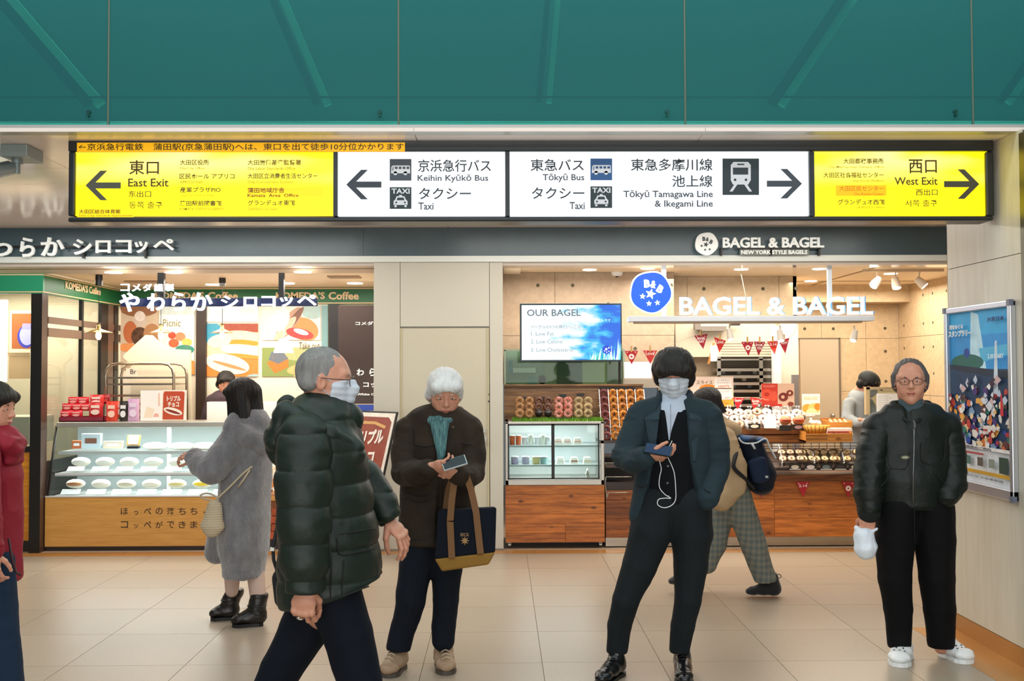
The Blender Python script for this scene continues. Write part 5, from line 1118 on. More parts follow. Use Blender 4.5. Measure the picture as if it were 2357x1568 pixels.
pennant([(1706, 787), (1734.6, 786.5), (1723, 819.6)], YN, 'b0182c', 'O', 'pennant with white bagel ring, centre of the string')
pennant([(1735, 786), (1762, 787), (1746, 819.6)], YN - .01, 'a01828', 'FOR/YOU', 'pennant reading FOR YOU beside the bagel ring pennant')
pennant([(1765.3, 786), (1791.8, 784.6), (1783.3, 816.4)], YN, 'd82c1c', '2.14', 'orange red pennant reading 2.14 near the string end')
pennant([(1792, 785), (1817, 778), (1807.7, 814.3)], YN - .01, 'b82030', 'HAPPY', 'last pennant at the right end of the string')
pennant([(1687, 915), (1714, 917), (1697, 943)], 9.12, 'c01c28', 'HAPPY', 'pennant reading HAPPY over the bag pile', clip=False)
pennant([(1727, 914), (1756, 920), (1734, 943)], 9.12, 'c42420', 'BAGEL/DAY', 'pennant with curling text over the bag pile', clip=False)
pennant([(1832, 1110), (1864, 1109), (1849, 1145)], 8.965, 'b8182c', '2.14', 'red pennant reading 2.14 on the pine counter front', clip=False)
pennant([(1937, 1109), (1968, 1109), (1953, 1146)], 8.965, 'a81c2c', 'O', 'red pennant with round logo on the counter beside the green jacket', clip=False)
pennant([(1736, 1110), (1768, 1110), (1751, 1146)], 8.965, 'b02038', 'LOVE', 'red pennant on the counter half hidden by the backpack', clip=False)
st_ = [(1425, 806), (1470, 808), (1530, 800), (1597, 773), (1629, 769), (1650, 777), (1671, 784), (1706, 787), (1762, 787), (1792, 785), (1817, 778), (1830, 764), (1836, 745)]
MB().tube([P(x, y, YN + .01) for x, y in st_], .0018, 5).build('bunting_string', mat('string', 'd8c8b0', .7), label='thin string carrying the red pennants across the right shop', cat='string')
MB().tube([P(1410, 903, 9.13) if False else P(1660, 912, 9.13), P(1700, 915, 9.13), P(1740, 915, 9.13), P(1770, 921, 9.13)], .0016, 5).build('bunting_string', mat('string'), label='short string holding two pennants above the bag pile', cat='string')

# screen
tv = thing('wall_screen', 'bright landscape screen reading OUR BAGEL above the chilled cabinet', 'screen', tuple(P(1314, 832, 9.3)))
MB().pbox(1197, 698, 1431, 833, 9.3, .05).build('bezel', mat('screen_bezel', '1a2e34', .3), tv, bevel=.004)
mt = bpy.data.materials.new('screen_picture'); mt.use_nodes = True; nt = mt.node_tree; N = nt.nodes; L = nt.links; b = N['Principled BSDF']
b.inputs['Base Color'].default_value = (0, 0, 0, 1); b.inputs['Roughness'].default_value = .3
tc = N.new('ShaderNodeTexCoord'); sp = N.new('ShaderNodeSeparateXYZ'); L.new(tc.outputs['Generated'], sp.inputs[0])
nz = N.new('ShaderNodeTexNoise'); nz.inputs['Scale'].default_value = 3.2; nz.inputs['Detail'].default_value = 6
mp = N.new('ShaderNodeMapping'); mp.inputs['Scale'].default_value = (1.2, 1, 1.6); mp.inputs['Location'].default_value = (0.3, 0, .2); L.new(tc.outputs['Generated'], mp.inputs[0]); L.new(mp.outputs[0], nz.inputs[0])
ma = N.new('ShaderNodeMath'); ma.operation = 'MULTIPLY_ADD'; ma.inputs[1].default_value = .95; L.new(sp.outputs['X'], ma.inputs[0])
mb2 = N.new('ShaderNodeMath'); mb2.operation = 'MULTIPLY_ADD'; mb2.inputs[1].default_value = 1.6; mb2.inputs[2].default_value = -1.05; L.new(nz.outputs['Fac'], mb2.inputs[0]); L.new(mb2.outputs[0], ma.inputs[2])
cr = N.new('ShaderNodeValToRGB'); cr.color_ramp.elements[0].position = .22; cr.color_ramp.elements[0].color = (*lin('f4fcff'), 1); cr.color_ramp.elements[1].position = .66; cr.color_ramp.elements[1].color = (*lin('1668e0'), 1)
e2 = cr.color_ramp.elements.new(.45); e2.color = (*lin('40c4f0'), 1); L.new(ma.outputs[0], cr.inputs[0]); L.new(cr.outputs[0], b.inputs['Emission Color']); b.inputs['Emission Strength'].default_value = 1.1
MB().pbox(1201, 702, 1428, 829, 9.299, .002).build('picture', mt, tv)
m = MB(); m.ptext('OUR BAGEL', 1213, 712, 1337, 728, 9.298, .0005, '4a5a66', .012); m.ptext('シンプルで体に優しい素材だけを使ったベーグルです', 1214, 734, 1406, 741, 9.298, .0005, 'b8ccd8')
m.ptext('ベーグルの3つの体にいいこと', 1222, 748, 1336, 757, 9.298, .0005, '4a6068'); m.pbox(1218, 759, 1345, 760, 9.2975, .0005, '9ab0b8')
m.ptext('1. Low Fat', 1222, 764, 1275, 773, 9.298, .0005, '66808a'); m.ptext('2. Low Calorie', 1222, 782, 1295, 791, 9.298, .0005, '66808a'); m.ptext('3. Low Cholesterol', 1222, 801, 1319, 810, 9.298, .0005, '66808a')
m.ppoly(rg(1396.5, 805, 10, 10), 9.2978, 0, '1c3cb0')
for dx, dy, r_ in ((-1, -1, 4), (-5, 3, 2), (5, -4, 2.5), (0, 6, 2), (5, 4, 2)): m.ppoly(star(1396.5 + dx, 805 + dy, r_), 9.297, 0, 'e8f4ff')
random.seed(2)
for i in range(60):
    x_ = 1355 + random.random() ** .7 * 72; h_ = 10 + random.random() * (x_ - 1345) * .55; m.ppoly([(x_ - 1.2, 828), (x_ + 1.2, 828), (x_ + random.uniform(-2, 6), 828 - h_)], 9.2979, 0, random.choice(['d8f8f4', 'a8ecf0', '48c8d8', 'f0fcf8', '28a898']))
m.build('screen_text', mat('screen_text', attr=True, rough=.5, es=.9), tv)
MB().cyl(P(1426, 832, 9.4), P(1426, 886, 9.4), .012).build('stand_pole', M_BLACK, tv)
# kitchen hatch under the screen
kh = thing('kitchen_window', 'greenish glass pass through window under the bright screen', 'window', (X(1295, 10.0), 10.0, Z(887, 10)))
MB().pbox(1160, 887, 1440, 891, 9.9, .12).build('sill', M_SLAT, kh)
fz = MB(); fz.pbox(1160, 806, 1164, 887, 9.98, .05).pbox(1434, 806, 1438, 887, 9.98, .05).pbox(1160, 803, 1438, 808, 9.98, .05).build('frame', mat('hatch_frame', '8f9a88', .4, .3), kh)
MB().pbox(1164, 808, 1434, 887, 10.0, .006).build('glass_pane', glass('green_tint', 'e0ecdf', .05), kh)
for (a, b_, c_, d_, col_, Yk) in [(1164, 808, 1254, 887, '8fa898', 10.10), (1254, 808, 1282, 887, '97a48c', 10.09), (1282, 830, 1340, 887, '50605a', 10.08), (1340, 808, 1397, 887, 'b0ba98', 10.09), (1397, 820, 1434, 887, '7c8478', 10.09)]:
    MB().pbox(a, b_, c_, d_, Yk, .02).build('kitchen_panel', mat('kp_' + col_, col_, .35), kh)
MB().pbox(1181, 847, 1233, 858, 10.05, .03).build('white_shelf', mat('pale_box', 'd4dfe8', .5), kh); MB().pbox(1216, 868, 1232, 886, 10.05, .03).build('teal_box', mat('teal_box', '6a9aa0', .5), kh)
MB().pbox(1171, 830, 1180, 860, 10.06, .02).build('blue_strip', mat('blue_strip', '5c9ab8', .5), kh); MB().ell(P(1248, 874, 10.05), (.04, .02, .05), 10, 6).build('dark_pot', M_DARK, kh)
MB().pbox(1437, 833, 1500, 871, 9.9, .02).build('blank_board', mat('clean_white', 'f6f8f8', .5), loc=P(1468, 871, 9.9), label='plain white panel between the screen and the black haired man', cat='panel')
MB().pbox(1437, 872, 1590, 893, 9.8, .1).build('counter_ledge', mat('ledge', 'b8ad9c', .5), loc=P(1513, 893, 9.8), label='grey brown back counter ledge behind the sloped rack', cat='counter')
# hanging illuminated sign with shelf
M_BG = mat('lit_letters', 'ffffff', .4, emis='f4f9ff', es=1.5); M_BS = mat('letter_side_blue', '5b9fc9', .4, es=.25)
hs = thing('illuminated_sign', 'glowing white capital letters and blue round logo on a hanging white bar', 'sign', tuple(P(1730, 742, 9.0)))
MB().box(X(1449, 8.98), X(2010, 8.98), 8.93, 9.12, Z(740, 8.98, 1730), Z(728, 8.98, 1730)).build('shelf_bar', mat('bar_white', 'cfd6de', .4), hs, bevel=.003)
MB().box(X(1462, 8.98), X(1985, 8.98), 8.96, 9.08, Z(744, 8.98, 1730), Z(740, 8.98, 1730)).build('light_track', mat('track_tan', 'c8b49c', .5), hs)
for a_, b_ in ((1525, 10), (1908, 9)): MB().box(X(a_, 9.03), X(a_ + b_, 9.03), 9.02, 9.06, Z(728, 9.03, a_), ZB).build('hanger_post', mat('post_white', 'e4ecf4', .4), hs)
word(None, 'BAGEL & BAGEL', 1564, 683, 2008, 726, 8.93, .012, .018, M_BG, hs)
word(None, 'BAGEL & BAGEL', 1564, 683, 2008, 726, 8.985, .042, .018, M_BS, hs, 'letter_side')
M_LB = mat('logo_blue', '0c52e6', .4, es=.7)
MB().ppoly(wob(1497.5, 673, 49), 8.97, .02).build('logo_rim', M_BG, hs); ld_ = MB().ppoly(wob(1498, 673, 46), 8.949, .004).build('logo_disc', M_LB, hs)
emblem(1497.5, 675, .92, 8.944, None, ld_, M_BG, .002)
# spot lamps under the bar
def spot(px, py, Y, label, grp, ang, col_='d8cfc0', up=None, r=.032, h=.10):
    q = P(px, py, Y); o = thing('spot_lamp', label, 'lamp', tuple(q), grp); d = Vector((math.sin(ang), -.35, -math.cos(ang))).normalized()
    top = q + Vector((0, .0, .09)) if up is None else Vector((q.x, q.y, up))
    MB().cyl(q - d * h * .3, top, .008, n=8).build('stem', mat('lamp_' + col_, col_, .4), o)
    MB().lathe((0, 0, 0), [(0, 0), (r * .7, 0), (r, h * .4), (r, h), (r * .9, h), (r * .85, h * .9)], 16)
    m = MB(); m.cyl(q - d * h / 2, q + d * h * .2, r * .75, r, 16).cyl(q + d * h * .2, q + d * h / 2, r, r, 16).build('lamp_body', mat('lamp_' + col_, col_, .4), o)
    MB().cyl(q + d * (h / 2 + .0005), q + d * (h / 2 + .003), r * .85, r * .85, 16).build('lens', mat('lamp_lens', 'fff4e0', .3, es=5), o)
spot(1680, 770, 9.0, 'pale spot lamp under the sign bar above the second pennant', 'spot lamps under the sign bar', .1)
spot(1796, 773, 9.0, 'pale spot lamp under the sign bar near the last pennant', 'spot lamps under the sign bar', .05)
spot(1966, 773, 9.0, 'tilted pale spot lamp under the right end of the sign bar', 'spot lamps under the sign bar', -.35)
tk = MB().box(X(1990, 9.9), X(2175, 9.9), 9.88, 9.92, ZB - .025, ZB).build('lamp_track', mat('track_cream', 'd8c4a8', .5), label='cream lamp track on the ceiling above the capped clerk', cat='lamp track')
spot(2017, 650, 9.9, 'left track lamp aimed left above the capped clerk', 'track lamps', -.8, 'e8dccb', ZB, .045, .11)
spot(2062, 652, 9.9, 'middle track lamp pointing down above the capped clerk', 'track lamps', .05, 'e8dccb', ZB, .045, .11)
spot(2119, 650, 9.9, 'right track lamp nearest the pillar', 'track lamps', .7, 'e8dccb', ZB, .045, .11)
for k, (a_, b_, w_) in enumerate([(1357, 621, 'above the screen'), (1491, 618, 'above the blue logo'), (1706, 620, 'above the white sign letters, left'), (1866, 647, 'behind the right hanger post'), (1886, 619, 'beside the right hanger post'), (2050, 630, 'between the track lamps'), (1175, 621, 'at the hatch by the cream wall')]):
    downlight(a_, b_, ZB, .06, 'round ceiling light of the right shop ' + w_, 'right shop downlights')
q = PZ(1420, 627, ZB); sd = thing('smoke_detector', 'white round smoke detector on the ceiling between screen and logo', 'detector', (q.x, q.y, ZB)); MB().lathe((q.x, q.y, ZB), [(.06, 0), (.055, -.03), (.03, -.04), (0, -.042)], 20).build('housing', M_WHITE, sd); MB().lathe((q.x, q.y, ZB - .04), [(.02, 0), (.012, -.012), (0, -.012)], 12).build('sensor', M_DARK, sd)
MB().tube([Vector((P(1703, 636, 9.7).x, 9.7, ZB)), P(1718, 690, 9.5)], .003, 5).build('dangling_string', mat('cord_cream', 'e8d8b8', .6), label='thin cream cord hanging from the ceiling behind the white letters', cat='cord')
# back kitchen equipment
ov = thing('steel_shelving', 'stainless steel shelving with trays behind the pennants', 'shelving', tuple(P(1720, 940, 10.2)))
YO = 10.2
for a_ in (1655, 1752, 1783): MB().pbox(a_ - 3, 822, a_ + 4, 965, YO, .03).build('post', M_STEEL, ov)
for i, y_ in enumerate((826, 848, 864, 880, 897, 914, 930, 948)):
    MB().pbox(1652, y_, 1788, y_ + (7 if i else 4), YO + .0, .35).build('tray', M_STEEL, ov)
MB().pbox(1650, 820, 1790, 960, YO + .37, .02).build('back_sheet', mat('dark_steel', '6a6258', .4, .5), ov)
random.seed(8)
for i in range(9):
    x_ = 1665 + i * 12; y_ = (858, 874, 890)[i % 3]
    q = P(x_, y_ + 3, YO + .1); MB().box(q.x - .02, q.x + .02, q.y, q.y + .08, q.z, q.z + .045).build('tin', mat(('tin_a', 'tin_b', 'tin_c')[i % 3], ('8a8c84', 'c8b8a0', '5a7a80')[i % 3], .4), loc=tuple(q), label='small container on the steel shelving, %s from the left' % (ordw + ['ninth'])[i], cat='container', group='containers on the steel shelving')
hd2 = thing('extractor_hood', 'brushed grey extractor hood above the steel shelving', 'hood', tuple(P(1650, 775, 10.3)))
MB().pbox(1600, 745, 1613, 759, 10.3, .1).pbox(1613, 751, 1672, 762, 10.3, .2).build('hood_body', mat('hood_grey', '8a8076', .4, .4), hd2); MB().pbox(1683, 745, 1704, 749, 10.3, .1).build('vent_slot', M_DARK, hd2)
hp2 = MB().pbox(1555, 745, 1785, 822, 10.45, .02).build('tiled_panel', mat('cream_tile', 'd9cdb4', .4), loc=P(1670, 822, 10.45), label='cream kitchen wall panel behind the pennants', cat='panel')
for i in range(6): MB().pbox(1660, 790 + i * 6, 1783, 791 + i * 6, 10.44, .01).build('shutter_line', mat('line_tan', 'a89c84', .5), label='thin groove of the kitchen shutter, %s down' % ordw[i], cat='trim', group='shutter grooves')
wdp = MB().add([P(1640, 790, 10.3), P(1628, 838, 10.3), P(1634, 838, 10.3), P(1646, 790, 10.3), P(1640, 790, 10.32), P(1628, 838, 10.32), P(1634, 838, 10.32), P(1646, 790, 10.32)], [(0, 1, 2, 3), (4, 7, 6, 5), (0, 3, 7, 4), (3, 2, 6, 7), (0, 4, 5, 1)]).build('wooden_paddle', M_LW, loc=P(1632, 838, 10.3), label='leaning brown wooden board left of the steel shelving', cat='board')
MB().pbox(1636, 795, 1652, 832, 10.28, .02).build('white_notice', m_card, loc=P(1644, 832, 10.28), label='white sheet beside the leaning wooden board', cat='notice')
MB().pbox(1785, 750, 1797, 1215, 10.1, .08).build('white_post', M_WHITE, loc=P(1791, 885, 10.1), label='white upright post right of the steel shelving', cat='post')
MB().pbox(1797, 745, 1837, 965, 10.5, .04).build('white_partition', mat('warm_white', 'ece0c8', .5), loc=P(1817, 965, 10.5), label='cream partition right of the steel shelving', cat='partition')
MB().pbox(1828, 863, 1839, 1219, 10.0, .04).build('grey_strip', mat('grey_strip', '8c8480', .5), loc=P(1833, 950, 10.0), label='dark grey upright strip at the left edge of the staff door', cat='strip')
# ------------------------------------------------------------------ poster case on the pillar (faces left)
pc = thing('poster_case', 'aluminium framed event poster case on the pale pillar', 'poster case', (XP - .03, 5.75, 1.1))
yf1, yf0 = 6.17, 5.36    # far, near
def zpx(px, py): # height on the pillar plane at pixel
    d = ROT @ Vector(((px - CX) / F, -(py - CY) / F, -1.0)); t = (XP - .03) / d.x; q = CAM + d * t; return q
zt_, zb_ = zpx(2250, 701).z, zpx(2250, 1135).z
fw = .035; xf = XP - .035
MB().box(xf, XP, yf0, yf0 + fw, zb_, zt_).box(xf, XP, yf1 - fw, yf1, zb_, zt_).box(xf, XP, yf0, yf1, zt_ - fw, zt_).box(xf, XP, yf0, yf1, zb_, zb_ + .06).build('frame', M_ALU, pc, bevel=.006)
MB().box(xf - .004, xf + .02, yf0 - .004, yf0 + .03, zb_ - .004, zb_ + .03).box(xf - .004, xf + .02, yf0 - .004, yf0 + .03, zt_ - .03, zt_ + .004).box(xf - .004, xf + .02, yf1 - .03, yf1 + .004, zt_ - .03, zt_ + .004).build('corner_cap', mat('cap_grey', '6a7080', .4), pc)
UU, VV = Vector((0, -1, 0)), ZZ      # right on the page = towards the camera
NN = UU.cross(VV)                    # points to -X
o_ = Vector((XP - .012, yf1 - fw, zb_ + .06)); Wp = yf1 - yf0 - 2 * fw; Hp = zt_ - fw - zb_ - .06
mtp = mat('event_poster', attr=True, rough=.45, spec=.3, var=(16, '2c5c8c', .16))
m = MB(); kk = [0]
def pp(pts, c_): m.prism([(a * Wp, b * Hp) for a, b in pts], o_ + NN * (.0001 * kk[0]), UU, VV, 0, c_); kk[0] += 1
R4 = lambda a, b_, c_, d_: [(a, b_), (c_, b_), (c_, d_), (a, d_)]
pp(R4(0, 0, 1, 1), 'eef2f6'); pp(R4(0, .19, 1, 1), '143a5c'); pp(R4(0, .66, 1, 1), '2a9ce6'); pp(R4(0, .86, 1, 1), '34b4f0')
pp([(.35, .66), (.62, .66), (.5, .98), (.38, 1)], 'c8f0ff'); pp([(.55, .70), (1, .74), (1, .80), (.5, .78)], '58c0ea'); pp(ring(.3, .70, .28, .05, 18), '1c6a5c'); pp([(0, .66), (1, .60), (1, .645), (0, .69)], '0f2438')
pp([(.72, .50), (.80, .50), (.79, .82), (.76, .82)], 'd8e8f4'); pp(ring(.30, .755, .05, .03, 12), '1848a0')
random.seed(21)
pal = ['e8823a', 'f2ece4', '2848a8', 'c8402c', 'f0b04c', 'e8e0d8', '6a3a2c', '4c2c78', 'd86a3c', '88a8c8', 'f4d8a8', 'b83028', '2c7c6c', 'ffffff']
for i in range(150):
    a = random.random(); b_ = .20 + random.random() * (.26 + .10 * random.random()); s_ = random.uniform(.02, .06)
    pts = [(min(max(a + s_ * random.uniform(.5, 1.3) * math.cos(t), 0), 1), min(max(b_ + s_ * .6 * random.uniform(.5, 1.3) * math.sin(t), .19), .62)) for t in [6.283 * k / 5 for k in range(5)]]
    kk[0] += 0; pp(pts, random.choice(pal))
for i in range(26):
    a = random.uniform(.2, .95); b_ = random.uniform(.42, .60); s_ = random.uniform(.03, .07)
    pp([(min(max(a + s_ * random.uniform(.3, 1.2) * math.cos(t), 0), 1), b_ + s_ * .5 * random.uniform(.4, 1.2) * math.sin(t)) for t in [6.283 * k / 4 for k in range(4)]], random.choice(['f4f4f8', 'e0e4ec', 'd8b8b8', 'c8d4e4', '402028']))
pp([(.87, .40), (.92, .40), (.90, .52), (.88, .52)], 'd82c2c'); pp(R4(.08, .195, 1, .215), 'f4f0e8'); pp(R4(.1, .165, .6, .175), 'b83c34')
for a, c_ in ((.30, '5c7c6c'), (.50, '6a5c4c'), (.68, '8c9488')): pp(R4(a, .10, a + .09, .15), c_)
pp(R4(.84, .08, .98, .17), '3a4c34'); pp(R4(0, .055, 1, .075), 'd8a424')
def pt(s_, a, b_, w, h, c_, off=.02): m.text(s_, o_ + UU * (a * Wp) + VV * (b_ * Hp) + NN * (.0001 * kk[0] + .001), UU, VV, w * Wp, h * Hp, .0008, c_, off)
pt('スタンプラリー', .04, .855, .40, .04, 'f6fafc', .05); pt('駅をめぐる', .06, .90, .24, .03, 'f0f4fa', .05); pt('JR東日本', .70, .925, .26, .03, '0c3c74', .03); pt('参加駅全65駅', .55, .315, .32, .025, 'f8f0e8', .04); pt('開催中', .55, .285, .14, .022, 'f8f0e8', .04)
pt('賞品交換所のご案内', .12, .196, .60, .015, '6a6c74'); pt('お問い合わせ 大会事務局', .1, .03, .8, .012, '7c8490'); pt('2.10 START', .70, .72, .24, .025, 'e8f4fc', .03)
m.build('poster_print', mtp, pc)
# ================================================================== PEOPLE: smooth-union fields turned into surfaces
def vnoise(p, seed=0):
    i = np.floor(p).astype(np.int64); f = p - i; f = f * f * (3 - 2 * f); out = 0
    for dx in (0, 1):
        for dy in (0, 1):
            for dz in (0, 1):
                h = ((i[:, 0] + dx) * 73856093) ^ ((i[:, 1] + dy) * 19349663) ^ ((i[:, 2] + dz) * 83492791) ^ (seed * 2654435761)
                h = (h ^ (h >> 13)) * 1274126177 & 0x7fffffff; h = (h ^ (h >> 15)) & 0xffff
                w = (f[:, 0] if dx else 1 - f[:, 0]) * (f[:, 1] if dy else 1 - f[:, 1]) * (f[:, 2] if dz else 1 - f[:, 2])
                out = out + w * (h / 65535.0)
    return out * 2 - 1

class Fld:
    """solid made of tapered rounded pieces blended into each other"""
    def __init__(s): s.p = []
    def seg(s, a, b, ra, rb=None, u=None, k=.02, op='+'):
        a = np.array(a, float); b = np.array(b, float)
        ra = (ra, ra) if not isinstance(ra, (tuple, list)) else ra
        rb = ra if rb is None else ((rb, rb) if not isinstance(rb, (tuple, list)) else rb)
        s.p.append((op, a, b, np.array(ra, float), np.array(rb, float), u, k)); return s
    def ball(s, c, r, k=.02, op='+', rot=None):   # r 3-tuple, rot 3x3 columns = axes
        s.p.append((op + 'e', np.array(c, float), np.array(r if isinstance(r, (tuple, list)) else (r,) * 3, float), rot, k)); return s
    def cut(s, pt, n, k=.004): s.p.append(('cut', np.array(pt, float), np.array(n, float) / np.linalg.norm(n), k)); return s
    def chain(s, pts, k=.02, u=None):  # [(pos, r or (ru, rv))...]
        for i, ((a, ra), (b, rb)) in enumerate(zip(pts[:-1], pts[1:])): s.seg(a, b, ra, rb, u, k if i == 0 else min(k, .008))
        return s
    def inflate(s, d, sel=None):
        q = Fld()
        for e in s.p:
            if e[0] == '+': q.p.append((e[0], e[1], e[2], e[3] + d, e[4] + d, e[5], e[6]))
            elif e[0] == '+e': q.p.append((e[0], e[1], e[2] + d, e[3], e[4]))
            elif e[0] == '-e': q.p.append((e[0], e[1], np.maximum(e[2] - d, .001), e[3], e[4]))
        return q
    def mesh(s, h):
        lo = np.full(3, 1e9); hi = -lo
        for e in s.p:
            if e[0] in ('+',): r = max(e[3].max(), e[4].max()); lo = np.minimum(lo, np.minimum(e[1], e[2]) - r); hi = np.maximum(hi, np.maximum(e[1], e[2]) + r)
            if e[0] == '+e': r = e[2].max(); lo = np.minimum(lo, e[1] - r); hi = np.maximum(hi, e[1] + r)
        lo -= 4 * h; hi += 4 * h; n = np.ceil((hi - lo) / h).astype(int) + 1
        ax = [lo[i] + h * np.arange(n[i]) for i in range(3)]
        Fv = np.full(n, .3, np.float32)
        for e in s.p:
            op = e[0]
            if op == 'cut':
                d = ((ax[0][:, None, None] - e[1][0]) * e[2][0] + (ax[1][None, :, None] - e[1][1]) * e[2][1] + (ax[2][None, None, :] - e[1][2]) * e[2][2]).astype(np.float32)
                k = e[3]; hh = np.clip(.5 - .5 * (Fv - d) / k, 0, 1); Fv = Fv * (1 - hh) + d * hh + k * hh * (1 - hh); continue
            if op in '+-':
                r = max(e[3].max(), e[4].max()); l, u_ = np.minimum(e[1], e[2]) - r, np.maximum(e[1], e[2]) + r; k = e[6]
            else: r = e[2].max(); l, u_ = e[1] - r, e[1] + r; k = e[4]
            m = k + 4 * h
            i0 = np.clip(np.floor((l - m - lo) / h).astype(int), 0, n); i1 = np.clip(np.ceil((u_ + m - lo) / h).astype(int) + 1, 0, n)
            if (i1 <= i0).any(): continue
            X_, Y_, Z_ = [ax[i][i0[i]:i1[i]].reshape([-1 if j == i else 1 for j in range(3)]) for i in range(3)]
            if op in '+-':
                a, b = e[1], e[2]; ab = b - a; L_ = max(np.linalg.norm(ab), 1e-6); w = ab / L_
                px, py, pz = X_ - a[0], Y_ - a[1], Z_ - a[2]
                t = px * w[0] + py * w[1] + pz * w[2]; tc = np.clip(t, 0, L_); tt = tc / L_
                if e[3][0] == e[3][1] and e[4][0] == e[4][1]:
                    d2 = px * px + py * py + pz * pz - t * t; rr = e[3][0] + (e[4][0] - e[3][0]) * tt
                    d = np.sqrt(np.maximum(d2, 0) + (t - tc) ** 2) - rr
                else:
                    u = np.array(e[5] if e[5] is not None else (1, 0, 0), float); u = u - w * u.dot(w); u /= np.linalg.norm(u); v = np.cross(w, u)
                    du = px * u[0] + py * u[1] + pz * u[2]; dv = px * v[0] + py * v[1] + pz * v[2]
                    ru = e[3][0] + (e[4][0] - e[3][0]) * tt; rv = e[3][1] + (e[4][1] - e[3][1]) * tt; rm = np.minimum(ru, rv)
                    q = np.sqrt((du / ru) ** 2 + (dv / rv) ** 2 + ((t - tc) / rm) ** 2)
                    g = np.sqrt((du / ru ** 2) ** 2 + (dv / rv ** 2) ** 2 + ((t - tc) / rm ** 2) ** 2) + 1e-6
                    d = q * (q - 1) / g
                    d = np.where(q < .3, -rm * .7, d)
            else:
                c, r3 = e[1], e[2]; px, py, pz = X_ - c[0], Y_ - c[1], Z_ - c[2]
                if e[3] is not None:
                    R_ = e[3]; px, py, pz = [px * R_[0][i] + py * R_[1][i] + pz * R_[2][i] for i in range(3)]
                q = np.sqrt((px / r3[0]) ** 2 + (py / r3[1]) ** 2 + (pz / r3[2]) ** 2); g = np.sqrt((px / r3[0] ** 2) ** 2 + (py / r3[1] ** 2) ** 2 + (pz / r3[2] ** 2) ** 2) + 1e-6
                d = q * (q - 1) / g; d = np.where(q < .3, -r3.min() * .7, d)
            sl = tuple(slice(i0[i], i1[i]) for i in range(3)); S = Fv[sl]; d = d.astype(np.float32)
            if op[0] == '+':
                hh = np.clip(.5 + .5 * (S - d) / k, 0, 1); Fv[sl] = S * (1 - hh) + d * hh - k * hh * (1 - hh)
            else:
                d = -d; hh = np.clip(.5 - .5 * (S - d) / k, 0, 1); Fv[sl] = S * (1 - hh) + d * hh + k * hh * (1 - hh)
        return surf(Fv, lo, h)

def surf(Fv, lo, h):
    I = Fv < 0; c = I[:-1, :-1, :-1].astype(np.int8)
    s_ = [slice(None, -1), slice(1, None)]; cnt = 0
    for a in (0, 1):
        for b in (0, 1):
            for d in (0, 1): cnt = cnt + I[s_[a], s_[b], s_[d]].astype(np.int8)
    act = (cnt > 0) & (cnt < 8); idx = -np.ones(act.shape, np.int64); cells = np.argwhere(act); idx[act] = np.arange(len(cells))
    i, j, k = cells.T; acc = np.zeros((len(cells), 3)); num = np.zeros(len(cells))
    V8 = {(a, b, d): Fv[i + a, j + b, k + d] for a in (0, 1) for b in (0, 1) for d in (0, 1)}
    for ax_ in range(3):
        for p in (0, 1):
            for q in (0, 1):
                a = [0, 0, 0]; o = [x for x in range(3) if x != ax_]; a[o[0]] = p; a[o[1]] = q; b = list(a); b[ax_] = 1
                fa, fb = V8[tuple(a)], V8[tuple(b)]; cr = (fa < 0) != (fb < 0); t = np.where(cr, fa / np.where(cr, fa - fb, 1), 0)
                for x in range(3): acc[:, x] += np.where(cr, a[x] + (t if x == ax_ else 0), 0)
                num += cr
    V = (cells + acc / num[:, None]) * h + lo
    Fs = []
    for ax_ in range(3):
        A = [slice(1, -1)] * 3; A[ax_] = slice(None, -1); B = [slice(1, -1)] * 3; B[ax_] = slice(1, None)
        fa, fb = I[tuple(A)], I[tuple(B)]; e = np.argwhere(fa != fb); sgn = fa[tuple(e.T)]; e2 = e.copy()
        o = [x for x in range(3) if x != ax_]; e2[:, o[0]] += 1; e2[:, o[1]] += 1
        def cid(p, q):
            z = e2.copy(); z[:, o[0]] -= p; z[:, o[1]] -= q; return idx[tuple(z.T)]
        Q = np.stack([cid(0, 0), cid(1, 0), cid(1, 1), cid(0, 1)], 1)
        flip = sgn if ax_ != 1 else ~sgn
        Q[~flip] = Q[~flip][:, ::-1]; Fs.append(Q)
    return V, np.concatenate(Fs)

def vnormals(V, Q):
    n = np.cross(V[Q[:, 2]] - V[Q[:, 0]], V[Q[:, 3]] - V[Q[:, 1]]); N_ = np.zeros_like(V)
    for c in range(4): np.add.at(N_, Q[:, c], n)
    return N_ / (np.linalg.norm(N_, axis=1, keepdims=True) + 1e-12)

def mesh_obj(name, V, Q, m, parent=None, loc=None, **kw):
    o0 = np.array(parent['_loc'] if parent is not None else loc)
    me = bpy.data.meshes.new(name); V = np.ascontiguousarray(V - o0, np.float32); Q = np.ascontiguousarray(Q, np.int32)
    me.vertices.add(len(V)); me.vertices.foreach_set('co', V.ravel()); me.loops.add(Q.size); me.loops.foreach_set('vertex_index', Q.ravel())
    me.polygons.add(len(Q)); me.polygons.foreach_set('loop_start', np.arange(0, Q.size, 4, dtype=np.int32)); me.polygons.foreach_set('loop_total', np.full(len(Q), 4, np.int32))
    me.update(calc_edges=True); me.validate(); me.polygons.foreach_set('use_smooth', np.ones(len(me.polygons), bool)); me.materials.append(m)
    o = bpy.data.objects.new(name, me); COL.objects.link(o)
    if parent is not None: o.parent = parent
    else: o.location = o0.tolist()
    o['_loc'] = tuple(float(v) for v in o0)
    for k_, v_ in kw.items(): o[k_] = v_
    return o

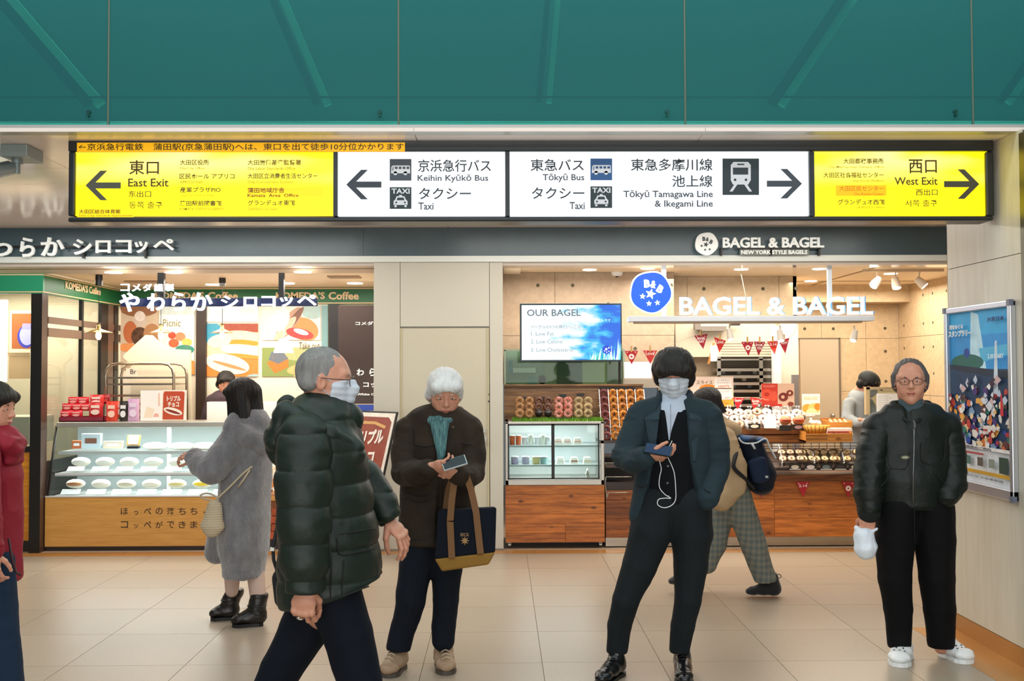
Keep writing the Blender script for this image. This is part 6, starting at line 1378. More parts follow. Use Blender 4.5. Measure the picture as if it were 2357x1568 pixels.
def folds(amp=.004, sc=(14, 14, 6), seed=1, amp2=.0015):
    def f(V, N_):
        n = vnoise(V * np.array(sc), seed); n2 = vnoise(V * np.array(sc) * 2.3 + 5, seed + 3)
        return V + N_ * ((.5 - np.abs(n))[:, None] * 2 * amp * .6 + n2[:, None] * amp2 + (vnoise(V * np.array(sc) * .45, seed + 7) * amp * .7)[:, None])
    return f

SKIN = mat('skin', 'cf9478', .5, sss=.12, var=(14, 'b97860', .45)); LIPS = mat('lips', 'a8564c', .45); EYEW = mat('eye_white', 'e8e2da', .25); IRIS = mat('iris', '1c120c', .3)
def fab(name, c, rough=.85, sheen=.15, b=(260, .12), var=None, **k): k.setdefault('spec', .18); return mat(name, c, rough, sheen=sheen * .1, bump=b, var=var, **k)
M_MASK = mat('mask_cloth', 'c9d0d8', .75, bump=(200, .05))

def smooth(pts, n=6):
    out = []; p = [pts[0]] + pts + [pts[-1]]
    for i in range(1, len(p) - 2):
        for k in range(n):
            t = k / n; out.append(tuple(.5 * ((2 * b) + (-a + c) * t + (2 * a - 5 * b + 4 * c - d) * t * t + (-a + 3 * b - 3 * c + d) * t ** 3) for a, b, c, d in zip(p[i - 1], p[i], p[i + 1], p[i + 2])))
    return out + [pts[-1]]
class Person:
    def __init__(s, label, Y, foot_px):
        s.Y = Y; s.loc = P(foot_px, 853, Y); s.loc.z = 0; s.label = label; s.body = []; s.kids = []; s.base = Fld()
    def J(s, px, py, dy=0): return np.array(P(px, py, s.Y + dy))
    def R(s, px): return px * s.Y / F
    def limb(s, pts, k=.02, f=None, u=None):     # pts: (px, py, dy, rpx [, r2px])
        q = [(s.J(a, b, d), (s.R(r[0]), s.R(r[1])) if len(r) > 1 else s.R(r[0])) for a, b, d, *r in pts]
        (f or s.base).chain([(a, (r if isinstance(r, tuple) else r)) for a, r in q], k, u); return q
    def cloth(s, name, f, m, h=.006, disp=None, label=None):
        V, Q = f.mesh(h)
        if disp: V = disp(V, vnormals(V, Q))
        s.kids.append((name, V, Q, m, label)); return s
    def skin(s, f, h, M=None):
        V, Q = f.mesh(h)
        if M is not None: V = V @ M[:3, :3].T + M[:3, 3]
        s.body.append((V, Q))
    def seam(s, pts, r=.0022, m=None, name='seam', smo=True, lift=.0):
        Vs = np.concatenate([k[1] for k in s.kids if len(k) == 5]); out = []
        q = smooth([tuple(p) for p in pts], 5) if smo else pts
        C0 = np.array(CAM)
        for a, b in q:
            d = np.array(P(a, b, s.Y)) - C0; d /= np.linalg.norm(d); W_ = Vs - C0; t = W_ @ d
            dist = np.linalg.norm(W_ - t[:, None] * d, axis=1); ok = dist < .011
            if ok.any(): out.append(tuple(C0 + d * (t[ok].min() - lift)))
        if len(out) > 2:
            ys = np.array([o_[1] for o_ in out]); ys = np.array([np.median(ys[max(0, i - 2):i + 3]) for i in range(len(ys))])
            s.kids.append((MB().tube([(o_[0], y, o_[2]) for o_, y in zip(out, ys)], r, 5), name, m or mat('seam_dark', '0c0e0d', .7)))
    def finish(s):
        if s.base.p: s.skin(s.base, .012)
        vs, qs, n = [], [], 0
        for V, Q in s.body: vs.append(V); qs.append(Q + n); n += len(V)
        o = mesh_obj('person', np.concatenate(vs), np.concatenate(qs), SKIN, loc=tuple(s.loc), label=s.label, category='person'); s.obj = o
        last = {}
        for e in s.kids:
            nm = e[0] if len(e) == 5 else e[1]; par = o
            for k_ in SUBP.get(nm, ()):
                if k_ in last: par = last[k_]; break
            if len(e) == 5:
                c = mesh_obj(e[0], e[1], e[2], e[3], par)
                if e[4]: c['label'] = e[4]
            else: c = e[0].build(e[1], e[2], par)
            if par is o: last[nm] = c
        return o
SUBP = dict(iris=('eye',), laces=('leather_shoe', 'boot'), sole=('leather_shoe', 'boot', 'clog', 'ankle_boot'), buttons=('waistcoat',), zip=('bomber_jacket',), chest_badge=('bomber_jacket',), waistband=('bomber_jacket',),
            mask_loops=('face_mask',), boot_strap=('ankle_boot',), vent_holes=('clog',), pull_tab=('black_suede_shoe',), hem_cord=('down_jacket', 'red_jacket'), shirt_collar=('white_shirt',), lapels=('blazer',), hood=('plush_coat', 'beige_jacket', 'down_jacket'), cuff=('sleeve',))

def hframe(c, yaw, pitch, roll=0, sc=1.0):
    # yaw 0 looks at the camera, 90 looks to picture right; pitch > 0 looks down
    y, p, r = map(math.radians, (yaw, pitch, roll))
    f = Vector((math.sin(y) * math.cos(p), -math.cos(y) * math.cos(p), -math.sin(p))); up = Vector((math.sin(y) * math.sin(p), -math.cos(y) * math.sin(p), math.cos(p)))
    x = f.cross(up); Rm = Matrix.Rotation(r, 3, f); x = Rm @ x; up = Rm @ up
    M = np.eye(4); M[:3, 0] = x; M[:3, 1] = f; M[:3, 2] = up; M[:3, :3] *= sc; M[:3, 3] = c; return M

def face_field(neck=True, ears=True, fem=False):
    f = Fld()
    f.ball((0, -.014, .036), (.075, .093, .084), k=.01).ball((0, .022, -.012), (.066, .066, .085), k=.03)
    f.seg((-.036, .02, -.066), (.0, .058, -.092), .026, .020, k=.03).seg((.036, .02, -.066), (0, .058, -.092), .026, .020, k=.03)
    f.seg((-.045, .048, -.022), (-.03, .06, -.05), .020, .018, k=.02).seg((.045, .048, -.022), (.03, .06, -.05), .020, .018, k=.02)
    f.seg((-.04, .068, .028), (.04, .068, .028), .013, .013, k=.02)
    f.seg((0, .082, .014), (0, .101, -.024), .0075, .0105, k=.012).ball((-.010, .092, -.028), .0075, k=.008).ball((.010, .092, -.028), .0075, k=.008)
    for s_ in (-1, 1):
        f.ball((s_ * .031, .094, .006), (.018, .015, .0115), k=.012, op='-')
        f.seg((s_ * .017, .078, .008), (s_ * .045, .072, .006), .0085, .0085, k=.005)
        if ears: f.ball((s_ * .077, -.006, -.006), (.010, .019, .032), k=.008).ball((s_ * .085, .002, -.004), (.006, .010, .018), k=.006, op='-')
    f.ball((0, .082, -.053), (.022, .012, .0055), k=.006).ball((0, .080, -.064), (.018, .012, .0065), k=.006).ball((0, .092, -.0585), (.024, .008, .0015), k=.004, op='-')
    if neck: f.seg((0, -.022, -.05), (0, -.045, -.17), (.054, .056), (.060, .060), k=.03)
    return f

def hair_mesh(style, len_=0):
    f = Fld(); k = .02
    if style == 'short':       # close cropped, receding
        f.ball((0, -.022, .036), (.081, .096, .090), k).seg((-.05, -.06, -.01), (.05, -.06, -.01), .035, .035, k=k)
        f.ball((0, .085, .02), (.09, .075, .075), k=.015, op='-').ball((0, .06, -.08), (.12, .09, .07), k=.01, op='-').seg((-.1, .02, -.03), (.1, .02, -.03), .034, .034, k=.01, op='-')
    elif style == 'full':      # thick, white or black with fringe
        f.ball((0, -.008, .050), (.092, .108, .088), k).seg((-.055, -.05, -.02), (.055, -.05, -.02), .045, .045, k=k).seg((-.078, .0, .02), (-.076, .0, -.015), .018, .012, k=k).seg((.078, .0, .02), (.076, .0, -.015), .018, .012, k=k)
        f.seg((-.05, .075, .062), (.05, .075, .062), .026, .026, k=k)
        f.ball((0, .095, -.032), (.066, .065, .078), k=.012, op='-').ball((0, .02, -.13), (.12, .12, .07), k=.01, op='-')
    elif style == 'bowl':      # very thick black mop with low fringe
        f.ball((0, -.004, .052), (.108, .120, .094), k).seg((-.06, -.06, -.03), (.06, -.06, -.03), .05, .05, k=k).seg((-.088, .01, .03), (-.084, .02, -.03), .024, .014, k=k).seg((.088, .01, .03), (.084, .02, -.03), .024, .014, k=k)
        f.seg((-.055, .085, .045), (.055, .085, .045), .028, .028, k=k).seg((-.045, .094, .025), (.045, .094, .025), .014, .014, k=.01)
        f.ball((0, .10, -.047), (.066, .06, .072), k=.010, op='-').ball((0, .02, -.14), (.12, .12, .07), k=.01, op='-')
    elif style == 'bald':      # thin swept hair on top and sides, high forehead
        f.ball((0, -.026, .040), (.086, .098, .090), k).seg((-.05, -.06, -.02), (.05, -.06, -.02), .042, .042, k=k).seg((-.080, -.01, .03), (-.080, -.0, -.02), .018, .012, k=k).seg((.080, -.01, .03), (.080, 0, -.02), .018, .012, k=k)
        f.ball((0, .095, .03), (.070, .085, .082), k=.02, op='-').ball((0, .05, -.10), (.12, .09, .07), k=.01, op='-')
    elif style == 'bob':       # chin to collar length
        f.ball((0, -.012, .045), (.096, .114, .090), k)
        for s_ in (-1, 1): f.seg((s_ * .055, -.01, .03), (s_ * .062, -.01, -.12 - len_), (.045, .062), (.040, .070), u=(1, 0, 0), k=.03)
        f.seg((-.05, -.06, .03), (-.05, -.075, -.12 - len_), .05, .045, k=.03).seg((.05, -.06, .03), (.05, -.075, -.12 - len_), .05, .045, k=.03)
        f.seg((-.05, .080, .055), (.05, .080, .055), .024, .024, k=k).seg((-.045, .092, .04), (.045, .092, .04), .012, .012, k=.01)
        f.ball((0, .10, -.05), (.058, .075, .080), k=.012, op='-').cut((0, 0, -.125 - len_), (0, 0, -1), .01)
    return f

def add_head(s, c, yaw, pitch, style, hcol, roll=0, sc=1.0, mask=False, glasses=False, hlen=0, brow=None, h=.0042, hair_h=.005, eyes=True, streak=(60, .8)):
    M = hframe(c, yaw, pitch, roll, sc); A = M[:3, :3]; t = M[:3, 3]; tr = lambda V: V @ A.T + t
    V, Q = face_field().mesh(h); s.body.append((tr(V), Q))
    hm = mat('hair_' + hcol, hcol, .55, bump=(90, .5), stretch=(1, 1, .15), var=(50, {'1a1614': '2c2420'}.get(hcol, 'f4f4f0' if int(hcol[:2], 16) > 160 else '5c5856'), .5), spec=.3)
    V, Q = hair_mesh(style, hlen).mesh(hair_h); N_ = vnormals(V, Q)
    a = np.arctan2(V[:, 0], V[:, 1]) if style == 'bob' else None
    q = V * np.array([streak[0] * 1.6, streak[0] * .5, streak[0] * .25]) if style != 'bob' else np.stack([a * 22, V[:, 2] * 6, np.hypot(V[:, 0], V[:, 1]) * 10], 1)
    V = V + N_ * (vnoise(q, 5) * .0035 * streak[1] + vnoise(q * 2.1, 6) * .0022 * streak[1])[:, None]
    s.kids.append(('hair', tr(V), Q, hm, None))
    def L(p): return Vector((A @ np.array(p) + t).tolist())
    Rm = Matrix(A.tolist()); rr = lambda r: tuple(v * 1 for v in r)
    if eyes:
        for s_ in (-1, 1):
            m = MB(); m2 = MB(); m3 = MB()
            m.ell(L((s_ * .031, .072, .0055)), (.0125, .0125, .0095), 14, 8, rot=Rm)
            m2.ell(L((s_ * .031, .0810, .0052)), (.0055, .004, .0055), 12, 6, rot=Rm)
            m3.tube([L((s_ * .016, .0855, .022)), L((s_ * .030, .0855, .027)), L((s_ * .046, .074, .023))], [.0022, .0034, .0015], 6)
            s.kids += [(m, 'eye', EYEW), (m2, 'iris', IRIS), (m3, 'eyebrow', hm)]
        if not mask: s.kids.append((MB().ell(L((0, .087, -.0565)), (.021, .006, .0045), 14, 6, rot=Rm).ell(L((0, .0855, -.063)), (.017, .006, .005), 14, 6, rot=Rm), 'lips', LIPS))
    if mask:
        f = face_field(False, False).inflate(.0065)
        f.seg((0, .086, .0), (0, .104, -.028), .012, .015, k=.03).seg((0, .09, -.03), (0, .088, -.075), .018, .018, k=.03)
        f.cut((0, .0, -.010), (0, -.20, 1), .006).cut((0, .035, 0), (0, -1, .12), .004).cut((0, 0, -.110), (0, .2, -1), .006)
        V, Q = f.mesh(.0045); N_ = vnormals(V, Q); V = V + N_ * (np.sin(V[:, 2] * 260) * .0012)[:, None]
        s.kids.append(('face_mask', tr(V), Q, M_MASK, None))
        m = MB()
        for s_ in (-1, 1):
            m.tube([L((s_ * .060, .050, -.012)), L((s_ * .075, .018, .006)), L((s_ * .084, -.015, .02)), L((s_ * .084, -.024, -.006)), L((s_ * .076, .0, -.03)), L((s_ * .060, .042, -.066))], .0016, 5)
        s.kids.append((m, 'mask_loops', M_MASK))
    if glasses:
        m = MB(); X1 = Vector(A[:, 0].tolist()).normalized(); Z1 = Vector(A[:, 2].tolist()).normalized(); Y1_ = Vector(A[:, 1].tolist()).normalized()
        for s_ in (-1, 1):
            c_ = L((s_ * .033, .097, .004)); m.tube([c_ + X1 * .026 * math.cos(a) + Z1 * .018 * math.sin(a) for a in [i * math.pi / 8 for i in range(16)]], .0017, 6, closed=True)
            m.tube([L((s_ * .058, .095, .008)), L((s_ * .080, .04, .008)), L((s_ * .083, -.01, .010)), L((s_ * .080, -.02, -.004))], .0018, 6)
        m.tube([L((-.008, .099, .008)), L((0, .102, .010)), L((.008, .099, .008))], .0016, 6); s.kids.append((m, 'glasses', mat('glasses_metal', '5a4a44', .3, .7)))
    return L

def hand(s, wrist, fdir, back, curl=.5, side=1, sc=1.0, thumb=.5, spread=1.0, curls=None, fore=.07):
    # fdir: where the fingers point; back: direction the back of the hand faces; side: +1 thumb on back x fdir side
    x = Vector(fdir).normalized(); z = Vector(back); z = (z - x * z.dot(x)).normalized(); y = z.cross(x) * side
    M = np.eye(4); M[:3, 0] = x; M[:3, 1] = y; M[:3, 2] = z; M[:3, :3] *= sc; M[:3, 3] = np.array(wrist)
    f = Fld(); f.seg((-fore, 0, 0), (0, 0, 0), (.026, .021), (.025, .018), u=(0, 1, 0), k=.01)
    f.seg((0, 0, 0), (.05, 0, .0), (.027, .017), (.038, .016), u=(0, 1, 0), k=.015).seg((.045, 0, 0), (.082, 0, 0), (.038, .015), (.040, .0125), u=(0, 1, 0), k=.012)
    for i, (yy, Ls, r) in enumerate(((.030, (.040, .025, .020), .0088), (.010, (.044, .028, .021), .0090), (-.010, (.041, .026, .020), .0086), (-.029, (.032, .020, .018), .0076))):
        c_ = (curls[i] if curls else curl); p = np.array((.084 - .004 * abs(i - 1), yy, 0)); a = 0; sp = math.radians((6, 1, -4, -9)[i]) * spread
        for j, Lg in enumerate(Ls):
            a += c_ * (1.15, 1.5, .9)[j]
            d = np.array((math.cos(a) * math.cos(sp), math.sin(sp), -math.sin(a))); q = p + d * Lg
            f.seg(p, q, r * (1 - .07 * j), r * (.93 - .08 * j), k=.004); p = q
        f.ball((.084 - .004 * abs(i - 1), yy, .004), .0095, k=.006)
    p = np.array((.022, .026, -.006)); d0 = np.array((.62, .62 * (1 - .5 * thumb), -.25 - .5 * thumb))
    for j, (Lg, r) in enumerate(((.042, .0135), (.032, .0105), (.027, .0092))):
        d = d0 / np.linalg.norm(d0); q = p + d * Lg; f.seg(p, q, r, r * .88, k=.008 if j == 0 else .004); p = q
        d0 = d + np.array((.28, -.45 * thumb, -.10))
    V, Q = f.mesh(.0029); V = V @ M[:3, :3].T + M[:3, 3]
    if side < 0: Q = Q[:, ::-1]
    s.body.append((V, Q))
    def L(p): return Vector((M[:3, :3] @ np.array(p) + M[:3, 3]).tolist())
    return L

def shoe_field(f, heel, toe, w=.045, h=.07, sole=0.0, ank=.10, anr=.045):
    # heel and toe are ground points (world)
    heel = np.array(heel, float); toe = np.array(toe, float); d = (toe - heel); L_ = np.linalg.norm(d); d /= L_; up = np.array((0, 0, 1.)); u = np.cross(up, d)
    A = lambda t, z: heel + d * L_ * t + up * z
    f.seg(A(.12, .042), A(.45, .038), (w * .85, .040), (w * .95, .036), u=u, k=.02).seg(A(.45, .038), A(.80, .030), (w * .98, .034), (w * 1.0, .026), u=u, k=.02).seg(A(.80, .030), A(.93, .025), (w * .95, .026), (w * .7, .020), u=u, k=.02)
    f.seg(A(.17, .045), A(.20, ank), anr, anr * .95, k=.03)
    if h > .06: f.seg(A(.2, .07), A(.55, .045), anr * .8, .03, k=.03)
    return A, u

def sole(parts, heel, toe, w, th, m, name='sole'):
    heel = Vector([float(v) for v in heel]); toe = Vector([float(v) for v in toe]); d = toe - heel; L_ = d.length; d.normalize(); u = ZZ.cross(d)
    pts = [(-.01, .0), (.0, .7), (.12, .92), (.35, .80), (.55, .92), (.75, 1.08), (.90, .85), (.985, .45), (1.0, 0)]
    o = [(t * L_, q * w) for t, q in pts] + [(t * L_, -q * w) for t, q in pts[-2:0:-1]]
    m_ = MB(); m_.prism(o[::-1], heel + ZZ * .001, d, u, th) if False else m_.prism(o, heel + ZZ * .001, d, u, th)
    parts.append((m_, name, m))
# ---------------------------------------------------------------- 1. man in the dark green down jacket, walking right
A = Person('grey haired masked man in a dark green down jacket walking right past the easel', 3.82, 745)
add_head(A, A.J(751, 876), 90, 4, 'short', '8c8a86', mask=True, glasses=True, sc=1.02)
dj = fab('down_green', '16221a', .5, .0, (60, .12), spec=.4)
f = Fld()
A.limb([(738, 985, 0, 88, 100), (742, 1060, 0, 100, 128), (750, 1150, 0, 106, 128), (757, 1240, 0, 112, 132), (760, 1330, 0, 118, 136), (762, 1392, 0, 116, 136)], .03, f, (1, 0, 0))
A.limb([(700, 1010, -.14, 62), (812, 1040, -.10, 30)], .03, f); A.limb([(705, 1010, .14, 60), (790, 1030, .10, 35)], .03, f)
hemA, hemB = A.J(650, 1396), A.J(885, 1348)
f.cut(hemA, (.30, 0, -1), .012)
def quilt(V, N_):
    z = V[:, 2] + .12 * (V[:, 0] - A.loc.x) * -1 * .35; q = np.abs(np.sin(z * math.pi / .118)) ** .45
    w = np.clip((1.45 - V[:, 2]) / .05, 0, 1)
    n = vnoise(V * np.array((22, 22, 30)), 4) * .0028 + vnoise(V * np.array((50, 50, 20)), 9) * .0012
    return V + N_ * ((q - .75) * .013 * w + n)[:, None]
A.cloth('down_jacket', f, dj, .006, quilt)
def quilt2(V, N_):
    z = V[:, 2]; q = np.abs(np.sin((z + .03) * math.pi / .128)) ** .45; n = vnoise(V * np.array((26, 26, 34)), 14) * .003
    return V + N_ * ((q - .75) * .012 + n)[:, None]
f = Fld(); A.limb([(702, 1015, -.17, 60), (698, 1100, -.22, 62), (700, 1200, -.25, 57), (702, 1290, -.26, 52), (702, 1350, -.27, 42)], .03, f); f.cut(A.J(700, 1362, -.27), (0, 0, -1), .008)
A.cloth('sleeve', f, dj, .0055, quilt2)
f = Fld(); A.limb([(770, 1030, .16, 50), (830, 1100, .19, 48), (875, 1150, .18, 40), (890, 1185, .16, 33)], .03, f); f.cut(A.J(898, 1202, .16), (.55, 0, -.75), .008)
A.cloth('sleeve', f, dj, .0055, quilt2)
f = Fld()   # stand collar and hood lying on the back
for a_, b_ in (((718, 975, 0), (745, 930, 0)),): f.seg(A.J(*a_), A.J(*b_), (.105, .105), (.095, .09), k=.03)
A.limb([(700, 955, 0, 42, 55), (790, 975, 0, 42, 52)], .03, f, (0, 1, 0)); A.limb([(782, 985, -.01, 40), (806, 960, 0, 28)], .02, f)
V_ = A.J(760, 900); f.ball(V_, (.085, .075, .07), k=.02, op='-'); f.cut(A.J(760, 925), (-.28, 0, 1), .015)
A.cloth('collar', f, dj, .0055, folds(.004, (16, 16, 26), 3))
f = Fld(); A.limb([(655, 960, -.05, 26, 60), (648, 1010, -.04, 32, 70), (668, 1030, 0, 26, 70)], .04, f, (1, 0, 0)); A.limb([(660, 945, -.10, 22), (700, 975, -.16, 24), (760, 1000, -.16, 20), (800, 1020, -.13, 14)], .03, f)
A.limb([(660, 930, .10, 22), (700, 965, .15, 24)], .03, f); A.limb([(645, 1000, -.04, 30, 60), (640, 1030, -.02, 14, 40)], .03, f, (1, 0, 0))
A.cloth('hood', f, dj, .0055, folds(.005, (14, 14, 22), 8))
tn = fab('navy_trousers', '090f1a', .8, .1)
f = Fld(); A.limb([(770, 1370, -.06, 62, 70), (800, 1460, -.07, 56, 56), (830, 1570, -.07, 50), (862, 1680, -.06, 42), (905, 1780, -.06, 36)], .03, f, (1, 0, 0)); A.limb([(740, 1370, .06, 62, 70), (700, 1450, .08, 58, 56), (650, 1540, .08, 48), (600, 1640, .08, 40), (520, 1730, .08, 34)], .03, f, (1, 0, 0))
A.cloth('trousers', f, tn, .007, folds(.006, (9, 9, 5), 11))
bs = mat('black_shoe', '15120f', .35)
for hx_, tx_, yy, z0 in ((890, 985, -.06, 0), (505, 575, .08, .12)):
    h0 = A.J(hx_, 853, yy); t0 = A.J(tx_, 853, yy); h0[2] = z0; t0[2] = z0 * .3; f = Fld(); shoe_field(f, h0, t0); f.cut(h0 * 1 + np.array((0, 0, .0)), (0, 0, -1)) if z0 == 0 else None
    A.cloth('shoe', f, bs, .006)
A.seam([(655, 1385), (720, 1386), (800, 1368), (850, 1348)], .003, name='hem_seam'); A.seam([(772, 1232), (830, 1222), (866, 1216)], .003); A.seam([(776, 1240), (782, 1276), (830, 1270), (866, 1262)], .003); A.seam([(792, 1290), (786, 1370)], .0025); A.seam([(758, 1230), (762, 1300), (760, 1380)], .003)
hr = hand(A, A.J(702, 1352, -.27), (-.08, -.02, -1), (-.12, -1, .02), curls=[.72, .76, .80, .84], side=1, thumb=1.0, sc=1.1)
A.kids.append((MB().torus(hr((.098, -.011, -.010)), .0108, .0025, Vector((1, 0, 0)), Vector((0, .8, .6)), 14, 6).ell(hr((.098, -.011, .004)), (.006, .004, .005), 8, 6), 'ring', mat('silver', 'd8d4cc', .2, 1.0)))
hand(A, A.J(893, 1196, .16), (.62, -.1, -.68), (.55, -.35, .6), curl=.38, side=-1, thumb=.7, sc=1.06)
A.limb([(735, 990, 0, 60), (745, 1250, 0, 70), (755, 1390, 0, 60)], .03); A.limb([(770, 1390, -.05, 40), (830, 1570, -.06, 32), (900, 1790, -.06, 20)], .03); A.limb([(740, 1390, .05, 40), (650, 1550, .08, 32), (530, 1740, .08, 20)], .03)
A.limb([(735, 940, 0, 35), (735, 990, 0, 50)], .03)
A.finish()
bag = thing('shoulder_bag', 'black shoulder bag peeking out behind the green down jacket', 'bag', tuple(P(650, 1402, 3.95)))
f = Fld(); q = lambda a, b, d=0: np.array(P(a, b, 4.12 + d)); f.seg(q(660, 1330), q(668, 1375), (.06, .05), (.065, .05), u=(1, 0, 0), k=.03); V, Q = f.mesh(.006); mesh_obj('bag_body', V, Q, mat('bag_black', '14141a', .6, bump=(120, .1)), bag)
MB().tube([P(640, 1320, 4.1), P(630, 1290, 4.1), P(628, 1262, 4.1), P(640, 1200, 4.1)], .008, 6).build('strap', mat('bag_black'), bag); MB().box(*[v for v in (P(623, 1262, 4.09).x, P(632, 1262, 4.09).x, 4.08, 4.10, P(628, 1268, 4.09).z, P(628, 1260, 4.09).z)]).build('buckle', M_STEEL, bag)

# ---------------------------------------------------------------- 2. white haired man with phone and tote
B = Person('white haired man in a brown field jacket looking down at a phone', 5.38, 960)
add_head(B, B.J(1024, 908), 8, 18, 'full', 'd6d6d2', sc=1.06, glasses=False)
fj = fab('field_jacket', '33291f', .75, .1, (180, .15), var=(9, '241d16', .7))
f = Fld()
B.limb([(1012, 975, .02, 78, 46), (1010, 1030, .02, 84, 54), (1008, 1100, .02, 84, 56), (1003, 1180, .01, 84, 58), (1000, 1250, .01, 84, 60)], .03, f, (1, 0, 0)); B.limb([(950, 992, .02, 34), (1078, 992, .02, 34)], .03, f)
f.cut(B.J(1000, 1249), (.0, 0, -1), .008)
f.seg(B.J(1014, 930, -.16), B.J(1012, 1050, -.15), (.075, .10), (.030, .06), u=(1, 0, 0), k=.012, op='-').seg(B.J(1013, 1050, -.14), B.J(1012, 1250, -.16), (.022, .05), (.03, .06), u=(1, 0, 0), k=.01, op='-')
B.cloth('field_jacket', f, fj, .0058, folds(.006, (11, 11, 7), 21))
for pts, fx in (([(942, 995, .01, 34), (934, 1045, -.02, 33), (934, 1085, -.06, 32), (960, 1090, -.18, 30), (985, 1083, -.26, 25)], (987, 1080, -.27)), ([(1078, 995, .01, 34), (1086, 1045, -.02, 32), (1085, 1088, -.06, 30), (1070, 1096, -.18, 27), (1057, 1092, -.24, 24)], (1054, 1090, -.25))):
    f = Fld(); B.limb(pts, .03, f); B.cloth('sleeve', f, fj, .0055, folds(.006, (12, 12, 22), 23))
f = Fld()   # collar
f.seg(B.J(984, 955, .02), B.J(994, 985, -.085), (.024, .010), (.007, .004), u=(1, -.5, .3), k=.02).seg(B.J(1054, 955, .02), B.J(1042, 985, -.085), (.024, .010), (.007, .004), u=(1, .5, -.3), k=.02).seg(B.J(982, 948, .04), B.J(1056, 948, .04), .03, .03, k=.03)
B.cloth('collar', f, mat('collar_tan', '6b5638', .8, bump=(150, .15)), .005, folds(.003, (20, 20, 20), 5))
f = Fld(); B.limb([(1012, 962, -.01, 36, 24), (1011, 1060, .0, 56, 40), (1008, 1240, .0, 60, 44)], .03, f, (1, 0, 0)); B.cloth('dark_jumper', f, fab('jumper', '16181c', .9), .008)
f = Fld(); f.seg(B.J(992, 968, -.06), B.J(1034, 968, -.06), .026, .024, k=.03).seg(B.J(1002, 975, -.10), B.J(1013, 1056, -.15), (.024, .012), (.014, .009), u=(1, 0, 0), k=.01).seg(B.J(1024, 975, -.10), B.J(1018, 1050, -.15), (.022, .012), (.012, .009), u=(1, 0, 0), k=.01)
B.cloth('scarf', f, mat('teal_scarf', '5f8a86', .85, bump=(90, .4), stretch=(5, 1, .4), var=(40, '1f3c48', .9)), .0045, folds(.006, (60, 20, 5), 31))
m = MB()
def yquad(px0, py0, px1, py1, Y, dep=.006): a = P(px0, py1, Y); b = P(px1, py0, Y); m.box(a.x, b.x, Y, Y + dep, a.z, b.z)
for px in (946, 1040):
    pass
ntr = fab('dark_jeans', '101620', .8, .1, (200, .15))
f = Fld(); B.limb([(978, 1230, 0, 44, 52), (958, 1300, 0, 40, 42), (944, 1380, -.02, 34), (930, 1440, 0, 30), (918, 1488, 0, 28)], .03, f, (1, 0, 0)); B.limb([(1024, 1230, .02, 44, 52), (1028, 1310, .02, 36), (1026, 1380, .02, 30), (1021, 1440, .03, 27), (1020, 1474, .03, 25)], .03, f)
f.cut(B.J(918, 1496), (-.1, 0, -1), .004); B.cloth('trousers', f, ntr, .006, folds(.006, (11, 11, 6), 41))
tb_ = mat('tan_boot', 'a08468', .6, bump=(80, .1)); so = mat('grey_sole', '4c443a', .6)
for hp_, tp_, hy, ty in ((922, 890, .06, -.14), (1018, 1028, .12, -.10)):
    h0 = B.J(hp_, 853, hy); t0 = B.J(tp_, 853, ty); h0[2] = t0[2] = .012; f = Fld(); shoe_field(f, h0, t0, .05, .09, ank=.11, anr=.048); f.cut((0, 0, .012), (0, 0, -1), .003); B.cloth('boot', f, tb_, .005, folds(.002, (30, 30, 30), 2)); sole(B.kids, h0 * np.array((1, 1, 0)), t0 * np.array((1, 1, 0)), .052, .02, so)
    d = Vector((t0 - h0).tolist()).normalized(); u = ZZ.cross(d); c0 = Vector(h0.tolist()); m = MB()
    for j in range(4):
        c_ = c0 + d * (.115 + .028 * j) + ZZ * (.108 - .011 * j); m.tube([c_ - u * .024 - ZZ * .006, c_ + ZZ * .004, c_ + u * .024 - ZZ * .006], .003, 5)
    B.kids.append((m, 'laces', mat('lace_tan', 'c8b498', .7)))
B.seam([(952, 1022), (975, 1028), (998, 1026)], .0025); B.seam([(952, 985), (953, 1022)], .002); B.seam([(928, 1130), (960, 1142), (990, 1138)], .0028); B.seam([(930, 1142), (958, 1156), (988, 1152)], .0025); B.seam([(1060, 1020), (1085, 1024)], .0025); B.seam([(930, 1240), (1000, 1243), (1070, 1240)], .003)
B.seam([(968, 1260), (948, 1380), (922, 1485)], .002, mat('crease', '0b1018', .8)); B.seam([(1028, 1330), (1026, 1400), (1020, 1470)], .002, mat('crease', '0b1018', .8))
hand(B, B.J(992, 1076, -.29), (.80, -.25, .10), (-.25, -.80, -.45), curl=.55, side=-1, thumb=.4, sc=.95, fore=.03)
hand(B, B.J(1056, 1092, -.27), (-.85, -.25, .12), (.3, -.7, -.6), curl=.45, side=1, thumb=.6, sc=.92, fore=.03)
B.limb([(1012, 970, .02, 30, 28), (1008, 1100, .02, 55, 36), (1000, 1230, .02, 60, 40)], .03, None, (1, 0, 0)); B.limb([(978, 1240, 0, 32), (944, 1380, 0, 24), (920, 1490, 0, 16)], .03); B.limb([(1024, 1240, .02, 32), (1026, 1380, .02, 22), (1020, 1480, .03, 15)], .03)
B.finish()
ph = thing('smartphone', 'white edged phone held by the white haired man', 'phone', tuple(P(1048, 1068, 5.04)))
U = Vector((.86, .10, .25)).normalized(); V2 = Vector((-.1, .75, .62)).normalized(); V2 = (V2 - U * V2.dot(U)).normalized()
MB().obox(P(1046, 1066, 5.05), U, V2, U.cross(V2), .062, .034, .0045).build('phone_body', mat('phone_silver', 'c9ccd0', .3, .5), ph, bevel=.002); MB().obox(P(1046, 1066, 5.05) + U.cross(V2) * .0047, U, V2, U.cross(V2), .058, .031, .0006).build('phone_screen', mat('phone_glass', '202830', .5), ph)
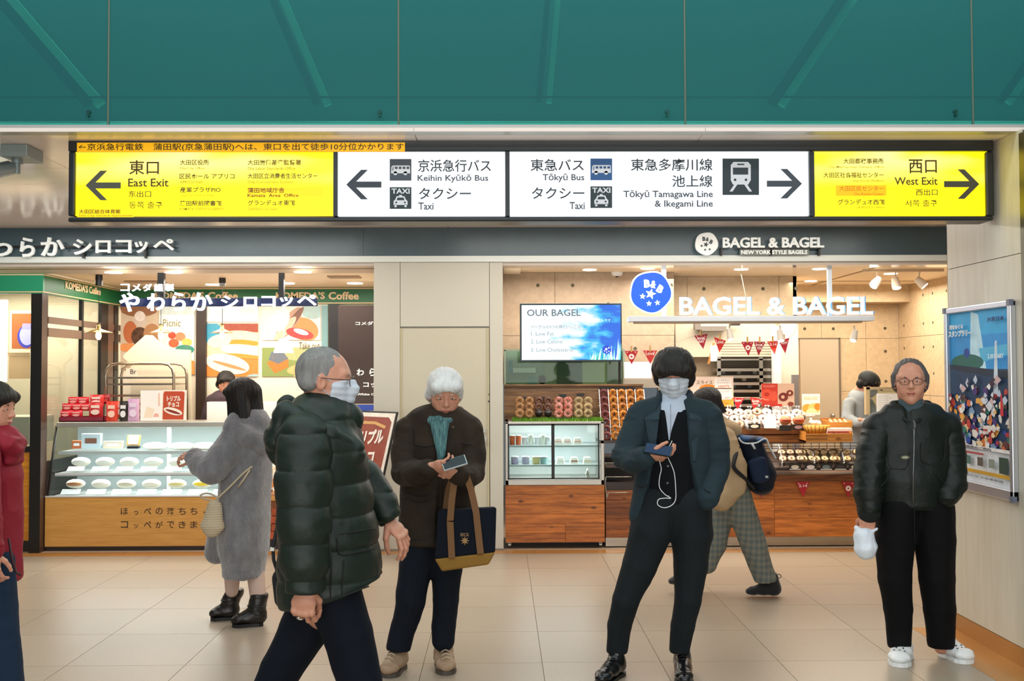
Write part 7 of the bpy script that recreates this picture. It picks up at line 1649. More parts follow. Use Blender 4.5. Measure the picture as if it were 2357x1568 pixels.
tg = thing('tote_bag', 'navy canvas tote bag with tan base and straps hanging from the left forearm', 'bag', tuple(P(1070, 1312, 5.12)))
yb = 5.12
def hexa(c8, mt, nm, bev=.01):
    MB().add(c8, [(0, 1, 2, 3), (7, 6, 5, 4), (0, 4, 5, 1), (1, 5, 6, 2), (2, 6, 7, 3), (3, 7, 4, 0)]).build(nm, mt, tg, bevel=bev)
F4 = [(1002, 1168), (1143, 1166), (1140, 1272), (1001, 1288)]; 
hexa([P(a, b_, yb) for a, b_ in [(1001, 1288), (1140, 1272), (1143, 1168), (1008, 1176)]] + [P(a, b_, yb + .12) for a, b_ in [(1003, 1288), (1138, 1273), (1140, 1166), (1010, 1172)]], fab('navy_canvas', '10151f', .85, .1, (220, .2)), 'bag_body')
hexa([P(a, b_, yb - .004) for a, b_ in [(1017, 1316), (1125, 1300), (1140, 1271), (1000, 1287)]] + [P(a, b_, yb + .125) for a, b_ in [(1019, 1312), (1123, 1298), (1138, 1272), (1002, 1286)]], fab('tan_canvas', '8f6a30', .85, .1, (220, .2)), 'bag_base')
stp = fab('strap_tan', '7c5a3c', .8, .1, (200, .2))
for pts in ([(1047, 1100), (1040, 1150), (1036, 1200), (1040, 1284)], [(1070, 1085), (1085, 1130), (1096, 1180), (1106, 1274)]):
    m = MB(); ps_ = [P(a, b_, yb - .008 if b_ > 1140 else yb - .0) for a, b_ in pts]
    for a, b_ in zip(ps_[:-1], ps_[1:]):
        d = (b_ - a).normalized(); u = YY.cross(d).normalized(); m.obox((a + b_) / 2, u, d, YY, .017, (b_ - a).length / 2 + .002, .003)
    m.build('strap', stp, tg)
m = MB(); ps_ = [P(a, b_, yb + .11) for a, b_ in [(1040, 1098), (1030, 1130), (1024, 1175)]]
for a, b_ in zip(ps_[:-1], ps_[1:]): d = (b_ - a).normalized(); u = YY.cross(d).normalized(); m.obox((a + b_) / 2, u, d, YY, .013, (b_ - a).length / 2, .003)
m.build('strap', stp, tg)
m = MB(); yl = yb - .003; m.ptext('BECK', 1060, 1227, 1080, 1235, yl, .001, '8a6a44', .02); m.ppoly([(1070 + (11 if i % 2 == 0 else 4.5) * math.cos(-i * math.pi / 8), 1245 + (11 if i % 2 == 0 else 4.5) * math.sin(-i * math.pi / 8)) for i in range(16)], yl, .001, '9a7440'); m.build('bag_print', PRINT(), tg)

# ---------------------------------------------------------------- 3. black haired man in the dark suit
C = Person('black haired masked man in a dark blazer and waistcoat looking at a phone', 5.24, 1480)
add_head(C, C.J(1551, 864), -12, 14, 'bowl', '1a1614', mask=True, sc=1.03)
bz = fab('blazer', '26343a', .8, .15, (300, .15)); tr3 = fab('suit_trousers', '191e21', .8, .1, (260, .12)); vst = fab('waistcoat', '0b0e12', .85, .1); M_SH = fab('white_shirt', 'b9c3d2', .7, .1, (200, .08))
f = Fld()
C.limb([(1550, 952, .01, 84, 44), (1550, 1000, .01, 90, 54), (1550, 1070, .01, 88, 56), (1546, 1130, .01, 90, 58), (1540, 1190, .01, 94, 58)], .03, f, (1, 0, 0)); C.limb([(1482, 955, .02, 34), (1622, 955, .02, 34)], .03, f)
f.seg(C.J(1552, 880, -.15), C.J(1550, 1060, -.16), (.082, .15), (.105, .14), u=(1, 0, 0), k=.008, op='-').seg(C.J(1550, 1060, -.16), C.J(1552, 1240, -.16), (.105, .14), (.235, .16), u=(1, 0, 0), k=.008, op='-')
f.cut(C.J(1455, 1206), (.25, 0, -1), .01)
C.cloth('blazer', f, bz, .0056, folds(.005, (11, 11, 7), 51))
f = Fld(); f.seg(C.J(1519, 912, .0), C.J(1500, 965, -.085), (.022, .010), (.040, .010), u=(1, -.45, .15), k=.01).seg(C.J(1500, 965, -.085), C.J(1503, 1055, -.108), (.040, .009), (.010, .007), u=(1, -.3, .1), k=.01)
f.seg(C.J(1586, 912, .0), C.J(1602, 965, -.085), (.022, .010), (.040, .010), u=(1, .45, -.15), k=.01).seg(C.J(1602, 965, -.085), C.J(1598, 1060, -.108), (.040, .009), (.010, .007), u=(1, .3, -.1), k=.01).seg(C.J(1522, 908, .04), C.J(1584, 908, .04), .026, .026, k=.03)
C.cloth('lapels', f, fab('lapel', '2c3a42', .75, .15, (300, .15)), .0046)
for pts in ([(1478, 962, .02, 36), (1458, 1005, .0, 34), (1440, 1050, -.04, 32), (1462, 1062, -.14, 27), (1484, 1054, -.225, 24)], [(1626, 962, .02, 36), (1642, 1020, .02, 35), (1648, 1075, .02, 33), (1636, 1120, -.04, 28), (1626, 1148, -.09, 25)]):
    f = Fld(); C.limb(pts, .03, f); C.cloth('sleeve', f, bz, .0052, folds(.006, (14, 14, 24), 57))
f = Fld(); C.limb([(1551, 925, .0, 32, 30), (1550, 950, .0, 50, 36), (1547, 1040, .0, 60, 42), (1545, 1120, .0, 58, 40)], .03, f, (1, 0, 0)); C.cloth('white_shirt', f, M_SH, .0055, folds(.004, (26, 26, 4), 61))
f = Fld(); C.limb([(1549, 965, .0, 62, 42), (1547, 1040, .0, 66, 47), (1545, 1120, .0, 64, 46), (1545, 1150, .0, 66, 48)], .03, f, (1, 0, 0)); f.seg(C.J(1552, 880, -.12), C.J(1544, 1014, -.14), (.072, .11), (.005, .06), u=(1, 0, 0), k=.005, op='-'); C.cloth('waistcoat', f, vst, .005, folds(.003, (14, 14, 8), 63))
m = MB()
for px, py in ((1537, 1073), (1536, 1112), (1538, 1142)): q = C.J(px, py, -.104); m.cyl(tuple(q), tuple(q - np.array((0, .006, 0))), .006, n=10)
C.kids.append((m, 'buttons', mat('button', '3a3f45', .3)))
f = Fld(); f.seg(C.J(1528, 914, -.05), C.J(1540, 934, -.085), (.016, .006), (.008, .005), u=(1, 0, .4), k=.008).seg(C.J(1578, 914, -.05), C.J(1562, 934, -.085), (.016, .006), (.010, .006), u=(1, 0, -.4), k=.008); C.seam([(1543, 930), (1544, 960), (1543, 1005)], .0015, mat('shirt_line', '8a94a2', .7), 'placket')
f = Fld(); C.limb([(1520, 1160, .0, 56, 52), (1500, 1220, -.02, 48, 50), (1472, 1300, -.03, 40), (1440, 1380, -.04, 30), (1425, 1440, 0, 27), (1419, 1497, .02, 23)], .03, f, (1, 0, 0)); C.limb([(1582, 1160, .0, 56, 52), (1590, 1230, .0, 48, 50), (1590, 1300, -.01, 38), (1584, 1380, -.02, 29), (1572, 1440, .0, 26), (1565, 1494, .02, 23)], .03, f, (1, 0, 0)); f.cut(C.J(1420, 1504), (0, 0, -1), .004)
C.cloth('suit_trousers', f, tr3, .0058, folds(.006, (11, 11, 6), 65))
bl3 = mat('black_leather', '0f1012', .22, bump=(60, .08)); 
for hp_, tp_, hy, ty in ((1424, 1374, .05, -.17), (1564, 1570, .10, -.20)):
    h0 = C.J(hp_, 853, hy); t0 = C.J(tp_, 853, ty); h0[2] = t0[2] = .014; f = Fld(); shoe_field(f, h0, t0, .043, .08, ank=.11, anr=.042); f.cut((0, 0, .014), (0, 0, -1), .003); C.cloth('leather_shoe', f, bl3, .0048, None); sole(C.kids, h0 * np.array((1, 1, 0)), t0 * np.array((1, 1, 0)), .045, .018, mat('black_sole', '0c0c0c', .5))
    d = Vector((t0 - h0).tolist()).normalized(); u = ZZ.cross(d); c0 = Vector(h0.tolist()); m = MB()
    for j in range(3): c_ = c0 + d * (.12 + .025 * j) + ZZ * (.095 - .010 * j); m.tube([c_ - u * .02 - ZZ * .004, c_ + ZZ * .004, c_ + u * .02 - ZZ * .004], .002, 5)
    C.kids.append((m, 'laces', mat('lace_black', '26282a', .5)))
f = Fld(); f.seg(C.J(1482, 1054, -.22), C.J(1491, 1051, -.245), .025, .023, k=.01); C.cloth('shirt_cuff', f, M_SH, .004)
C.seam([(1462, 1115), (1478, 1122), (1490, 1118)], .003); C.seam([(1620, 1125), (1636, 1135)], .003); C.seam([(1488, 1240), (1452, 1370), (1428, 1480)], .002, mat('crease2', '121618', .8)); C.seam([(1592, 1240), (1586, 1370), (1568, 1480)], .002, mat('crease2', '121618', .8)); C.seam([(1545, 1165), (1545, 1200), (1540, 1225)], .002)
hc = hand(C, C.J(1488, 1050, -.24), (.92, -.12, -.08), (-.25, -.35, -.9), curls=[.42, .42, .45, .5], side=1, thumb=.75, sc=1.0, fore=.03)
C.limb([(1550, 930, .02, 34), (1550, 1000, .02, 62, 36), (1545, 1150, .02, 66, 40)], .03, None, (1, 0, 0)); C.limb([(1515, 1180, 0, 38), (1445, 1380, -.02, 20), (1420, 1500, .02, 15)], .03); C.limb([(1588, 1180, 0, 38), (1584, 1380, -.01, 20), (1566, 1500, .03, 15)], .03)
C.finish()
ph = thing('smartphone', 'black phone held flat by the man in the blazer, white cable attached', 'phone', tuple(P(1515, 1042, 4.98)))
U = Vector((.88, -.30, -.14)).normalized(); V2 = Vector((.1, .6, .55)).normalized(); V2 = (V2 - U * V2.dot(U)).normalized()
MB().obox(P(1515, 1036, 4.96), U, V2, U.cross(V2), .068, .034, .0045).build('phone_body', mat('phone_black', '101214', .15), ph, bevel=.002); MB().obox(P(1515, 1036, 4.96) + U.cross(V2) * .0047, U, V2, U.cross(V2), .064, .031, .0006).build('phone_screen', mat('phone_screen', '30405a', .1), ph)
e_ = thing('earphone_cable', 'white earphone cable looping down from the mask to the black phone', 'cable', tuple(P(1540, 1168, 4.98)))
cp = smooth([(1547, 1015), (1540, 1030), (1536, 1048), (1546, 1072), (1552, 1090), (1555, 1120), (1555, 1150), (1545, 1164), (1528, 1169), (1514, 1162), (1516, 1150), (1530, 1147), (1544, 1147), (1530, 1138), (1518, 1122), (1518, 1100), (1522, 1080), (1518, 1060), (1520, 1045)])
MB().tube([P(a, b_, 5.01) for a, b_ in cp], .0022, 6).build('cable', mat('cable_white', 'e8eaea', .4), e_)

# ---------------------------------------------------------------- 4. man in the green bomber jacket
D = Person('older man in a dark green bomber jacket and white clogs by the poster case', 5.5, 2110)
add_head(D, D.J(2095, 880), -20, 0, 'bald', '57524f', sc=1.04, glasses=True)
bj = fab('bomber', '101813', .48, .05, (70, .18), spec=.35); rib = mat('rib_knit', '0e1412', .9, bump=(40, .5), stretch=(6, 6, .4))
f = Fld(); D.limb([(2098, 975, .02, 82, 50), (2100, 1030, .02, 92, 58), (2098, 1100, .01, 92, 62), (2100, 1150, .01, 84, 58)], .03, f, (1, 0, 0)); D.limb([(2024, 985, .02, 36), (2176, 985, .02, 36)], .03, f); D.limb([(2052, 950, .02, 20), (2144, 950, .02, 20)], .03, f)
f.seg(D.J(2096, 915, -.10), D.J(2104, 975, -.16), (.050, .08), (.006, .06), u=(1, 0, 0), k=.012, op='-'); f.cut(D.J(2100, 1164), (0, 0, -1), .01)
D.cloth('bomber_jacket', f, bj, .0058, folds(.007, (10, 10, 8), 71))
f = Fld(); D.limb([(2022, 990, .02, 35), (2008, 1040, .0, 35), (2002, 1090, -.02, 35), (1999, 1135, -.04, 32), (2000, 1165, -.05, 28)], .03, f); D.cloth('sleeve', f, bj, .0055, folds(.007, (12, 12, 26), 73))
f = Fld(); D.limb([(2176, 990, .02, 35), (2187, 1040, .0, 33), (2189, 1085, -.02, 32), (2192, 1115, -.06, 30), (2180, 1140, -.10, 26)], .03, f); D.cloth('sleeve', f, bj, .0055, folds(.007, (12, 12, 26), 74))
f = Fld(); D.limb([(2000, 1165, -.05, 27), (2000, 1180, -.05, 25)], .01, f); D.cloth('cuff', f, rib, .005)
f = Fld(); D.limb([(2100, 1150, .01, 84, 56), (2100, 1166, .01, 82, 55)], .01, f, (1, 0, 0)); f.cut(D.J(2100, 1169), (0, 0, -1), .004); D.cloth('waistband', f, rib, .0065)
f = Fld(); f.seg(D.J(2058, 934, .03), D.J(2134, 934, .03), .030, .030, k=.03).seg(D.J(2054, 940, .02), D.J(2092, 972, -.125), (.030, .012), (.007, .004), u=(1, -.5, .5), k=.02).seg(D.J(2140, 940, .02), D.J(2112, 972, -.125), (.030, .012), (.007, .004), u=(1, .5, -.5), k=.02); D.cloth('collar', f, bj, .005, folds(.003, (20, 20, 20), 75))
f = Fld(); D.limb([(2096, 930, .0, 28, 28), (2098, 985, .01, 36, 34)], .02, f, (1, 0, 0)); D.cloth('grey_shirt', f, fab('teal_shirt', '47565c', .85), .006)
m = MB(); m.tube([tuple(D.J(a, b_, d)) for a, b_, d in ((2104, 968, -.15), (2104, 1020, -.165), (2102, 1090, -.168), (2102, 1160, -.158))], .004, 6); m.box(*(lambda q: (q[0] - .004, q[0] + .004, q[1] - .008, q[1], q[2] - .03, q[2]))(D.J(2104, 972, -.158))); D.kids.append((m, 'zip', mat('zip_steel', '7a7c7c', .3, .8)))
q = D.J(2083, 1053, -.172); D.kids.append((MB().prism(ring(q[0], q[2], .026, -.012, 18), (0, q[1], 0), XX, ZZ, .002, '4c4a34').prism(ring(q[0], q[2], .018, -.006, 14), (0, q[1] - .0025, 0), XX, ZZ, .0005, 'a8a890'), 'chest_badge', PRINT()))
bt = fab('black_trousers', '070709', .8, .08)
f = Fld(); D.limb([(2066, 1170, .0, 46, 52), (2060, 1240, .0, 44, 48), (2060, 1330, -.01, 37), (2068, 1400, .0, 32), (2070, 1480, .02, 27)], .03, f, (1, 0, 0)); D.limb([(2144, 1170, .0, 48, 52), (2150, 1240, .0, 44, 48), (2156, 1330, -.01, 38), (2162, 1400, .0, 34), (2166, 1485, .02, 29)], .03, f, (1, 0, 0)); f.cut(D.J(2100, 1492), (0, 0, -1), .004)
D.cloth('black_trousers', f, bt, .006, folds(.006, (11, 11, 6), 77))
cw_ = mat('clog_white', 'e6e8e6', .5); 
for hp_, tp_, hy, ty in ((2072, 2056, .08, -.14), (2160, 2222, .10, -.09)):
    h0 = D.J(hp_, 853, hy); t0 = D.J(tp_, 853, ty); h0[2] = t0[2] = .014; f = Fld(); Af, u_ = shoe_field(f, h0, t0, .056, .05, ank=.06, anr=.046); f.ball(Af(.12, .085), (.035, .04, .03), k=.01, op='-'); f.cut((0, 0, .012), (0, 0, -1), .003); D.cloth('clog', f, cw_, .0045); sole(D.kids, h0 * np.array((1, 1, 0)), t0 * np.array((1, 1, 0)), .057, .022, cw_)
    m = MB()
    for t_, w_, z_ in ((.60, -.02, .068), (.60, .015, .068), (.70, -.028, .058), (.70, 0, .061), (.70, .026, .058), (.80, -.016, .050), (.80, .014, .050), (.55, .040, .050), (.68, .048, .040), (.80, .044, .034)):
        q = Af(t_, z_) + np.array(u_) * w_ * 1.0; m.ell(tuple(q), (.0052, .0052, .004), 8, 5)
    D.kids.append((m, 'vent_holes', mat('hole_dark', '14171a', .6)))
D.seam([(2042, 1020), (2046, 1070), (2066, 1080), (2088, 1074), (2092, 1040)], .0028); D.seam([(2120, 1020), (2122, 1060), (2150, 1070), (2172, 1060), (2176, 1010)], .0028); D.seam([(2034, 1090), (2050, 1080), (2086, 1082)], .0025); D.seam([(2030, 1120), (2050, 1090)], .003); D.seam([(2150, 1088), (2172, 1112)], .003); D.seam([(2105, 1172), (2105, 1250)], .002)
hd_ = hand(D, D.J(1998, 1182, -.055), (-.12, -.05, -1), (-.25, -.95, .1), curls=[.75, .8, .8, .75], side=-1, thumb=.8, sc=1.06)
D.limb([(2096, 930, .02, 30), (2098, 1000, .02, 66, 40), (2100, 1160, .02, 68, 42)], .03, None, (1, 0, 0)); D.limb([(2064, 1180, 0, 34), (2062, 1330, 0, 24), (2070, 1490, .03, 16)], .03); D.limb([(2148, 1180, 0, 34), (2156, 1330, 0, 24), (2166, 1490, .03, 16)], .03)
D.finish()
pb = thing('plastic_bag', 'small white plastic bag hanging from the older man\'s hand', 'bag', tuple(P(1993, 1288, 5.42)))
f = Fld(); q = lambda a, b, d=0: np.array(P(a, b, 5.42 + d)); f.seg(q(1988, 1232), q(1993, 1262), (.052, .036), (.062, .044), u=(1, 0, 0), k=.01).seg(q(1993, 1262), q(1994, 1272), (.062, .044), (.050, .038), u=(1, 0, 0), k=.01).seg(q(1990, 1232), q(2018, 1218), .010, .006, k=.01).seg(q(1972, 1216), q(1985, 1236), .010, .016, k=.02)
V, Q = f.mesh(.004); V = folds(.005, (30, 30, 14), 81)(V, vnormals(V, Q)); mesh_obj('bag_body', V, Q, mat('bag_white', 'dfe7ee', .35, trans=.0, sss=.2), pb)

# ---------------------------------------------------------------- 5. woman in the grey fur coat
E_ = Person('black haired woman in a long grey plush coat facing the display case', 6.41, 560)
add_head(E_, E_.J(556, 918), -128, 8, 'bob', '1a1614', sc=1.0, hlen=.03, h=.005, eyes=False, streak=(60, 1.0))
M_FUR = mat('grey_plush', '817f80', .95, sheen=.6, bump=(120, .6), stretch=(1, 1, .5), var=(16, '5f5e61', .7))
f = Fld(); E_.limb([(572, 985, 0, 44, 58), (570, 1040, 0, 52, 66), (566, 1110, 0, 56, 66), (562, 1190, 0, 58, 66), (562, 1260, 0, 56, 64), (562, 1310, 0, 46, 56)], .04, f, (1, 0, 0)); f.cut(E_.J(560, 1326), (0, 0, -1), .012)
f.seg(E_.J(520, 1180, .05), E_.J(500, 1270, .08), .10, .07, k=.04)
def fur(a, seed):
    g = folds(a, (9, 9, 5), seed)
    def h_(V, N_): V = g(V, N_); return V + N_ * (vnoise(V * 110, seed) * .0022)[:, None]
    return h_
E_.cloth('plush_coat', f, M_FUR, .0065, fur(.012, 91))
f = Fld(); E_.limb([(545, 1010, -.10, 36), (515, 1050, -.16, 36), (488, 1082, -.18, 33), (462, 1070, -.14, 28), (448, 1054, -.10, 22)], .04, f); E_.cloth('sleeve', f, M_FUR, .006, fur(.009, 92))
f = Fld(); E_.limb([(600, 1020, .06, 30), (596, 1080, .02, 28), (560, 1090, .10, 24)], .04, f); E_.cloth('sleeve', f, M_FUR, .007, fur(.009, 94))
f = Fld(); E_.limb([(538, 985, -.12, 22), (560, 1005, -.15, 26), (600, 1018, -.10, 26), (622, 1000, .0, 26)], .04, f); E_.limb([(590, 975, -.05, 30), (614, 1000, .0, 28)], .04, f); E_.limb([(545, 968, -.08, 20), (590, 962, .0, 24)], .04, f); E_.cloth('hood', f, M_FUR, .006, fur(.009, 93))
hand(E_, E_.J(449, 1054, -.10), (-.8, .1, .15), (-.1, -.6, .8), curl=.5, side=1, sc=.88)
f = Fld(); E_.limb([(535, 1310, .06, 20), (534, 1360, .06, 15)], .02, f); E_.limb([(588, 1318, -.01, 20), (594, 1372, -.05, 18)], .02, f); E_.cloth('tights', f, fab('beige_tights', 'c4a898', .8, .1), .006)
bt5 = mat('black_boot', '17130f', .35, bump=(50, .15))
for (hp_, tp_, hy, ty, ax, at) in ((544, 488, .10, .08, 541, 1356), (608, 537, -.06, -.10, 597, 1366)):
    h0 = E_.J(hp_, 853, hy); t0 = E_.J(tp_, 853, ty); h0[2] = t0[2] = .016; f = Fld(); shoe_field(f, h0, t0, .045, .08, ank=.12, anr=.048); f.seg(h0 + (t0 - h0) * .2 + np.array((0, 0, .1)), E_.J(ax, at + 6, hy), .05, .056, k=.02); f.cut((0, 0, .016), (0, 0, -1), .003); f.cut(E_.J(ax, at, hy), (0, 0, 1), .005)
    E_.cloth('ankle_boot', f, bt5, .005, folds(.004, (14, 14, 30), 95)); sole(E_.kids, h0 * np.array((1, 1, 0)), t0 * np.array((1, 1, 0)), .047, .02, mat('black_sole'))
    q = h0 + np.array((0, 0, .11)); E_.kids.append((MB().torus(tuple(q + (t0 - h0) * .2), .055, .006, XX, YY, 18, 6), 'boot_strap', mat('black_sole')))
E_.limb([(570, 960, 0, 22), (565, 1110, 0, 36), (562, 1230, 0, 26)], .03); E_.limb([(535, 1300, .06, 13), (540, 1400, .09, 9)], .02); E_.limb([(588, 1318, -.01, 12), (598, 1400, -.06, 10)], .02)
E_.finish()
hb = thing('knitted_handbag', 'cream knitted handbag on a strap at the hip of the grey coat', 'handbag', tuple(P(489, 1238, 6.2)))
q = lambda a, b, d=0: np.array(P(a, b, 6.22 + d)); f = Fld(); f.seg(q(494, 1165), q(489, 1212), (.045, .035), (.070, .045), u=(1, 0, 0), k=.02).seg(q(489, 1212), q(488, 1222), (.070, .045), (.05, .04), u=(1, 0, 0), k=.02); V, Q = f.mesh(.004)
N_ = vnormals(V, Q); V = V + N_ * (np.sin(V[:, 2] * 420) * .0022 + np.sin(np.arctan2(V[:, 1] - 6.22, V[:, 0] - q(489, 1200)[0]) * 30) * .001)[:, None]; mk = mat('knit_cream', 'c3b294', .9, bump=(120, .4)); mesh_obj('bag_body', V, Q, mk, hb)
MB().tube(smooth([tuple(q(a, b)) for a, b in ((498, 1150), (530, 1120), (560, 1090), (580, 1074))]) if True else [], .007, 6).build('strap', mk, hb); MB().tube([tuple(q(a, b)) for a, b in ((575, 1082), (560, 1105), (548, 1122))], .006, 6).build('strap_end', mk, hb)
MB().tube(smooth([tuple(q(a, b)) for a, b in ((500, 1165), (498, 1145), (478, 1136), (462, 1140), (468, 1148), (486, 1152), (492, 1160))]), .006, 6).build('handle', mk, hb)

# ---------------------------------------------------------------- 6. walker in the beige jacket with rucksack
G = Person('walker in a beige jacket and wide checked trousers carrying a navy rucksack', 7.1, 1690)
add_head(G, G.J(1626, 935), -100, 20, 'bob', '1a1614', sc=.98, h=.006, eyes=True, mask=False, hlen=-.04)
bg = fab('beige_jacket', 'b79c78', .75, .1, (120, .2))
f = Fld(); G.limb([(1650, 985, 0, 30, 46), (1660, 1040, 0, 38, 52), (1670, 1100, 0, 42, 52), (1676, 1140, 0, 42, 50)], .04, f, (1, 0, 0)); f.cut(G.J(1680, 1170), (-.3, 0, -1), .02); G.cloth('beige_jacket', f, bg, .007, folds(.009, (9, 9, 6), 101))
f = Fld(); G.limb([(1665, 1010, -.14, 26), (1688, 1070, -.18, 30), (1690, 1120, -.18, 27), (1660, 1150, -.16, 24)], .04, f); G.cloth('sleeve', f, bg, .0065, folds(.009, (10, 10, 14), 102))
f = Fld(); G.limb([(1665, 985, -.08, 18), (1685, 992, .0, 22), (1662, 975, .06, 18)], .04, f); G.cloth('hood', f, bg, .006, folds(.005, (12, 12, 12), 103))
pm = mat('checked_wool', '5c625e', .9, bump=(140, .2)); nt = pm.node_tree; N = nt.nodes; L = nt.links
tc = N.new('ShaderNodeTexCoord'); ck = N.new('ShaderNodeTexWave'); ck.inputs['Scale'].default_value = 9; ck.inputs['Distortion'].default_value = 1.5; ck2 = N.new('ShaderNodeTexWave'); ck2.bands_direction = 'Z'; ck2.inputs['Scale'].default_value = 7; ck2.inputs['Distortion'].default_value = 1.5
L.new(tc.outputs['Object'], ck.inputs[0]); L.new(tc.outputs['Object'], ck2.inputs[0]); mu = N.new('ShaderNodeMath'); mu.operation = 'ADD'; L.new(ck.outputs['Fac'], mu.inputs[0]); L.new(ck2.outputs['Fac'], mu.inputs[1])
cr = N.new('ShaderNodeValToRGB'); cr.color_ramp.elements[0].color = (*lin('566466'), 1); cr.color_ramp.elements[1].color = (*lin('84806f'), 1); mh = N.new('ShaderNodeMath'); mh.operation = 'MULTIPLY'; mh.inputs[1].default_value = .5; L.new(mu.outputs[0], mh.inputs[0]); L.new(mh.outputs[0], cr.inputs[0]); L.new(cr.outputs[0], N['Principled BSDF'].inputs['Base Color'])
f = Fld(); G.limb([(1692, 1140, -.06, 36, 46), (1712, 1190, -.06, 32, 40), (1738, 1260, -.06, 28, 34), (1762, 1330, -.06, 24, 30)], .04, f, (1, 0, 0)); f.cut(G.J(1765, 1337, -.06), (.1, 0, -1), .005)
G.limb([(1668, 1140, .07, 36, 46), (1652, 1190, .07, 36, 42), (1636, 1250, .07, 32, 38)], .04, f, (1, 0, 0)); f.seg(G.J(1636, 1250, .07), G.J(1622, 1296, .07), (.10, .11), (.085, .10), u=(1, 0, 0), k=.03); G.cloth('checked_trousers', f, pm, .0065, folds(.010, (9, 9, 4), 105))
for (hp_, tp_, yy, z0, z1) in ((1788, 1712, -.06, .014, .014), (1612, 1535, .07, .075, .060)):
    h0 = G.J(hp_, 853, yy); t0 = G.J(tp_, 853, yy); h0[2] = z0; t0[2] = z1; f = Fld(); shoe_field(f, h0, t0, .044, .08, ank=.12, anr=.044); f.cut((0, 0, .0), (0, 0, -1), .003); G.cloth('black_suede_shoe', f, mat('suede_black', '121214', .85, sheen=.3), .005)
    q = h0 + np.array((.0, 0, .13)); G.kids.append((MB().torus(tuple(q), .014, .0025, XX, ZZ, 12, 5), 'pull_tab', mat('black_sole')))
G.limb([(1628, 970, 0, 18), (1665, 1060, 0, 26), (1680, 1140, 0, 26)], .03); G.limb([(1692, 1150, -.06, 22), (1738, 1260, -.06, 16), (1772, 1345, -.06, 12)], .03); G.limb([(1668, 1150, .07, 22), (1636, 1250, .07, 16), (1608, 1318, .07, 12)], .03)
G.finish()
rs = thing('rucksack', 'navy rucksack with white cord and black straps on the walker\'s back', 'backpack', tuple(P(1745, 1130, 7.05)))
q = lambda a, b, d=0: np.array(P(a, b, 7.05 + d)); f = Fld(); f.seg(q(1722, 1020), q(1748, 1090), (.085, .13), (.105, .15), u=(1, 0, .3), k=.04).seg(q(1748, 1090), q(1752, 1112), (.105, .15), (.085, .13), u=(1, 0, .3), k=.04).cut(q(1735, 1004), (-.12, 0, 1), .02); V, Q = f.mesh(.006); V = folds(.005, (12, 12, 10), 111)(V, vnormals(V, Q)); mesh_obj('bag_body', V, Q, fab('rucksack_navy', '121b2a', .6, .1, (120, .15)), rs)
f = Fld(); f.seg(q(1742, 1062, -.15), q(1752, 1102, -.15), (.065, .03), (.062, .03), u=(1, 0, .2), k=.02); V, Q = f.mesh(.006); mesh_obj('front_pocket', V, Q, fab('rucksack_pocket', '1a2840', .6, .1, (120, .15)), rs)
f = Fld(); f.seg(q(1704, 1010), q(1752, 1012), (.03, .12), (.022, .12), u=(0, 0, 1), k=.02); V, Q = f.mesh(.006); mesh_obj('top_flap', V, Q, fab('rucksack_blue', '27466c', .6, .1, (120, .15)), rs)
MB().tube(smooth([tuple(q(a, b, -.15)) for a, b in ((1700, 1008), (1712, 1020), (1740, 1020), (1762, 1010), (1772, 1030), (1786, 1056))]), .006, 6).build('cord', mat('white_cord', 'cfd4d6', .7), rs); MB().tube([tuple(q(a, b, -.16)) for a, b in ((1731, 1022), (1738, 1034))], .008, 6).build('cord_tab', mat('white_cord'), rs)
MB().tube(smooth([tuple(q(a, b, d)) for a, b, d in ((1700, 1030, -.14), (1690, 1060, -.24), (1690, 1078, -.26), (1712, 1100, -.2), (1735, 1125, -.12))]), .014, 6).build('shoulder_strap', mat('strap_black', '101216', .7), rs)
m = MB(); a = P(1765, 1098, 6.86); m.box(a.x - .01, a.x + .01, 6.86, 6.862, a.z - .008, a.z + .008, 'b8bcc0'); m.build('woven_tag', PRINT(), rs)

# ---------------------------------------------------------------- 7. person in the red jacket at the left edge
H_ = Person('short dark haired person in a red jacket walking in at the left edge', 4.8, 0)
add_head(H_, H_.J(-16, 942), 88, 4, 'full', '1a1614', sc=1.0)
rj = fab('red_jacket', '8c1f30', .6, .1, (90, .2))
f = Fld(); H_.limb([(-30, 1030, 0, 56, 75), (-28, 1100, 0, 68, 85), (-26, 1200, 0, 66, 85), (-26, 1300, 0, 66, 85), (-26, 1330, 0, 64, 82)], .03, f, (1, 0, 0)); f.cut(H_.J(0, 1338), (0, 0, -1), .01); H_.cloth('red_jacket', f, rj, .006, folds(.009, (9, 9, 7), 121))
f = Fld(); H_.limb([(-40, 1040, -.16, 36), (-42, 1130, -.22, 36), (-30, 1220, -.24, 30), (-22, 1270, -.24, 26)], .03, f); H_.cloth('sleeve', f, rj, .006, folds(.008, (12, 12, 20), 122)); hand(H_, H_.J(-22, 1272, -.24), (.1, 0, -1), (0, -1, 0), curl=.4, side=1)
f = Fld(); H_.limb([(-10, 1010, -.03, 32, 60), (24, 1024, -.03, 24, 46), (36, 1034, -.02, 15, 30)], .03, f, (0, 0, 1)); H_.limb([(35, 1015, 0, 14, 40), (34, 1060, 0, 12, 40)], .02, f, (1, 0, 0)); H_.limb([(-25, 1000, 0, 34), (10, 1010, 0, 30)], .03, f); H_.cloth('hood_collar', f, rj, .005, folds(.007, (16, 16, 30), 123))
H_.kids.append((MB().tube([tuple(H_.J(a, b_, -.12)) for a, b_ in ((20, 1240), (28, 1290), (38, 1318), (48, 1325))], .006, 6), 'hem_cord', mat('cord_maroon', '3a1016', .6)))
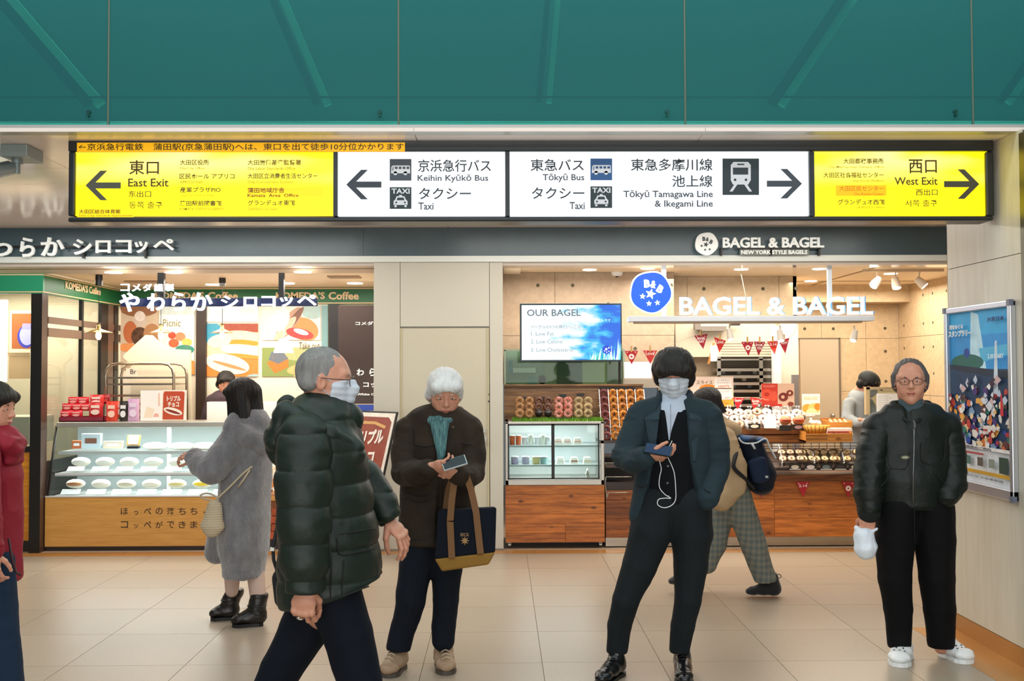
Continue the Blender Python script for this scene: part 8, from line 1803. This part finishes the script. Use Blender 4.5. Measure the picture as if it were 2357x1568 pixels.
jn = fab('blue_jeans', '1c2c40', .85, .1, (200, .2)); f = Fld(); H_.limb([(-20, 1300, -.05, 50, 50), (-8, 1400, -.05, 44), (4, 1480, -.05, 38), (18, 1590, -.05, 34)], .03, f, (1, 0, 0)); H_.limb([(-40, 1300, .05, 50, 50), (-60, 1400, .06, 42), (-90, 1560, .06, 34)], .03, f, (1, 0, 0)); H_.cloth('jeans', f, jn, .007, folds(.007, (10, 10, 6), 125))
for hp_, tp_, yy in ((5, 90, -.05), (-110, -30, .06)):
    h0 = H_.J(hp_, 853, yy); t0 = H_.J(tp_, 853, yy); h0[2] = t0[2] = .014; f = Fld(); shoe_field(f, h0, t0); f.cut((0, 0, 0), (0, 0, -1)); H_.cloth('shoe', f, bs, .007)
H_.limb([(-20, 1000, 0, 30), (-26, 1100, 0, 45), (-28, 1300, 0, 45)], .03); H_.limb([(-12, 1320, -.05, 28), (15, 1600, -.05, 18)], .03); H_.limb([(-45, 1320, .05, 28), (-95, 1590, .06, 18)], .03)
H_.finish()

# ---------------------------------------------------------------- 8. clerk behind the bread case (head and shoulders show)
K = Person('clerk with short dark hair and brown uniform behind the display case', 10.25, 505)
add_head(K, K.J(520, 884), 20, 14, 'full', '1a1614', sc=1.0, h=.006, hair_h=.007)
f = Fld(); K.limb([(510, 920, 0, 26, 22), (508, 960, 0, 36, 26), (508, 1080, 0, 34, 26)], .03, f, (1, 0, 0)); K.limb([(486, 922, 0, 12), (472, 970, 0, 11), (470, 1010, -.05, 10)], .03, f); K.limb([(536, 922, 0, 12), (548, 970, 0, 11), (545, 1010, -.05, 10)], .03, f); K.cloth('uniform', f, fab('uniform_brown', '4a3c40', .8), .009, folds(.004, (12, 12, 8), 131))
f = Fld(); K.limb([(500, 1080, 0, 18), (500, 1208, 0, 12)], .03, f); K.limb([(518, 1080, 0, 18), (520, 1208, 0, 12)], .03, f); K.cloth('dark_trousers', f, bt, .012)
K.limb([(515, 905, 0, 12), (508, 950, 0, 24), (508, 1080, 0, 24)], .03); K.limb([(500, 1080, 0, 12), (500, 1208, 0, 9)], .03); K.limb([(518, 1080, 0, 12), (520, 1208, 0, 9)], .03); hand(K, K.J(470, 1012, -.05), (0, -.5, -.8), (-1, 0, 0), curl=.4); hand(K, K.J(545, 1012, -.05), (0, -.5, -.8), (1, 0, 0), curl=.4, side=-1)
K.finish()
# ---------------------------------------------------------------- 9. capped clerk in grey hoodie
K = Person('clerk in a black cap, white mask and pale grey hoodie at the right counter', 10.0, 1985)
add_head(K, K.J(1996, 886), 60, 32, 'full', '1a1614', sc=1.0, h=.006, hair_h=.007, mask=True)
M_ = hframe(K.J(1996, 886), 60, 32, 0, 1.0); f = Fld(); f.ball((0, -.006, .052), (.096, .112, .090), k=.02).cut((0, 0, .028), (0, .1, -1), .004).seg((-.04, .09, .036), (.04, .09, .036), (.03, .010), (.03, .010), u=(0, 1, 0), k=.01).seg((-.035, .125, .030), (.035, .125, .030), (.03, .008), (.03, .008), u=(0, 1, 0), k=.01)
V, Q = f.mesh(.005); K.kids.append(('cap', V @ M_[:3, :3].T + M_[:3, 3], Q, mat('cap_black', '171c1a', .7, bump=(150, .2)), None))
gh = fab('grey_hoodie', '989c9c', .85, .2, (150, .2)); f = Fld(); K.limb([(1975, 922, 0, 24, 26), (1972, 970, 0, 32, 30), (1972, 1060, 0, 32, 30)], .03, f, (1, 0, 0)); K.limb([(1954, 930, -.08, 14), (1950, 965, -.16, 13), (1975, 975, -.26, 11), (1995, 972, -.32, 9)], .03, f); K.limb([(1998, 930, .06, 14), (2012, 960, 0, 13), (2010, 972, -.12, 11)], .03, f); K.limb([(1968, 912, .05, 14), (1990, 914, .02, 12)], .03, f)
K.cloth('hoodie', f, gh, .008, folds(.006, (12, 12, 10), 141)); f = Fld(); K.limb([(1966, 1060, 0, 18), (1966, 1216, 0, 12)], .03, f); K.limb([(1984, 1060, 0, 18), (1984, 1216, 0, 12)], .03, f); K.cloth('dark_trousers', f, bt, .012)
K.limb([(1988, 905, 0, 12), (1975, 940, 0, 18), (1972, 1060, 0, 22)], .03); K.limb([(1966, 1060, 0, 12), (1966, 1216, 0, 9)], .03); K.limb([(1984, 1060, 0, 12), (1984, 1216, 0, 9)], .03); hand(K, K.J(1996, 972, -.32), (.8, -.3, -.3), (0, -.2, 1), curl=.4); hand(K, K.J(2012, 972, -.14), (.3, -.8, -.3), (0, -.2, 1), curl=.4, side=-1)
K.finish()
